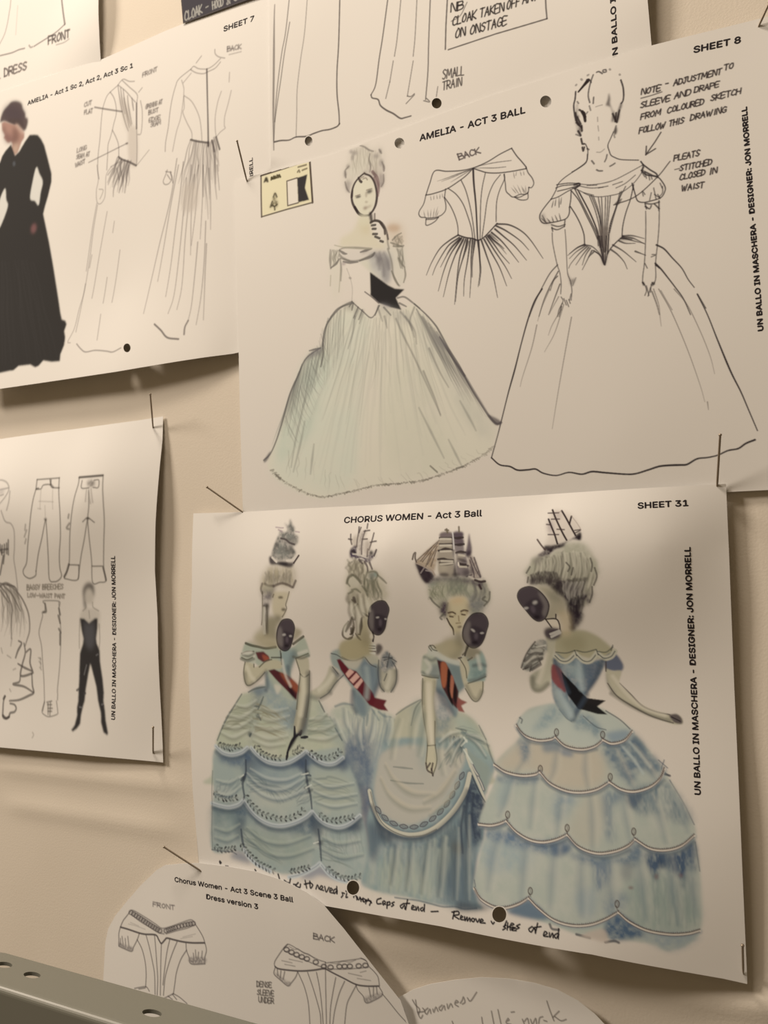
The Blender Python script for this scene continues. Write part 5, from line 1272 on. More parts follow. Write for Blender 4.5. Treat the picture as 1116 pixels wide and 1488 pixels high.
E.hatch('880 330 960 330', '900 480 1030 480', 10, w=4, c=(162, 162, 150), a=.4, jit=3); E.f('560 360 640 380 620 560 560 590 480 520', c=(164, 158, 142), a=.6, soft=6)
E.f('120 520 230 520 300 570 470 560 490 600 420 630 340 610 260 600 130 560', c=(108, 120, 130), a=.85, soft=4, noise=.35, nsc=5); E.f('400 590 490 580 490 610 430 635', c=(88, 102, 116), a=.7, soft=3); E.f('110 560 240 590 330 640 240 700 100 680', c=(140, 150, 148), a=.6, soft=7, noise=.4, nsc=6)
E.f('500 620 700 640 790 580 820 620 780 680 700 660 640 680 540 660', c=(106, 118, 126), a=.8, soft=4, noise=.35, nsc=5); E.f('600 670 680 680 650 760 610 800', c=(112, 122, 130), a=.7, soft=5, noise=.4, nsc=4, st=(.6, 2)); E.f('720 680 770 660 770 740 730 740', c=(124, 126, 124), a=.6, soft=4)
E.f('830 615 960 620 1050 570 1060 700 1020 690 1000 790 970 720 900 680 880 750 850 700', c=(88, 100, 112), a=.88, soft=3.5, noise=.35, nsc=4, st=(.7, 1.6)); E.f('890 640 960 640 930 680 890 680', c=(72, 84, 98), a=.6, soft=3)
E.f('520 800 600 780 600 900 540 900', c=(132, 142, 144), a=.55, soft=6); E.f('640 820 760 800 740 860 660 900', c=(120, 130, 134), a=.55, soft=5, noise=.4, nsc=4); E.f('760 740 1000 760 1070 900 1000 970 800 950', c=(140, 148, 138), a=.6, soft=8, noise=.5, nsc=6, st=(.6, 2))
E.hatch('860 700 1060 720', '880 940 1070 960', 14, w=4, c=(126, 134, 128), a=.35, jit=4, cut=(.2, .2))
E.f('210 880 305 830 390 905 360 920 260 905', c=(92, 108, 120), a=.85, soft=2.5); E.f('640 960 710 890 830 985 760 1005 680 1010', c=(92, 106, 118), a=.85, soft=3, noise=.3, nsc=4); E.f('820 985 1070 990 960 1055 880 1035', c=(140, 146, 144), a=.7, soft=5, noise=.4, nsc=5)
E.ss('520 985 580 1000 560 995;650 1020 690 1015 710 1022;400 940 410 960 440 965', w=3.2, c=(84, 84, 84), a=.7, soft=2); E.bb('765 775 12 8;990 720 10 10;880 725 10 14', c=(120, 100, 96), a=.6)
E.f('540 990 640 960 660 1020 600 1010', c=(172, 160, 146), a=.8, soft=2)
E.f('-10 840 80 850 130 870 40 880 -20 870', c=(70, 76, 82), a=.7, soft=3)
E.ss('268 5 260 25 250 45;940 290 1000 390 1050 490;1055 570 1075 700;60 740 65 770;915 200 905 240 935 270;890 200 930 235', w=1.6, c=(104, 108, 110), a=.6)
E.s('915 262 940 270', w=3, c=(84, 84, 86), a=.7)
E.F(740, 900, 3.986)
E.f('60 570 130 530 260 490 360 590 420 520 560 540 640 580 710 640 700 700 600 715 540 700 480 740 380 740 300 700 180 700 90 670 45 620', c=(162, 160, 146), a=.75, soft=2)
E.f('200 540 270 500 320 560 260 600 180 640 140 640', c=(128, 136, 132), a=.65, soft=4, noise=.4, nsc=4); E.f('370 590 440 540 540 640 500 690 460 640 400 640', c=(120, 128, 126), a=.7, soft=4, noise=.4, nsc=4); E.f('560 660 690 640 680 690 600 710', c=(122, 130, 132), a=.75, soft=3)
E.ss('430 560 500 620 560 640;360 590 330 570 290 520', w=1.6, c=(98, 100, 98), a=.6); E.ss('60 570 75 580 70 600;560 530 640 580 700 635', w=1.8, c=(90, 90, 88), a=.6)
E.f('270 90 400 60 500 90 590 160 610 190 560 220 470 230 390 210 340 240 270 210', c=(152, 147, 116), a=.9, soft=2); E.f('300 110 420 90 440 180 330 190', c=(136, 130, 98), a=.5, soft=5)
E.f('260 200 340 240 390 210 460 240 540 230 560 240 520 330 450 430 440 470 410 530 360 590 270 490 245 370', c=(112, 118, 118), a=.93, soft=1.3, noise=.2, nsc=4)
E.f('310 260 400 270 440 330 390 350', c=(144, 148, 140), a=.7, soft=4); E.f('440 270 540 250 500 350 450 400', c=(86, 92, 100), a=.65, soft=4); E.f('250 370 300 440 380 540 360 585 280 490', c=(146, 148, 138), a=.7, soft=3)
E.f('215 60 260 50 300 90 270 120 250 280 235 370 195 415 150 420 120 370 130 320 200 270 215 180', c=(162, 156, 132), a=.94, soft=1.0); E.f('120 330 180 290 170 400 140 400', c=(132, 126, 110), a=.5, soft=3)
E.f('70 270 110 180 150 130 210 120 220 180 180 250 120 300', c=(138, 132, 120), a=.92, soft=1.3, noise=.35, nsc=3)
E.ss('70 280 100 200 150 130;150 150 200 180 160 220;110 200 160 210 180 250;80 290 130 270 190 230;130 170 200 160;120 300 130 260', w=2.0, c=(84, 76, 68), a=.65); E.ss('160 160 210 150;100 230 150 200;110 260 160 240', w=2, c=(178, 170, 154), a=.6)
E.f('205 70 240 55 290 60 290 95 250 110 215 100', c=(96, 84, 82), a=.85, soft=1.5); E.ss('235 85 285 65;245 100 295 82', w=2.6, c=(176, 166, 150), a=.8); E.ss('230 75 280 58;240 95 290 74', w=1.2, c=(52, 42, 44), a=.8)
E.f('555 220 610 195 660 260 650 300 600 300 560 290', c=(90, 94, 104), a=.93, soft=1.3); E.f('560 290 600 300 650 300 640 370 700 430 760 490 850 530 930 550 990 560 1005 600 960 610 900 590 800 550 700 500 610 440 570 380', c=(164, 157, 132), a=.95, soft=1.0)
E.f('560 300 580 380 620 430 590 420 565 370', c=(108, 102, 96), a=.6, soft=2); E.ss('570 370 620 440 700 495 800 550 880 580 950 600;560 240 560 300;640 370 700 430 770 500 850 535 930 552', w=[1.4, 2.4, 1.6], c=(84, 74, 68), a=.7)
E.f('925 555 970 548 1000 575 1002 605 960 600 940 580', c=(88, 76, 74), a=.9, soft=1.0); E.s('940 565 990 590', w=1.6, c=(50, 40, 42), a=.7)
E.f('250 260 305 300 330 420 280 390 245 340', c=(128, 76, 72), a=.93, soft=1.0); E.f('300 300 450 455 560 470 510 505 570 552 510 548 430 525 400 520 340 440 320 380', c=(30, 25, 27), a=.98, soft=.6, raw=True)
for sc_ in ('265 210 300 240 340 240 385 200', '390 205 430 240 470 240 510 195', '515 200 550 225 590 215 612 185'):
    E.s(sc_, w=6.5, c=(168, 162, 140), a=.85, soft=2); E.s(sc_, w=1.3, c=(84, 84, 80), a=.75)
E.ss('270 190 330 195 380 180;390 180 440 190 500 175;510 185 560 190 600 160;600 150 590 180;380 180 390 210;505 175 515 205', w=1.6, c=(80, 80, 72), a=.6)
E.F(740, 810, 7.971)
E.f('300 0 950 0 1010 150 1015 260 970 350 960 440 930 520 850 570 830 620 850 690 800 780 740 850 700 800 690 650 650 540 600 440 520 380 440 320 340 330 240 310 210 250 215 150 270 60', c=(152, 146, 124), a=.93, soft=2.5, noise=.2, nsc=5)
E.F(750, 730, 8.585)
E.f('140 830 230 700 380 660 500 590 640 500 810 500 900 560 960 660 1000 800 980 900 140 900', c=(152, 147, 125), a=.9, soft=3, noise=.2, nsc=5)
E.F(740, 810, 7.971)
E.f('220 240 300 240 420 220 560 250 600 240 720 300 800 330 860 400 960 400 930 520 840 560 840 620 800 700 830 680 800 780 720 800 690 640 650 520 560 420 480 340 420 300 300 310 230 310', c=(90, 78, 78), a=.8, soft=4, noise=.5, nsc=4, st=(1, 1))
E.f('400 260 560 290 590 260 600 330 720 340 780 360 650 440 540 420 480 350', c=(62, 50, 50), a=.75, soft=3, noise=.3, nsc=3); E.f('660 440 760 420 850 390 800 480 720 560 660 540', c=(54, 44, 46), a=.7, soft=3, noise=.3, nsc=3)
E.f('680 600 760 620 840 640 850 690 820 750 760 790 750 850 700 830 710 720', c=(72, 60, 64), a=.85, soft=2.5, noise=.4, nsc=3); E.f('690 790 760 790 740 850 700 840', c=(60, 48, 46), a=.8, soft=2)
E.hatch('320 40 470 -20 640 -70 800 -70 940 -10', '240 270 390 262 520 290 640 330 930 420', 44, w=2.8, c=(92, 84, 72), a=.42, jit=1.5, cut=(.18, .04), bow=-.10)
E.hatch('320 40 470 -20 640 -70 800 -70 940 -10', '250 250 390 250 540 270 680 300 940 380', 30, w=2.6, c=(176, 168, 146), a=.4, jit=1.5, cut=(.1, .25), bow=-.10)
E.hatch('240 210 340 180 460 170 560 190', '250 300 350 300 470 290 570 285', 20, w=3.0, c=(66, 56, 52), a=.5, jit=1.5, bow=-.1)
E.hatch('560 300 720 260 900 240', '520 420 690 470 850 430', 20, w=3.2, c=(58, 48, 48), a=.45, jit=2, bow=.08)
E.hatch('620 290 760 290 920 280', '640 430 740 540 880 520', 14, w=2.6, c=(160, 150, 136), a=.4, jit=2, bow=.1)
E.hatch('700 480 800 460 900 440', '700 760 760 760 840 640', 12, w=3.0, c=(50, 40, 42), a=.5, jit=2, bow=.08)
E.ss('940 10 960 80 950 160;990 120 1015 220 980 320;960 340 960 430 930 520;220 230 210 290;240 110 200 180;660 60 700 110 680 160;740 120 720 200', w=2.2, c=(76, 68, 60), a=.6)
E.f('320 350 420 330 500 370 560 430 640 500 660 600 620 680 560 660 520 720 420 720 440 620 460 540 420 450', c=(148, 140, 116), a=.9, soft=2.5); E.f('420 400 540 410 620 480 560 520 480 480', c=(116, 110, 94), a=.5, soft=4); E.f('540 620 600 600 650 620 660 700 600 760 560 720', c=(158, 148, 122), a=.6, soft=4)
E.f('590 640 690 640 720 800 700 900 600 900 590 780', c=(168, 154, 124), a=.75, soft=4)
mask_face((740, 810, 7.971), '130 370 220 338 310 360 400 440 455 530 455 610 420 700 350 740 280 710 200 620 120 520 95 440', '330 400 400 450 450 540 450 620 410 690 380 640 400 560 360 470', '298 522 30 20 -25;195 588 30 14 -10', '275 600 26 46 -20', '320 690 36 22', '180 560 300 470 380 540 390 660 340 730 260 690')
E.f('430 720 530 720 580 800 570 820 500 810', c=(184, 172, 150), a=.92, soft=.8); E.ss('420 715 540 712 580 770 590 850;425 720 490 810;540 700 540 660', w=1.8, c=(62, 52, 46), a=.85)
E.f('410 830 500 810 590 840 590 920 500 960 430 930', c=(84, 72, 72), a=.85, soft=2); E.ss('480 890 580 850;490 920 590 870', w=3.0, c=(172, 162, 148), a=.75)
E.F(750, 730, 8.585)
E.f('355 545 470 530 560 510 700 450 800 370 805 470 720 460 640 490 580 550 480 590 400 660 270 670 280 650 350 600', c=(66, 54, 56), a=.92, soft=1.4, noise=.25, nsc=2)
E.f('355 545 480 540 590 515 600 550 480 570 440 600 360 590', c=(44, 34, 36), a=.8, soft=1.5); E.f('740 430 805 370 805 470', c=(40, 30, 32), a=.85, soft=1.2)
E.f('410 210 460 100 590 110 720 180 800 330 730 400 620 480 500 520 360 545 400 420 380 280', c=(160, 146, 130), a=.5, soft=3); E.f('390 280 440 220 470 330 420 380', c=(120, 104, 104), a=.5, soft=3); E.f('470 130 560 130 560 200 490 210', c=(140, 126, 116), a=.5, soft=3)
E.ss('455 95 490 190 540 300 590 400 630 470;570 105 620 190 680 300 740 410;405 210 440 300 480 400 515 515;690 175 665 270', w=2.3, c=(60, 48, 44), a=.9)
E.ss('400 135 530 130;440 210 540 208;510 335 600 340;400 402 530 402;380 275 430 280;730 350 800 340;740 380 800 350', w=1.7, c=(74, 60, 56), a=.75); E.ss('265 465 310 530 360 590', w=2.2, c=(84, 68, 60), a=.8); E.ss('690 170 760 260 810 340;510 130 570 110', w=1, c=(128, 112, 100), a=.5)
E.f('210 740 270 670 360 640 300 740 230 780', c=(96, 84, 80), a=.6, soft=3)

# ---- modelling: soft folds, rounded arms
E.F(300, 920, 5.073)
E.fold('110 745 200 780 310 730;125 690 220 712 335 650;165 620 260 632 360 570;215 540 290 555 370 510')
E.fold('350 690 460 722 590 700;345 750 460 792 600 770;380 625 480 655 610 625;400 560 490 590 600 570;345 800 450 840 580 830', a=.4)
E.fold('760 650 840 640 890 600;750 722 860 722 950 680;755 785 880 792 995 745', a=.42)
E.ss('285 300 292 360 320 385 385 340 440 285', w=5, c=(108, 102, 88), a=.42, soft=5); E.ss('752 300 752 470 730 610 700 715', w=7, c=(92, 88, 80), a=.5, soft=6); E.ss('690 320 682 420 668 560 655 680', w=3, c=(116, 110, 94), a=.35, soft=4)
E.ss('300 250 330 320 350 340', w=5, c=(182, 174, 150), a=.5, soft=4); E.ss('715 330 715 470 695 600', w=6, c=(182, 174, 150), a=.5, soft=5)
E.ss('255 190 300 205 350 190;270 160 310 170 350 150;640 175 700 185 755 165', w=3, c=(96, 92, 80), a=.55, soft=2.5); E.ss('270 150 330 140;680 150 740 130;560 200 580 300 620 390', w=3.5, c=(182, 176, 160), a=.5, soft=3)
E.ss('440 300 450 380 440 420;600 250 610 330', w=5, c=(92, 96, 96), a=.5, soft=4)
E.F(290, 1080, 4.464)
E.fold('310 210 400 290 540 310 680 240;310 270 420 350 540 370 690 310;330 180 440 240 560 250 660 210', w=5, dark=(102, 112, 116), light=(172, 174, 164), a=.5)
E.fold('740 250 840 290 1000 270;745 320 860 360 1020 340;760 390 870 420 1020 400;110 250 190 265 270 225;100 330 190 345 270 290', w=4.5, dark=(104, 114, 116), light=(172, 174, 162), a=.48)
E.fold('310 560 420 640 560 660 720 610;310 620 440 720 580 740 740 690;800 620 900 660 1040 640;800 700 920 750 1060 730;100 560 180 580 260 540;100 620 180 640 250 610', w=5, dark=(96, 106, 108), light=(160, 164, 150), a=.45)
E.F(490, 860, 11.16)
E.ss('250 150 280 260 300 380 320 520 320 660;200 180 200 300 230 420 230 520;330 60 340 200 380 320 420 400;420 60 430 200 460 330;180 40 170 120 200 180', w=[3, 6, 3], c=(108, 100, 82), a=.5, soft=4)
E.ss('300 220 340 340 350 500 350 640;230 200 240 300 260 400;390 120 400 240 430 360;170 500 130 600 140 700;480 100 500 220 520 300', w=[3, 6, 3], c=(182, 174, 152), a=.5, soft=4)
E.ss('255 560 250 620 225 680;240 420 200 520 140 640;390 440 385 560 370 660', w=[2, 5, 2], c=(84, 74, 58), a=.65, soft=2.5)
E.f('60 860 120 800 300 780 430 800 500 860 520 960 440 1030 250 1060 90 1010', c=(158, 148, 116), a=.55, soft=4); E.f('380 700 480 620 520 720 510 880 430 900', c=(128, 118, 92), a=.55, soft=5)
E.F(340, 860, 7.971)
E.ss('390 170 382 300 380 470', w=5, c=(88, 80, 68), a=.5, soft=3); E.ss('350 190 345 320 355 480', w=3.5, c=(176, 168, 148), a=.55, soft=2.5); E.f('250 540 300 480 420 520 490 560 480 620 260 580', c=(156, 146, 116), a=.5, soft=4)
E.F(600, 830, 8.585)
E.f('380 900 480 860 560 900 620 960 560 1010 420 1030', c=(160, 150, 120), a=.5, soft=4); E.f('540 790 600 790 640 880 620 930 560 880', c=(120, 112, 86), a=.5, soft=4)
E.F(440, 920, 5.073)
E.ss('200 440 130 480 60 470;250 350 200 430', w=6, c=(104, 100, 88), a=.45, soft=5); E.ss('660 420 690 350 690 280;590 420 570 380', w=5, c=(100, 96, 86), a=.5, soft=4); E.ss('620 400 640 330 640 280;120 420 180 370 220 310', w=5, c=(182, 174, 152), a=.5, soft=4)
E.ss('370 430 365 520 390 580;560 260 560 350 530 440', w=6, c=(84, 90, 94), a=.5, soft=5); E.ss('470 260 480 360 470 470', w=7, c=(152, 154, 144), a=.5, soft=6)
E.fold('230 640 260 720 300 800;300 560 310 660 350 740;600 600 620 700 600 800;640 640 640 720 610 820;520 580 510 700 480 800;420 640 400 740 420 860', w=6, dark=(112, 118, 116), light=(176, 172, 158), a=.42, d=(1, 0))
E.F(560, 920, 5.073)
E.ss('280 360 282 480 295 640 318 800', w=5, c=(112, 106, 90), a=.42, soft=5); E.ss('365 360 358 500 368 640 368 800', w=5, c=(116, 110, 94), a=.4, soft=5); E.ss('318 380 325 560 340 800', w=7, c=(184, 176, 152), a=.5, soft=6)
E.ss('600 390 640 470 680 485 710 430', w=5, c=(112, 106, 90), a=.45, soft=5); E.ss('275 290 330 315 390 320;620 350 680 340 735 310;290 180 340 200 370 190;650 240 700 230 735 240', w=4, c=(98, 98, 92), a=.5, soft=3.5); E.ss('300 200 330 250 310 290;680 170 700 260', w=5, c=(180, 174, 156), a=.5, soft=4)
E.fold('250 540 200 680 180 840;290 600 270 760 240 900;400 760 390 900 420 1040;450 720 460 860 520 980;100 640 60 780 40 920', w=8, dark=(124, 124, 110), light=(176, 170, 146), a=.36, d=(1, 0))
E.fold('560 780 500 820 440 900;570 800 520 880 480 980;610 780 680 830 740 920;600 760 680 780 760 830;540 740 470 760 400 820', w=5, dark=(98, 102, 96), light=(178, 174, 158), a=.5)
E.F(500, 1060, 4.464)
E.fold('240 330 300 440 420 520 560 520;270 240 330 340 440 420 580 430;560 560 660 480 740 360;520 480 620 420 720 280', w=7, dark=(126, 126, 112), light=(176, 170, 148), a=.4)
E.fold('330 760 320 880 300 1000;430 740 420 880 400 1040;540 720 520 880 500 1060;640 700 630 860 610 1080;720 640 720 820 710 1100;790 560 790 760 790 1100', w=7, dark=(92, 98, 98), light=(160, 160, 148), a=.42, d=(1, 0))
E.F(740, 900, 3.986)
E.ss('135 340 140 400 180 410 225 375', w=6, c=(104, 98, 84), a=.5, soft=5); E.ss('215 200 190 300 170 360', w=6, c=(184, 176, 152), a=.5, soft=5); E.ss('590 430 700 500 820 555 930 585', w=5, c=(104, 98, 84), a=.45, soft=4); E.ss('600 330 680 430 780 510 900 555', w=5, c=(184, 176, 152), a=.45, soft=4)
E.f('85 265 130 190 180 140 200 190 150 250', c=(172, 164, 146), a=.5, soft=2.5); E.ss('95 280 140 240 190 225;90 240 140 200 190 200;130 290 180 260', w=4, c=(72, 64, 58), a=.6, soft=2)
E.ss('265 240 300 330 340 420;540 240 500 340 450 420;450 440 400 520 370 580', w=6, c=(72, 78, 84), a=.5, soft=5); E.ss('400 250 410 340 420 400;290 420 330 500 360 560', w=7, c=(156, 158, 150), a=.45, soft=6)
E.F(670, 1040, 3.1)
E.fold('300 120 290 190 250 250;430 150 420 240 400 290;560 160 560 250 570 320;680 150 720 230 760 310;760 130 820 210 870 280', w=9, dark=(124, 130, 128), light=(172, 166, 150), a=.34, d=(1, 0))
E.fold('220 290 200 380 170 450;330 290 320 400 310 500;450 350 440 450 430 540;580 360 590 470 590 590;720 350 740 450 760 560;840 350 890 450 920 570;930 310 990 420 1020 520', w=10, dark=(122, 130, 130), light=(172, 168, 154), a=.34, d=(1, 0))
E.fold('170 520 140 640 120 780;290 570 280 700 270 820;420 580 410 720 400 860;540 620 540 760 540 900;660 630 670 760 680 880;790 600 810 740 830 920;920 620 950 760 980 940;1020 600 1040 740 1060 900', w=12, dark=(120, 128, 130), light=(168, 166, 154), a=.34, d=(1, 0))
E.F(670, 1040, 3.1)
E.trim('250 45 270 75 300 98 350 112 400 108 425 98', '430 75', w=3.2); E.trim('425 98 470 138 540 153 600 140 640 110', '638 86', w=3.2); E.trim('640 110 680 126 735 112 770 72', w=3.2)
E.trim('150 222 200 254 270 270 330 266 356 252', '357 240'); E.trim('356 256 400 305 470 338 540 346 610 333 668 300', '672 276'); E.trim('668 300 720 332 780 342 850 322 895 285 915 240')
E.trim('80 490 130 495 170 488 204 474', '210 446'); E.trim('204 476 250 525 310 560 370 570 430 558 478 536', '478 506'); E.trim('478 538 530 592 610 620 690 612 750 588 785 556', '778 522'); E.trim('785 558 850 598 920 606 990 588 1050 540')
E.trim('60 780 90 828 150 862 200 866 260 848 305 820', '312 790'); E.trim('305 824 350 870 420 922 500 945 580 942 650 918 710 884', '703 848'); E.trim('710 888 760 930 840 968 940 985 1020 982 1075 968')
# ---- last dark accents under the flounces
E.F(290, 1080, 4.464)
E.ss('110 55 150 85 210 98 280 84 318 50;330 60 380 105 440 145 520 160 590 145 650 108 690 75;700 82 760 132 820 158 880 152 935 112', w=5, c=(74, 84, 94), a=.5, soft=5)
E.ss('90 418 140 434 200 440 262 420 288 392;295 405 345 475 405 528 470 556 545 562 625 540 695 500 735 465;740 475 790 528 840 556 905 570 975 548 1045 490', w=5, c=(74, 84, 92), a=.5, soft=5)
E.F(500, 1060, 4.464)
E.ss('180 500 230 620 300 675 370 705 440 712 515 702 590 668 650 622 710 556 760 484 800 400', w=6, c=(66, 72, 80), a=.5, soft=6)
E.F(670, 1040, 3.1)
E.ss('255 62 300 112 350 126 420 120;430 125 480 152 540 166 610 152;645 130 690 142 740 126;160 240 210 272 280 286 345 282;365 285 405 322 475 352 545 362 615 348 665 318;680 322 725 350 790 358 860 336 915 290', w=3.6, c=(92, 100, 104), a=.42, soft=4)
E.ss('100 508 140 510 200 492;215 510 255 545 315 578 375 588 440 576 480 556;490 565 540 612 620 640 695 632 760 606;800 585 860 616 925 624 1000 606 1050 565', w=4, c=(86, 96, 104), a=.45, soft=4)
# ---- handwriting along the foot of the sheet
HW = (44, 38, 40)
E.F(290, 1080, 4.464)
E.ss('130 770 135 780 140 775 132 765;170 798 185 800;360 820 365 828;510 850 520 885;550 890 580 910 590 880;575 905 590 920;610 915 625 918;640 905 625 925 650 935 655 915', w=2.0, c=HW, a=.85)
E.ss('685 890 695 940;680 915 720 905;715 895 720 940 735 920 725 910;755 945 765 920 775 945;785 950 800 935 790 925 780 945 805 955;812 930 822 965 840 935;845 960 862 950 850 940 845 965 868 972;885 945 870 955 875 975 892 955 890 975;890 930 892 975', w=1.9, c=HW, a=.85)
E.ss('940 975 925 970 930 985 920 1000;955 975 950 1000 960 998;950 960 958 962;1000 1000 1005 985 1025 1000 1020 1015;1040 1000 1050 1015 1062 1005 1060 1025;1070 1010 1085 1025 1095 1010;1100 1020 1116 1035', w=1.9, c=HW, a=.85)
E.F(500, 1060, 4.464)
E.ss('80 1090 95 1105 105 1090 110 1115;120 1100 130 1120 145 1105 140 1130;155 1110 175 1115 165 1140', w=1.9, c=HW, a=.85)
E.ss('240 1095 215 1105 215 1130 240 1130;250 1120 260 1112 268 1122 255 1138 250 1125 270 1135;280 1120 278 1160;280 1125 295 1118 298 1135 282 1140;325 1120 310 1128 322 1138 308 1148', w=1.9, c=HW, a=.88)
E.ss('385 1130 365 1145 375 1160 392 1140 395 1165;412 1105 400 1168;390 1130 425 1128;440 1160 455 1150 445 1142 438 1165 460 1170;465 1150 468 1172 480 1150 485 1175;510 1155 495 1165 505 1178 520 1160;522 1135 520 1180;565 1182 610 1180', w=1.9, c=HW, a=.88)
E.ss('715 1180 705 1228;700 1185 740 1180 745 1200 715 1208 745 1230;755 1225 770 1215 760 1208 755 1230 775 1235;782 1215 785 1240 798 1218 800 1242 815 1222 818 1245;835 1225 825 1235 838 1248 848 1232 835 1225;855 1228 865 1250 878 1230;885 1248 902 1240 892 1230 882 1252 915 1256;955 1245 965 1262 975 1250', w=2.0, c=HW, a=.88)
E.ss('1050 1270 1035 1280 1048 1288 1030 1300;1062 1255 1058 1300;1062 1285 1075 1278 1078 1302;1090 1298 1105 1290 1095 1282 1088 1302 1116 1305', w=2.0, c=HW, a=.88)
E.F(670, 1040, 3.1)
E.ss('205 925 195 950;225 945 238 940 228 935 222 952 245 955;265 940 250 948 262 955 248 962;320 950 305 962 315 975 330 958 335 975;345 935 335 980;325 955 360 950;375 990 388 980 378 972 372 992 392 995;398 978 400 998 412 980 415 1000;435 980 420 990 428 1003 440 985;440 960 438 1005', w=2.0, c=HW, a=.88)
E.F(0, 0, 1)
# ---- which marks belong together
w1 = E.part('woman_drawing', '370 750 440 750 440 850 440 900 480 960 520 1080 545 1200 540 1290 500 1300 430 1275 300 1240 300 1100 330 990 345 930 380 850', 'first painted woman from the left, in a red and brown sash')
w2 = E.part('woman_drawing', '495 762 560 762 575 900 590 1010 580 1060 545 1110 545 1180 500 1080 470 1000 455 990 490 940', 'second painted woman, in a dark red sash with three pale stripes')
w3 = E.part('woman_drawing', '590 762 712 762 722 930 715 990 730 1060 722 1120 700 1200 690 1322 560 1320 520 1300 540 1200 535 1080 580 1010 610 930', 'third painted woman, with a tall ship in her hair')
w4 = E.part('woman_drawing', '745 735 880 735 900 900 1000 1050 960 1060 1020 1200 1025 1362 960 1390 760 1350 690 1310 690 1270 705 1150 722 1110 745 1040 750 940', 'fourth painted woman, holding a mask and stretching out her arm')
E.F(340, 750, 11.16); E.part('ship_headdress', '550 640 640 400 660 150 900 30 1070 250 1070 640 970 840 580 800', None, w1)
E.F(340, 860, 7.971); E.part('face_mask', '550 320 630 305 690 340 712 420 700 500 665 640 620 690 560 690 505 640 485 550 495 440 515 380', 'dark mask', w1)
E.F(300, 920, 5.073); E.part('sash', '355 130 425 130 470 180 480 200 420 220 460 270 500 258 620 315 690 390 668 505 590 430 500 340 440 270 380 200', 'red and brown sash', w1)
E.F(495, 755, 11.16); E.part('ship_headdress', '120 640 110 220 300 60 560 60 620 520 480 700 300 660', None, w2)
E.F(490, 860, 11.16); E.part('face_mask', '640 150 770 140 830 220 850 300 810 460 780 610 700 700 610 700 530 630 490 520 500 390 520 260', 'dark mask', w2)
E.F(440, 920, 5.073); E.part('sash', '240 190 280 182 345 258 400 275 450 340 530 448 535 468 630 490 610 530 645 582 560 575 480 535 410 445 320 345 270 275', 'dark red sash with pale stripes', w2)
E.F(590, 755, 7.971); E.part('ship_headdress', '50 360 380 180 400 90 760 90 800 400 880 660 940 720 860 810 640 700 330 700 240 760 150 660', 'tall ship with full sails', w3)
E.F(600, 830, 8.585); E.part('face_mask', '750 520 870 515 930 575 950 660 930 750 890 870 835 940 760 970 680 940 620 855 610 770 630 670 680 585', 'dark mask', w3)
E.F(560, 920, 5.073); E.part('sash', '370 188 445 208 480 260 545 420 560 480 615 508 575 540 600 595 530 580 470 510 410 400', 'brown and black striped sash', w3)
E.F(750, 730, 8.585); E.part('ship_headdress', '240 440 380 480 370 90 620 60 830 330 820 480 640 500 400 680 250 690 330 600', None, w4)
E.F(740, 810, 7.971); E.part('face_mask', '120 365 220 328 320 350 410 430 465 525 465 615 430 705 350 750 270 720 190 630 110 530 85 440', 'dark mask', w4)
E.F(740, 900, 3.986); E.part('sash', '240 255 305 290 460 445 575 465 525 505 585 560 500 555 400 530 320 450 280 400 240 345', 'pink and black sash', w4)
E.F(0, 0, 1)
E.part('handwritten_note', '310 1240 500 1285 530 1285 530 1300 640 1318 700 1325 760 1338 820 1348 820 1370 740 1355 560 1330 400 1290 310 1262', 'handwriting in black pen along the lower edge')
E.soften(.2)
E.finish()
E.F(0, 0, 1)
E.type('CHORUS WOMEN - Act 3 Ball', (500, 760), (700, 750), 12.5, 'printed_heading', .16)
E.type('SHEET 31', (927, 739), (1000, 735), 12.0, 'printed_sheet_number', .16)
E.type('UN BALLO IN MASCHERA - DESIGNER: JON MORRELL', (1018, 1155), (1003, 795), 12.0, 'printed_credit', .16)
# ------------------------------------------------------------------ sheet numbered seven: photo and two pencil drawings
E = seven
PEN = (96, 82, 78)
E.F(0, 140, 9.3)
BK = (27, 23, 22)
E.f('0 330 15 270 50 190 110 120 150 75 210 60 270 75 300 110 310 160 345 230 345 275 375 300 378 360 350 450 320 460 290 430 250 380 200 400 150 370 60 340 20 350 0 360', c=(78, 58, 56), a=.97, soft=1.2)
E.f('60 150 200 100 310 200 320 320 220 380 100 340 40 280', c=(66, 50, 56), a=.7, soft=4)
E.f('20 360 60 340 150 370 205 390 230 380 330 500 330 560 290 620 240 760 200 800 150 720 170 640 150 610 120 630 95 620 50 560 65 530 30 460', c=(168, 122, 106), a=.96, soft=1.0, raw=True)
E.f('150 360 230 375 260 420 330 470 300 330 200 300 100 320', c=(74, 56, 54), a=.95, soft=1.2); E.f('60 480 130 520 200 600 170 640 140 610 100 630 60 570', c=(110, 72, 70), a=.75, soft=3); E.f('170 420 240 450 260 560 220 650 160 620 170 520', c=(112, 76, 66), a=.75, soft=3); E.f('30 400 80 440 60 500 35 460', c=(110, 78, 70), a=.7, soft=2.5)
E.f('205 390 235 380 330 490 300 510', c=(196, 160, 142), a=.8, soft=1.5); E.f('170 660 260 660 220 770 200 800', c=(200, 172, 148), a=.7, soft=3)
E.F(0, 0, 1)
E.f('-40 265 0 236 3 227 8 219 16 210 22 226 28 220 36 206 43 196 50 195.5 55 196 60 202 64.5 211 70 232 75 252 75 264 70 285 65.6 300 63 311 71.5 352 81.7 413 88 455 90 464 95 466 97 471 93.6 481 95 490 93.6 501 88 515 87 525 75 526 63 524 56 532 51 534 44 530 27 532 20 538 0 542 -40 548', c=BK, a=.985, soft=.8, raw=True)
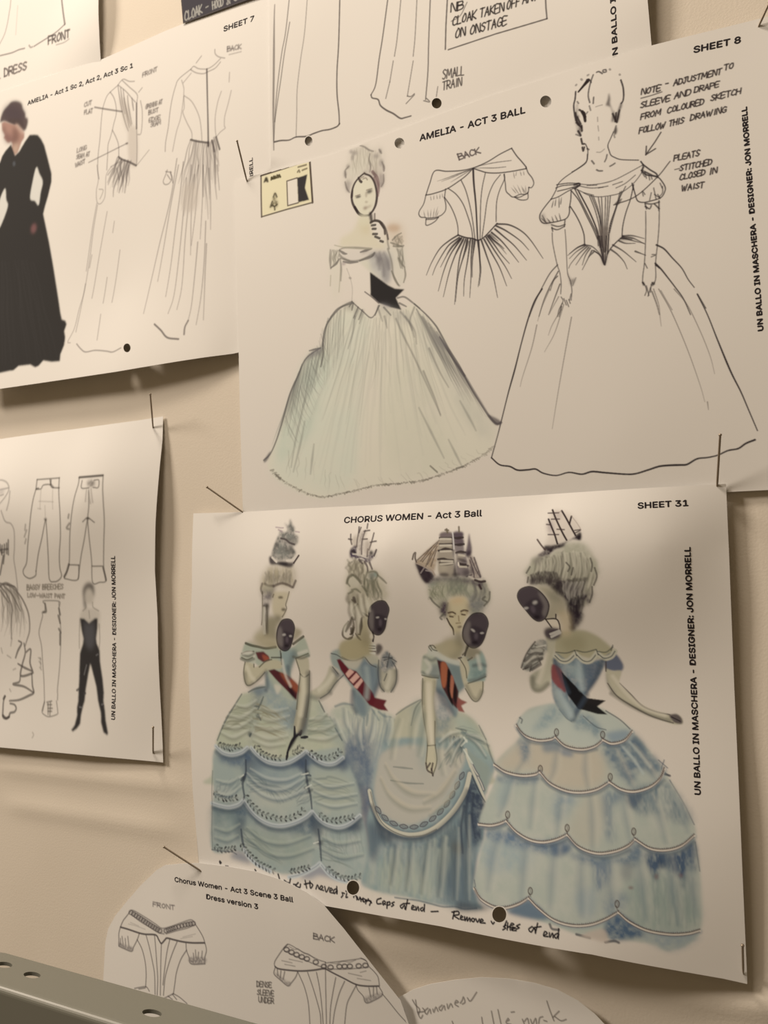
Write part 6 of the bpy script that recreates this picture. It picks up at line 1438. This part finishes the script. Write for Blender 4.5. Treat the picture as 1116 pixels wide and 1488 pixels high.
E.f('53 243 57 252 62 264 59 280 56 298 51 292 44 288 48 262', c=(226, 214, 200), a=.97, soft=.8)
E.f('7 274 9 290 11 301 0 330 -5 330 -3 300', c=(226, 214, 200), a=.97, soft=.8)
E.b(49, 332, 4, 7, 10, (130, 84, 82), .8); E.b(20.5, 238, 2, 3.5, 0, (84, 84, 88), .8)
E.hatch('0 380 50 380', '0 530 85 520', 12, w=3, c=(52, 47, 45), a=.35, jit=3)
# front view
E.F(100, 90, 7.971)
E.ss('570 270 480 350 440 400 410 480 390 560 375 700 360 900 340 1080 335 1250 350 1355;570 265 610 215 640 200 700 225 760 225;480 350 520 410 545 500 550 600 520 720 505 790 480 880 455 960 450 1080 440 1250;505 790 545 870 575 960 580 1090;620 215 700 290 790 375 790 460;575 270 660 340 730 420 770 465;850 300 810 350', w=1.3, c=PEN, a=.62)
E.ss('570 280 590 420 620 570 660 720 690 800;630 320 650 480 690 640 720 740;680 390 690 500 710 620 730 720;600 300 620 460 650 600;730 420 750 560;640 420 670 600 700 760', w=[1.4, 2.4, 1.4], c=PEN, a=.6)
E.f('590 430 640 440 690 560 730 760 690 800 650 700', c=(186, 168, 152), a=.6, soft=3); E.f('690 800 790 780 790 1190 700 1150', c=(206, 188, 172), a=.75, soft=2)
E.ss('785 470 785 700 790 1000 785 1195;830 450 850 560 850 700 835 830 800 840', w=1.4, c=PEN, a=.55); E.s('785 480 785 620 785 770', w=2.6, c=(84, 70, 66), a=.7)
E.ss('575 1100 620 1130 700 1160 780 1200', w=2.6, c=(66, 54, 52), a=.8); E.ss('795 1190 850 1120 930 1020', w=1.2, c=PEN, a=.5)
E.hatch('570 1110 640 1140 720 1170', '420 1500 530 1560 690 1480', 18, w=2.2, c=PEN, a=.6, jit=3, cut=(0, .4))
E.s('300 525 450 550 615 575', w=2.0, c=PEN, a=.75); E.s('230 1165 400 1080 560 1000 680 940', w=1.5, c=PEN, a=.65); E.b(672, 945, 16, 12, 0, (84, 70, 66), .7)
E.part('dress_drawing', '560 150 900 150 900 1060 960 1000 860 1230 800 1260 750 1420 500 2000 420 3500 -170 3500 -150 3100 300 1350 330 1000 200 1180 200 1150 420 1060 350 900 380 600 290 560 290 500 390 530 430 380', 'pencil drawing of the dress from the front')
for tx, a_, b_ in (('CUT', (180, 520), (270, 490)), ('FLAT', (180, 610), (280, 585)), ('LONG', (95, 1050), (210, 1010)), ('SEAM AT', (90, 1125), (245, 1085)), ('WAIST', (75, 1220), (190, 1170)),
                   ('OPENING AT', (890, 545), (1085, 480)), ('BUST', (925, 610), (1040, 575)), ('EDGE', (930, 700), (1065, 660)), ('SEAM', (950, 755), (1070, 715)), ('FRONT', (855, 175), (1030, 100))):
    E.write(tx, a_, b_, 46, w=1.3, c=(104, 90, 84), a=.62, up=(0.05, -1))
E.part('handwritten_notes', '60 430 300 430 290 640 260 1000 200 1240 60 1260 60 700', 'small pencil notes beside the front view')
E.part('handwritten_notes', '860 470 1110 440 1110 770 900 790 860 600', 'small pencil note between the two views'); E.part('handwritten_word', '840 90 1050 60 1050 210 840 210')
# back view
E.F(210, 50, 7.971)
E.ss('540 400 400 515 360 600 320 750 295 900 275 1080 245 1250 240 1355;540 400 570 370 620 395 680 402 740 395 810 350 880 280;535 410 600 445 680 455 740 430 820 390 880 320;815 175 820 225 860 260 930 275;600 330 660 250', w=1.4, c=PEN, a=.6)
E.ss('430 530 455 620 455 700 460 850 445 905 490 1020 545 1130 550 1215;460 710 540 770 600 870 640 980 660 1130 665 1230;540 450 450 560;455 720 420 960 370 1130 325 1355;985 440 980 550;1005 650 970 800 930 950 925 1060 935 1085 880 1130 830 1190;890 660 850 780 820 950 820 1100 830 1180', w=1.4, c=PEN, a=.5)
E.s('722 405 728 700 735 1000 740 1290', w=[2.6, 2.2, 2.6], c=(74, 62, 60), a=.85); E.s('535 1220 620 1240 740 1255', w=2.6, c=(70, 58, 54), a=.85); E.b(738, 1270, 14, 40, 0, (64, 52, 48), .8)
E.ss('780 1230 800 1300 810 1355;830 1190 850 1260 870 1330', w=2.8, c=(70, 58, 54), a=.8)
E.hatch('530 1225 640 1245 740 1260 830 1200', '360 1800 540 2300 700 2300 900 1700', 26, w=2.2, c=PEN, a=.62, jit=3, cut=(0, .5))
E.F(80, 240, 4.292)
E.ss('760 -40 730 160 700 300 650 500 600 720 552 925;770 0 720 260 680 500 640 725;800 -20 780 180 750 400 720 640 690 820;820 80 800 300 770 600 740 820 705 925;850 0 830 260 810 480 790 760 760 900;870 60 850 300 845 560;895 0 880 250 850 500;925 0 920 200 905 460;960 20 970 200 970 400;1010 0 1025 155;890 480 870 700 850 880 830 970;940 350 930 600 910 820 880 995;945 490 935 700 925 965', w=[1.8, 1.5, 1.1], c=PEN, a=.55)
E.f('800 130 890 120 880 270 800 280', c=(202, 184, 168), a=.6, soft=3)
E.ss('830 970 810 1010 805 1055', w=2.6, c=PEN, a=.75); E.s('620 992 660 1030 700 1075 770 1085', w=2.4, c=(84, 72, 68), a=.8)
E.ss('700 30 690 60 675 100 685 120 710 115 730 80 720 50;690 40 725 45;720 40 735 110;700 60 720 90', w=1.4, c=PEN, a=.65)
# left view's arm and skirt lower down
E.ss('262 0 270 90 258 160 262 230 285 240 310 200 315 130 320 60 350 10;275 150 300 155 290 190 280 210;260 240 235 380 215 520 195 660;265 250 240 400 220 560 200 690 180 800 150 900 120 1020 80 1100 95 1108;325 290 300 430 270 600 240 780 230 830;190 740 160 900 130 1040;405 530 385 680 355 855;325 700 300 860;285 930 262 1090;370 350 360 420;230 560 215 640', w=1.3, c=PEN, a=.5)
E.s('135 1115 160 1145 190 1165 250 1155 320 1160 360 1165 410 1140', w=1.6, c=PEN, a=.65)
E.ss('350 10 400 -20;360 20 330 60;440 -10 400 170;460 0 435 170;385 20 400 90', w=2.2, c=PEN, a=.45)
E.F(210, 50, 7.971)
E.part('dress_drawing', '190 1250 360 500 540 330 640 220 800 150 960 230 1040 640 960 1100 880 1500 760 3100 800 3600 0 3600 100 3000 300 2000 180 1750', 'pencil drawing of the dress from the back')
E.write('BACK', (960, 195), (1130, 165), 52, w=1.4, c=PEN, a=.6, up=(0, -1)); E.s('980 235 1120 200', w=1.4, c=PEN, a=.5)
E.part('handwritten_word', '940 110 1160 80 1160 260 940 260')
E.F(0, 0, 1)
E.part('woman_photo', '-40 140 45 140 45 190 66 196 78 255 68 310 98 466 96 505 88 530 0 550 -40 555', 'printed photo of a woman in a long black dress, seen from the side')
E.soften(.5); E.finish('pencil_mark')
E.type('AMELIA - Act 1 Sc 2, Act 2, Act 3 Sc 1', (40, 153), (193, 98), 9.0, 'printed_heading', .18)
E.type('SHEET 7', (325, 46), (369, 30), 10.5, 'printed_sheet_number', .18)
E.type('UN BALLO IN MASCHERA - DESIGNER: JON MORRELL', (372, 500), (367, 229), 7.5, 'printed_credit', .12)

# ------------------------------------------------------------------ dress hem, top left
E = dress
E.F(0, 0, 6.975)
E.ss('150 -600 110 0 95 120 75 240 45 350 -10 460', w=1.6, c=PEN, a=.5); E.s('180 60 170 200 160 350', w=1.4, c=PEN, a=.25)
E.s('590 -600 612 -250 625 -20 635 80 645 160 658 245', w=[1.6, 2.2, 2.6], c=(84, 72, 68), a=.75)
E.ss('658 245 600 300 550 340 480 385 400 435 345 470;250 490 190 505 120 535 0 565', w=1.7, c=PEN, a=.75); E.ss('295 460 310 480 330 475', w=2, c=PEN, a=.6)
E.part('dress_drawing', '-60 -700 720 -700 720 280 500 380 300 500 -60 600', 'pencil drawing of the lower part of a dress')
E.write('FRONT', (490, 450), (715, 370), 75, w=1.7, c=(84, 72, 66), a=.8, up=(0, -1)); E.s('570 455 650 430 700 395', w=1.2, c=PEN, a=.6)
E.part('handwritten_word', '480 400 560 330 740 270 740 400 580 480 480 480')
E.write('DRESS', (45, 775), (280, 700), 78, w=1.7, c=(92, 78, 72), a=.8, up=(0, -1)); E.b(0, 795, 10, 8, 0, PEN, .7)
E.part('handwritten_word', '-40 620 320 580 320 760 20 830 -40 830')
E.soften(.5); E.finish('pencil_mark')

# ------------------------------------------------------------------ dark card with white lettering
card.obj.data.materials[0] = flat_mat('dark_card', (0.045, 0.037, 0.042), 0.7, 0.2)
E = card
E.F(0, 0, 1)
E.f('262.6 -189 263.6 0 266.6 33 300 21 346 4 390 -12 390 -228', c=(64, 57, 62), a=1, soft=.3, raw=True)
E.F(250, 0, 7.44)
WH = (176, 164, 152)
E.write('CLOAK', (140, 222), (335, 140), 92, w=1.2, c=WH, a=.8, up=(-.05, -1)); E.write('-', (365, 100), (400, 85), 40, w=1.2, c=WH, a=.7, up=(0, -1)); E.write('HOOD', (440, 100), (560, 55), 80, w=1.2, c=WH, a=.8, up=(-.05, -1)); E.write('&', (590, 50), (640, 30), 60, w=1.2, c=WH, a=.7, up=(0, -1)); E.write('CAPE', (670, 10), (840, -60), 70, w=1.2, c=WH, a=.8, up=(0, -1))
E.F(0, 0, 1); E.part('dark_face', '250 -240 410 -240 410 10 266 50 250 50', 'dark blue black face with white handwriting')
E.finish('dark_face')

# ------------------------------------------------------------------ cloak sheet
E = cloak
CK = (60, 48, 46)
E.F(340, 0, 2.937)
E.ss('262 -260 225 100 205 220 190 330 178 450 170 600;238 95 215 230 200 340 185 440 174 520', w=1.5, c=CK, a=.72); E.s('330 -260 305 100 285 250 270 380 268 480 265 585', w=1.3, c=CK, a=.6)
E.s('458 -260 448 150 440 300 440 400 448 480 450 530', w=1.9, c=CK, a=.88)
E.s('172 606 200 600 235 598 265 585 310 582 340 570 375 558 410 552 440 540 450 528', w=[2.4, 1.8, 2.2, 1.9, 2.2], c=CK, a=.9)
E.s('174 20 172 80 170 300 168 500 170 640', w=[1.4, 3.2, 3.0, 1.6], c=(84, 70, 66), a=.7)  # shading of the sheet's own left edge, painted as a dark stroke
E.part('cloak_drawing', '160 -300 500 -300 480 560 320 620 160 660', 'ink drawing of the cloak from one side')
E.ss('690 -260 640 120 620 250 605 360 585 405', w=1.8, c=CK, a=.85); E.ss('735 -260 700 130 685 240;680 260 665 350;665 350 648 420', w=1.5, c=CK, a=.7); E.ss('792 -260 775 120 765 240;765 260 750 350 740 410', w=1.4, c=CK, a=.72); E.s('848 -260 832 150 828 300 818 425', w=1.7, c=CK, a=.85)
E.s('585 405 590 418 615 425 625 450 650 470 680 485 710 505 730 502 755 495', w=[1.8, 2.3, 2.0], c=CK, a=.88); E.ss('740 410 755 412 770 400;770 405 735 442;810 430 835 435 822 420', w=1.5, c=CK, a=.8); E.ss('870 370 862 425', w=1.4, c=CK, a=.75)
E.part('cloak_drawing', '575 -300 880 -300 850 300 880 360 880 470 780 520 700 520 575 430', 'ink drawing of the cloak with a small train')
E.write('SMALL', (890, 338), (985, 318), 38, w=1.4, c=CK, a=.85, up=(.05, -1)); E.write('TRAIN', (890, 384), (975, 364), 34, w=1.4, c=CK, a=.85, up=(.05, -1))
E.part('handwritten_note', '880 280 1010 280 1010 390 880 400', 'handwritten words small train')
E.F(640, 0, 3.4875)
E.ss('40 -120 35 0 28 130 25 250;40 252 280 172 540 95;540 95 535 40 525 -190;525 -190 40 -120', w=2.0, c=CK, a=.9, raw=True)
for tx, a_, b_ in (('NB', (52, 62), (120, 45)), ('CLOAK', (60, 132), (185, 92)), ('TAKEN', (200, 88), (325, 55)), ('OFF', (335, 50), (405, 25)), ('ANY', (415, 20), (500, -5)), ('ON', (75, 192), (130, 180)), ('ONSTAGE', (150, 176), (340, 122))):
    E.write(tx, a_, b_, 44, w=1.6, c=(48, 38, 36), a=.92, up=(.1, -1))
E.s('55 108 100 80 135 12', w=1.4, c=CK, a=.8)
E.part('boxed_note', '10 -230 560 -230 560 110 20 270', 'handwritten note in a ruled box')
E.soften(.2); E.finish('pencil_mark'); E.F(0, 0, 1)
E.type('UN BALLO IN MASCHERA - DESIGNER: JON MORRELL', (898, 91), (884, -330), 11.0, 'printed_credit', .18)

# ------------------------------------------------------------------ trouser sheet
E = trousers
TK = (74, 64, 52)
E.ref = lin((190, 172, 148))
E.F(0, 680, 6.2)
E.ss('335 105 430 98 535 90;335 105 325 190;325 190 370 188 390 155 450 150 470 175 535 180;535 90 530 180;450 105 460 150;325 190 300 280 280 400 265 550 250 700 240 850 210 920 215 960 240 985 275 995 320 970 325 930;410 465 380 620 345 780 325 930;415 470 425 620 435 800 445 1000 490 1025 530 1010 555 970 540 900 535 780 545 600 540 400 530 180', w=1.7, c=TK, a=.8); E.b(410, 462, 14, 12, 0, (60, 50, 40), .85)
E.ss('370 200 360 370;475 200 475 370;350 300 480 305;405 340 410 450;340 365 370 370', w=1.3, c=(128, 114, 96), a=.5)
E.ss('330 188 345 185;460 110 455 150;460 150 480 175', w=2.6, c=TK, a=.7)
E.ss('230 510 225 560;240 560 220 620;235 640 225 680', w=2.4, c=TK, a=.5)
E.part('trousers_drawing', '195 60 560 60 575 1000 500 1040 200 1010', 'outline drawing of trousers, the left pair')
E.ss('715 85 820 75 930 65;715 85 705 150 670 270 645 420 630 600 622 870 580 980 600 1000 700 1005 710 875;622 872 710 875;790 455 760 640 730 800 705 1000;790 470 805 640 825 830 835 1030 900 1030 955 1015 935 900 935 700 940 480 930 300 925 180 930 65;830 885 930 885;740 115 735 180 800 180;850 110 890 110 885 175 840 175;800 200 800 340 790 450;745 485 790 450 850 490', w=1.7, c=TK, a=.78); E.b(792, 455, 16, 12, 0, (60, 50, 40), .85)
E.f('790 115 850 110 850 165 795 165', c=(90, 78, 66), a=.7, soft=2, noise=.4, nsc=1.5); E.ss('780 200 770 300;820 190 835 310;800 220 815 320', w=2.4, c=(120, 106, 90), a=.5)
E.ss('620 870 600 940 580 980;930 900 945 960 955 1010;715 85 800 78 925 68', w=3.2, c=(62, 52, 42), a=.75); E.ss('620 420 615 450;625 500 600 540 620 550', w=3, c=TK, a=.6)
E.part('trousers_drawing', '590 40 950 40 970 1040 830 1045 570 1010', 'outline drawing of trousers, the right pair')
E.F(0, 830, 5.7222)
E.write('BAGGY BREECHES', (225, 155), (530, 148), 40, w=1.4, c=(112, 98, 80), a=.7, up=(0, -1)); E.write('LOW-WAIST PANT', (230, 215), (545, 225), 32, w=1.4, c=(112, 98, 80), a=.7, up=(0, -1))
E.part('handwritten_note', '215 95 570 95 570 240 215 240')
E.ss('360 255 370 245 490 250 495 290;360 260 375 280 370 340 350 345 355 370 335 450 325 520 345 620 355 760 365 900 370 1080;490 260 495 360 505 480 505 600 495 800 480 960 478 1010;370 1085 350 1165 370 1195 410 1210 475 1190 480 1165 470 1080;480 1020 478 1070', w=1.6, c=TK, a=.65)
E.ss('375 270 385 330;360 340 380 340;490 310 500 360;485 370 500 430;490 480 505 510;500 520 500 610', w=3, c=TK, a=.75); E.ss('370 1090 355 1160;390 1090 430 1080;395 1110 430 1110;400 1140 435 1140;400 1165 430 1165;400 1100 400 1190;420 1090 415 1200', w=2, c=TK, a=.65); E.ss('320 720 340 730;325 750 340 770;330 800 345 820;335 720 340 800', w=2, c=TK, a=.4)
E.part('breeches_drawing', '310 235 530 235 530 1220 340 1220 310 800', 'outline drawing of breeches')
# slim figure in black
E.ref = lin((176, 158, 132))
E.f('690 200 690 150 710 110 740 95 770 110 785 150 785 200 770 270 740 275 705 260', c=(150, 134, 110), a=.8, soft=2)
E.f('690 200 690 150 710 110 740 95 775 110 785 160 780 210 765 160 740 140 715 160 705 210 715 280 720 310 700 310', c=(66, 56, 46), a=.85, soft=2.0)
E.f('700 310 780 310 830 340 830 420 820 480 680 480 665 420 670 350', c=(152, 136, 112), a=.7, soft=2); E.ss('710 260 715 300 690 330;770 260 775 300 820 330;665 400 660 520 660 640;825 440 830 560 825 640;740 330 745 390', w=1.8, c=(104, 92, 74), a=.55)
E.f('665 390 700 395 740 435 790 390 812 392 810 480 800 560 805 600 830 660 832 740 840 800 855 900 865 1010 862 1080 875 1170 880 1240 900 1350 890 1365 860 1340 840 1260 838 1180 815 1080 800 960 775 860 752 770 735 860 715 980 705 1080 690 1130 675 1200 668 1270 640 1310 605 1335 592 1320 620 1280 640 1200 640 1130 650 1080 652 1000 658 900 660 800 665 680 690 600 695 560 680 500', c=(22, 18, 16), a=.97, soft=.9, raw=True)
E.f('700 420 740 440 780 420 790 560 770 640 730 640 700 560', c=(72, 66, 60), a=.7, soft=3); E.ss('640 990 655 980;700 1020 710 1015;850 1100 860 1120;660 1120 670 1130', w=3, c=(50, 44, 38), a=.8); E.ss('660 1130 690 1135;845 1110 860 1105;700 860 720 780;800 700 815 690', w=1.4, c=(112, 102, 90), a=.5)
E.part('figure_drawing', '580 85 840 85 850 600 890 1000 910 1375 840 1375 760 900 740 900 690 1340 580 1345 640 1000 650 500 640 350', 'painted slim figure in a black suit with tall boots')
# gown at the left edge
E.ref = lin((186, 168, 144))
E.F(0, 680, 6.2)
E.ss('-20 110 20 110 60 130 80 170 75 210 40 270 -10 330;-20 200 30 190 75 180;90 210 80 300 60 380;10 385 25 430 40 470 60 490 95 500 120 540 130 600 130 720 125 820 140 920 150 1000 160 1100;0 250 30 240', w=2.0, c=(110, 98, 84), a=.6); E.f('-10 200 40 190 30 230 -10 240', c=(140, 126, 110), a=.6, soft=2)
E.ss('0 690 10 760 30 760;20 700 15 780;40 690 40 760;60 680 60 770;75 650 75 780;0 740 70 730;30 790 15 880 0 960;40 780 30 860', w=2.6, c=(72, 62, 52), a=.75)
E.F(0, 830, 5.7222)
E.ss('-20 150 20 110 60 100 120 130;-10 100 40 110 120 130 150 180 190 240 230 330 245 410 245 500 225 570 210 620;30 120 90 180 130 250 170 330;0 120 60 200 100 300 95 420 95 560;60 110 130 160 160 230;-10 140 30 200 70 260', w=[2.4, 2.8, 1.6], c=(82, 70, 58), a=.75)
E.hatch('0 110 60 120 130 150', '-20 560 90 600 210 560', 26, w=2.0, c=(104, 92, 76), a=.5, jit=4, cut=(.1, .4), bow=-.08)
E.ss('155 580 180 600 150 660 130 720;200 600 210 680 185 780 175 870 265 850 270 830 250 760 255 650 210 680;150 770 200 800 265 830;265 850 270 950 280 1010 240 1035 160 1070 80 1078;280 1010 200 960 110 940 160 920 170 870;45 1040 30 1080 25 1150 25 1210 50 1225 75 1210 85 1180 120 1170 135 1140 120 1110 85 1100', w=[2.2, 3.2, 2.2], c=(70, 60, 50), a=.8)
E.ss('60 700 90 720;10 640 20 680;110 820 130 810;80 980 90 1000;100 560 90 620', w=2, c=(112, 100, 84), a=.5); E.ss('25 1200 50 1222 75 1212;30 1060 40 1040', w=3.2, c=(56, 46, 38), a=.8)
E.s('270 1340 280 1360 268 1385', w=1.6, c=(120, 108, 90), a=.6)
E.F(0, 0, 1)
E.part('gown_drawing', '-60 690 20 690 28 760 30 860 50 900 52 1010 30 1052 -60 1060', 'sketchy drawing of a ruffled gown, cut by the edge')
E.part('pencil_mark', '40 1060 60 1060 60 1085 40 1085')
E.soften(.6); E.finish('pencil_mark'); E.F(0, 0, 1)
E.type('UN BALLO IN MASCHERA - DESIGNER: JON MORRELL', (167, 1046), (167, 808), 7.5, 'printed_credit', .15)

# ------------------------------------------------------------------ cut-out with bodice front and back
E = version
VK = (72, 62, 58)
E.F(150, 1300, 6.565)
E.ss('255 165 220 210 190 250 165 310 150 370 150 440 150 490;165 310 220 325 280 345 340 365 400 378 500 385 530 430 555 465 590 430 610 415 680 432 760 450 850 460 965 460;880 285 910 330 950 400 970 460 985 530 970 600 970 655;150 490 200 515 270 540 290 500 325 430 345 370;790 465 795 530 820 600 840 660 970 660;325 430 370 520 400 640 410 760 405 880;410 390 440 500 470 640 490 760 495 950;490 390 500 500 510 640 520 800 515 960;555 470 550 640 545 960;635 430 610 540 590 680 570 860;705 450 660 560 620 680 590 800 575 960;795 530 740 620 700 740 685 840 670 945', w=1.5, c=VK, a=.82)
E.ss('165 310 220 325 280 345 340 365 400 378 500 385 530 430 555 465 590 430 610 415 680 432 760 450 850 460 965 460', w=2.2, c=VK, a=.85)
E.f('255 165 285 150 400 215 500 280 560 320 640 310 740 270 850 245 880 290 820 310 700 345 600 375 540 370 480 330 400 270 300 215', c=(150, 136, 124), a=.55, soft=1.2)
for ln in ('265 170 360 230 450 290 540 345', '600 345 690 315 780 290 860 275'):
    q = smooth(nums(ln), 27)
    for p_ in q:
        t = np.linspace(0, 6.6, 12); E.s(np.stack([p_[0]+20*np.cos(t), p_[1]+20*np.sin(t)], 1), 1.6, VK, .8)
E.ss('255 165 285 150 400 215 500 280 560 320 640 305 740 270 840 240 880 285;270 190 350 255 440 310 520 360 580 375;600 375 700 345 800 320 870 290', w=1.3, c=VK, a=.7)
E.f('150 455 200 480 285 505 270 540 200 515 150 490', c=(112, 100, 92), a=.7, soft=1.2, noise=.5, nsc=1.2); E.f('820 600 970 600 972 655 840 660', c=(112, 100, 92), a=.7, soft=1.2, noise=.5, nsc=1.2)
E.ss('180 400 190 470;210 420 215 490;235 400 245 490;165 420 165 470;880 530 885 600;910 550 905 600;945 540 940 600;860 560 865 600', w=1.8, c=VK, a=.65); E.ss('240 280 300 295 400 330;260 265 340 300;760 405 880 375;740 420 850 400', w=1.1, c=(130, 118, 106), a=.5)
E.ss('300 895 350 885 410 880 440 920;340 900 400 890;670 945 620 970 580 990;670 945 730 980 800 1040;620 970 660 1000;660 950 700 1000', w=1.5, c=VK, a=.75)
E.part('bodice_drawing', '130 135 900 135 1010 500 1000 690 840 690 800 1060 280 1000 300 560 130 560', 'ink drawing of the bodice from the front')
E.write('FRONT', (475, 110), (690, 145), 38, w=1.3, c=(96, 84, 78), a=.7, up=(0, -1)); E.part('handwritten_word', '450 50 720 60 720 170 450 150')
E.F(360, 1340, 4.65)
E.ss('270 150 240 180 205 230 182 270 185 300 210 315 280 325 360 330 440 325 520 312;525 315 580 345 650 380 730 420 800 432 885 432;890 430 880 370 850 330 820 300 800 260 765 245;185 310 178 350 220 390 270 430 295 410 325 370 338 335;730 420 745 460 780 500 800 545 850 530 910 490 890 440;340 340 380 430 405 520 415 600 420 690;405 340 440 440 470 540 490 620 495 690;465 340 485 440 500 560 510 690;525 270 527 430 532 690;595 375 575 480 560 580 555 690;655 400 620 480 590 590 575 690;735 425 700 490 670 560 655 690', w=1.5, c=VK, a=.82)
E.ss('185 300 210 315 280 325 360 330 440 325 520 312;525 315 580 345 650 380 730 420 800 432 885 432', w=2.2, c=VK, a=.85); E.ss('910 485 960 545 1020 620 1090 695', w=1.5, c=VK, a=.8)
for ln in ('262 185 330 220 400 248 460 270 515 300', '560 305 620 300 690 298 750 296 795 292'):
    for p_ in smooth(nums(ln), 44):
        t = np.linspace(0, 6.6, 12); E.s(np.stack([p_[0]+18*np.cos(t), p_[1]+15*np.sin(t)], 1), 2.0, VK, .85)
E.ss('245 175 270 150 300 160 350 190 420 225 480 255 525 270;530 275 600 268 680 258 740 250 770 245 800 262;250 195 320 230 400 262 470 292 520 310;540 315 640 318 740 312 815 305', w=1.4, c=VK, a=.75); E.ss('280 165 320 185 340 180 380 210 410 215 450 245;560 275 600 280 640 265 690 270 730 255', w=1.2, c=VK, a=.6)
E.ss('230 260 300 275;250 285 320 298;280 250 370 270;680 345 770 365;740 380 830 395;760 340 800 330', w=1.2, c=VK, a=.6)
E.f('178 340 215 360 260 395 295 405 275 432 220 392', c=(112, 100, 92), a=.6, soft=1.2, noise=.5, nsc=1.2); E.f('785 510 850 490 900 475 912 492 850 530 800 548', c=(112, 100, 92), a=.6, soft=1.2, noise=.5, nsc=1.2)
E.ss('200 320 205 360;225 330 220 375;250 335 240 385;820 445 830 500;850 440 850 495;870 440 875 485', w=1.8, c=VK, a=.7)
E.part('bodice_drawing', '160 130 780 225 920 430 930 490 1110 690 380 700 300 440 160 400', 'ink drawing of the bodice from the back')
E.write('BACK', (445, 112), (595, 140), 36, w=1.4, c=(80, 70, 64), a=.8, up=(0, -1)); E.part('handwritten_word', '420 60 620 60 620 155 420 155')
for tx, a_, b_ in (('DENSE', (62, 435), (165, 442)), ('SLEEVE', (66, 490), (180, 500)), ('UNDER', (75, 540), (180, 550))):
    E.write(tx, a_, b_, 34, w=1.5, c=(84, 74, 66), a=.75, up=(0, -1))
E.part('handwritten_note', '40 380 200 380 200 570 40 570')
E.soften(.2); E.finish('drawn_lines'); E.F(0, 0, 1)
E.type('Chorus Women - Act 3 Scene 3 Ball', (254, 1281), (426, 1311), 10.0, 'printed_heading', .15)
E.type('Dress version 3', (300, 1306), (375, 1321), 10.0, 'printed_heading', .15)

# ------------------------------------------------------------------ scrap with pencil handwriting
E = scrap
E.F(570, 1400, 3.3818)
SK_ = (84, 72, 62)
E.ss('100 180 115 205 135 225 130 250;115 180 125 240 140 270 150 255;125 240 160 235 150 220;175 220 160 235 170 250 185 225 190 245;200 225 205 240 215 215 225 235;245 205 230 220 240 232 255 208 260 228;270 200 275 222 288 198 297 215;310 195 325 190 315 182 308 200 325 212;335 195 345 180 350 165 358 190 345 200;370 170 385 185 415 142', w=1.9, c=SK_, a=.82)
E.part('handwritten_word', '90 140 430 130 430 220 140 285 90 260', 'upper line of pencil writing')
E.ss('295 285 300 298;440 265 445 298;488 235 500 298;520 228 535 298;560 285 575 278 570 270 560 292 585 300;640 275 650 300;650 285 665 270 672 298;680 275 690 298 705 270 710 298;720 295 725 268 740 262;745 280 760 285;760 185 775 230 795 282;790 265 820 235;800 262 830 282 855 275;585 240 600 238', w=1.9, c=SK_, a=.82)
E.part('handwritten_word', '280 220 870 180 870 310 280 310', 'lower line of pencil writing')
E.soften(.4); E.finish('pencil_mark')
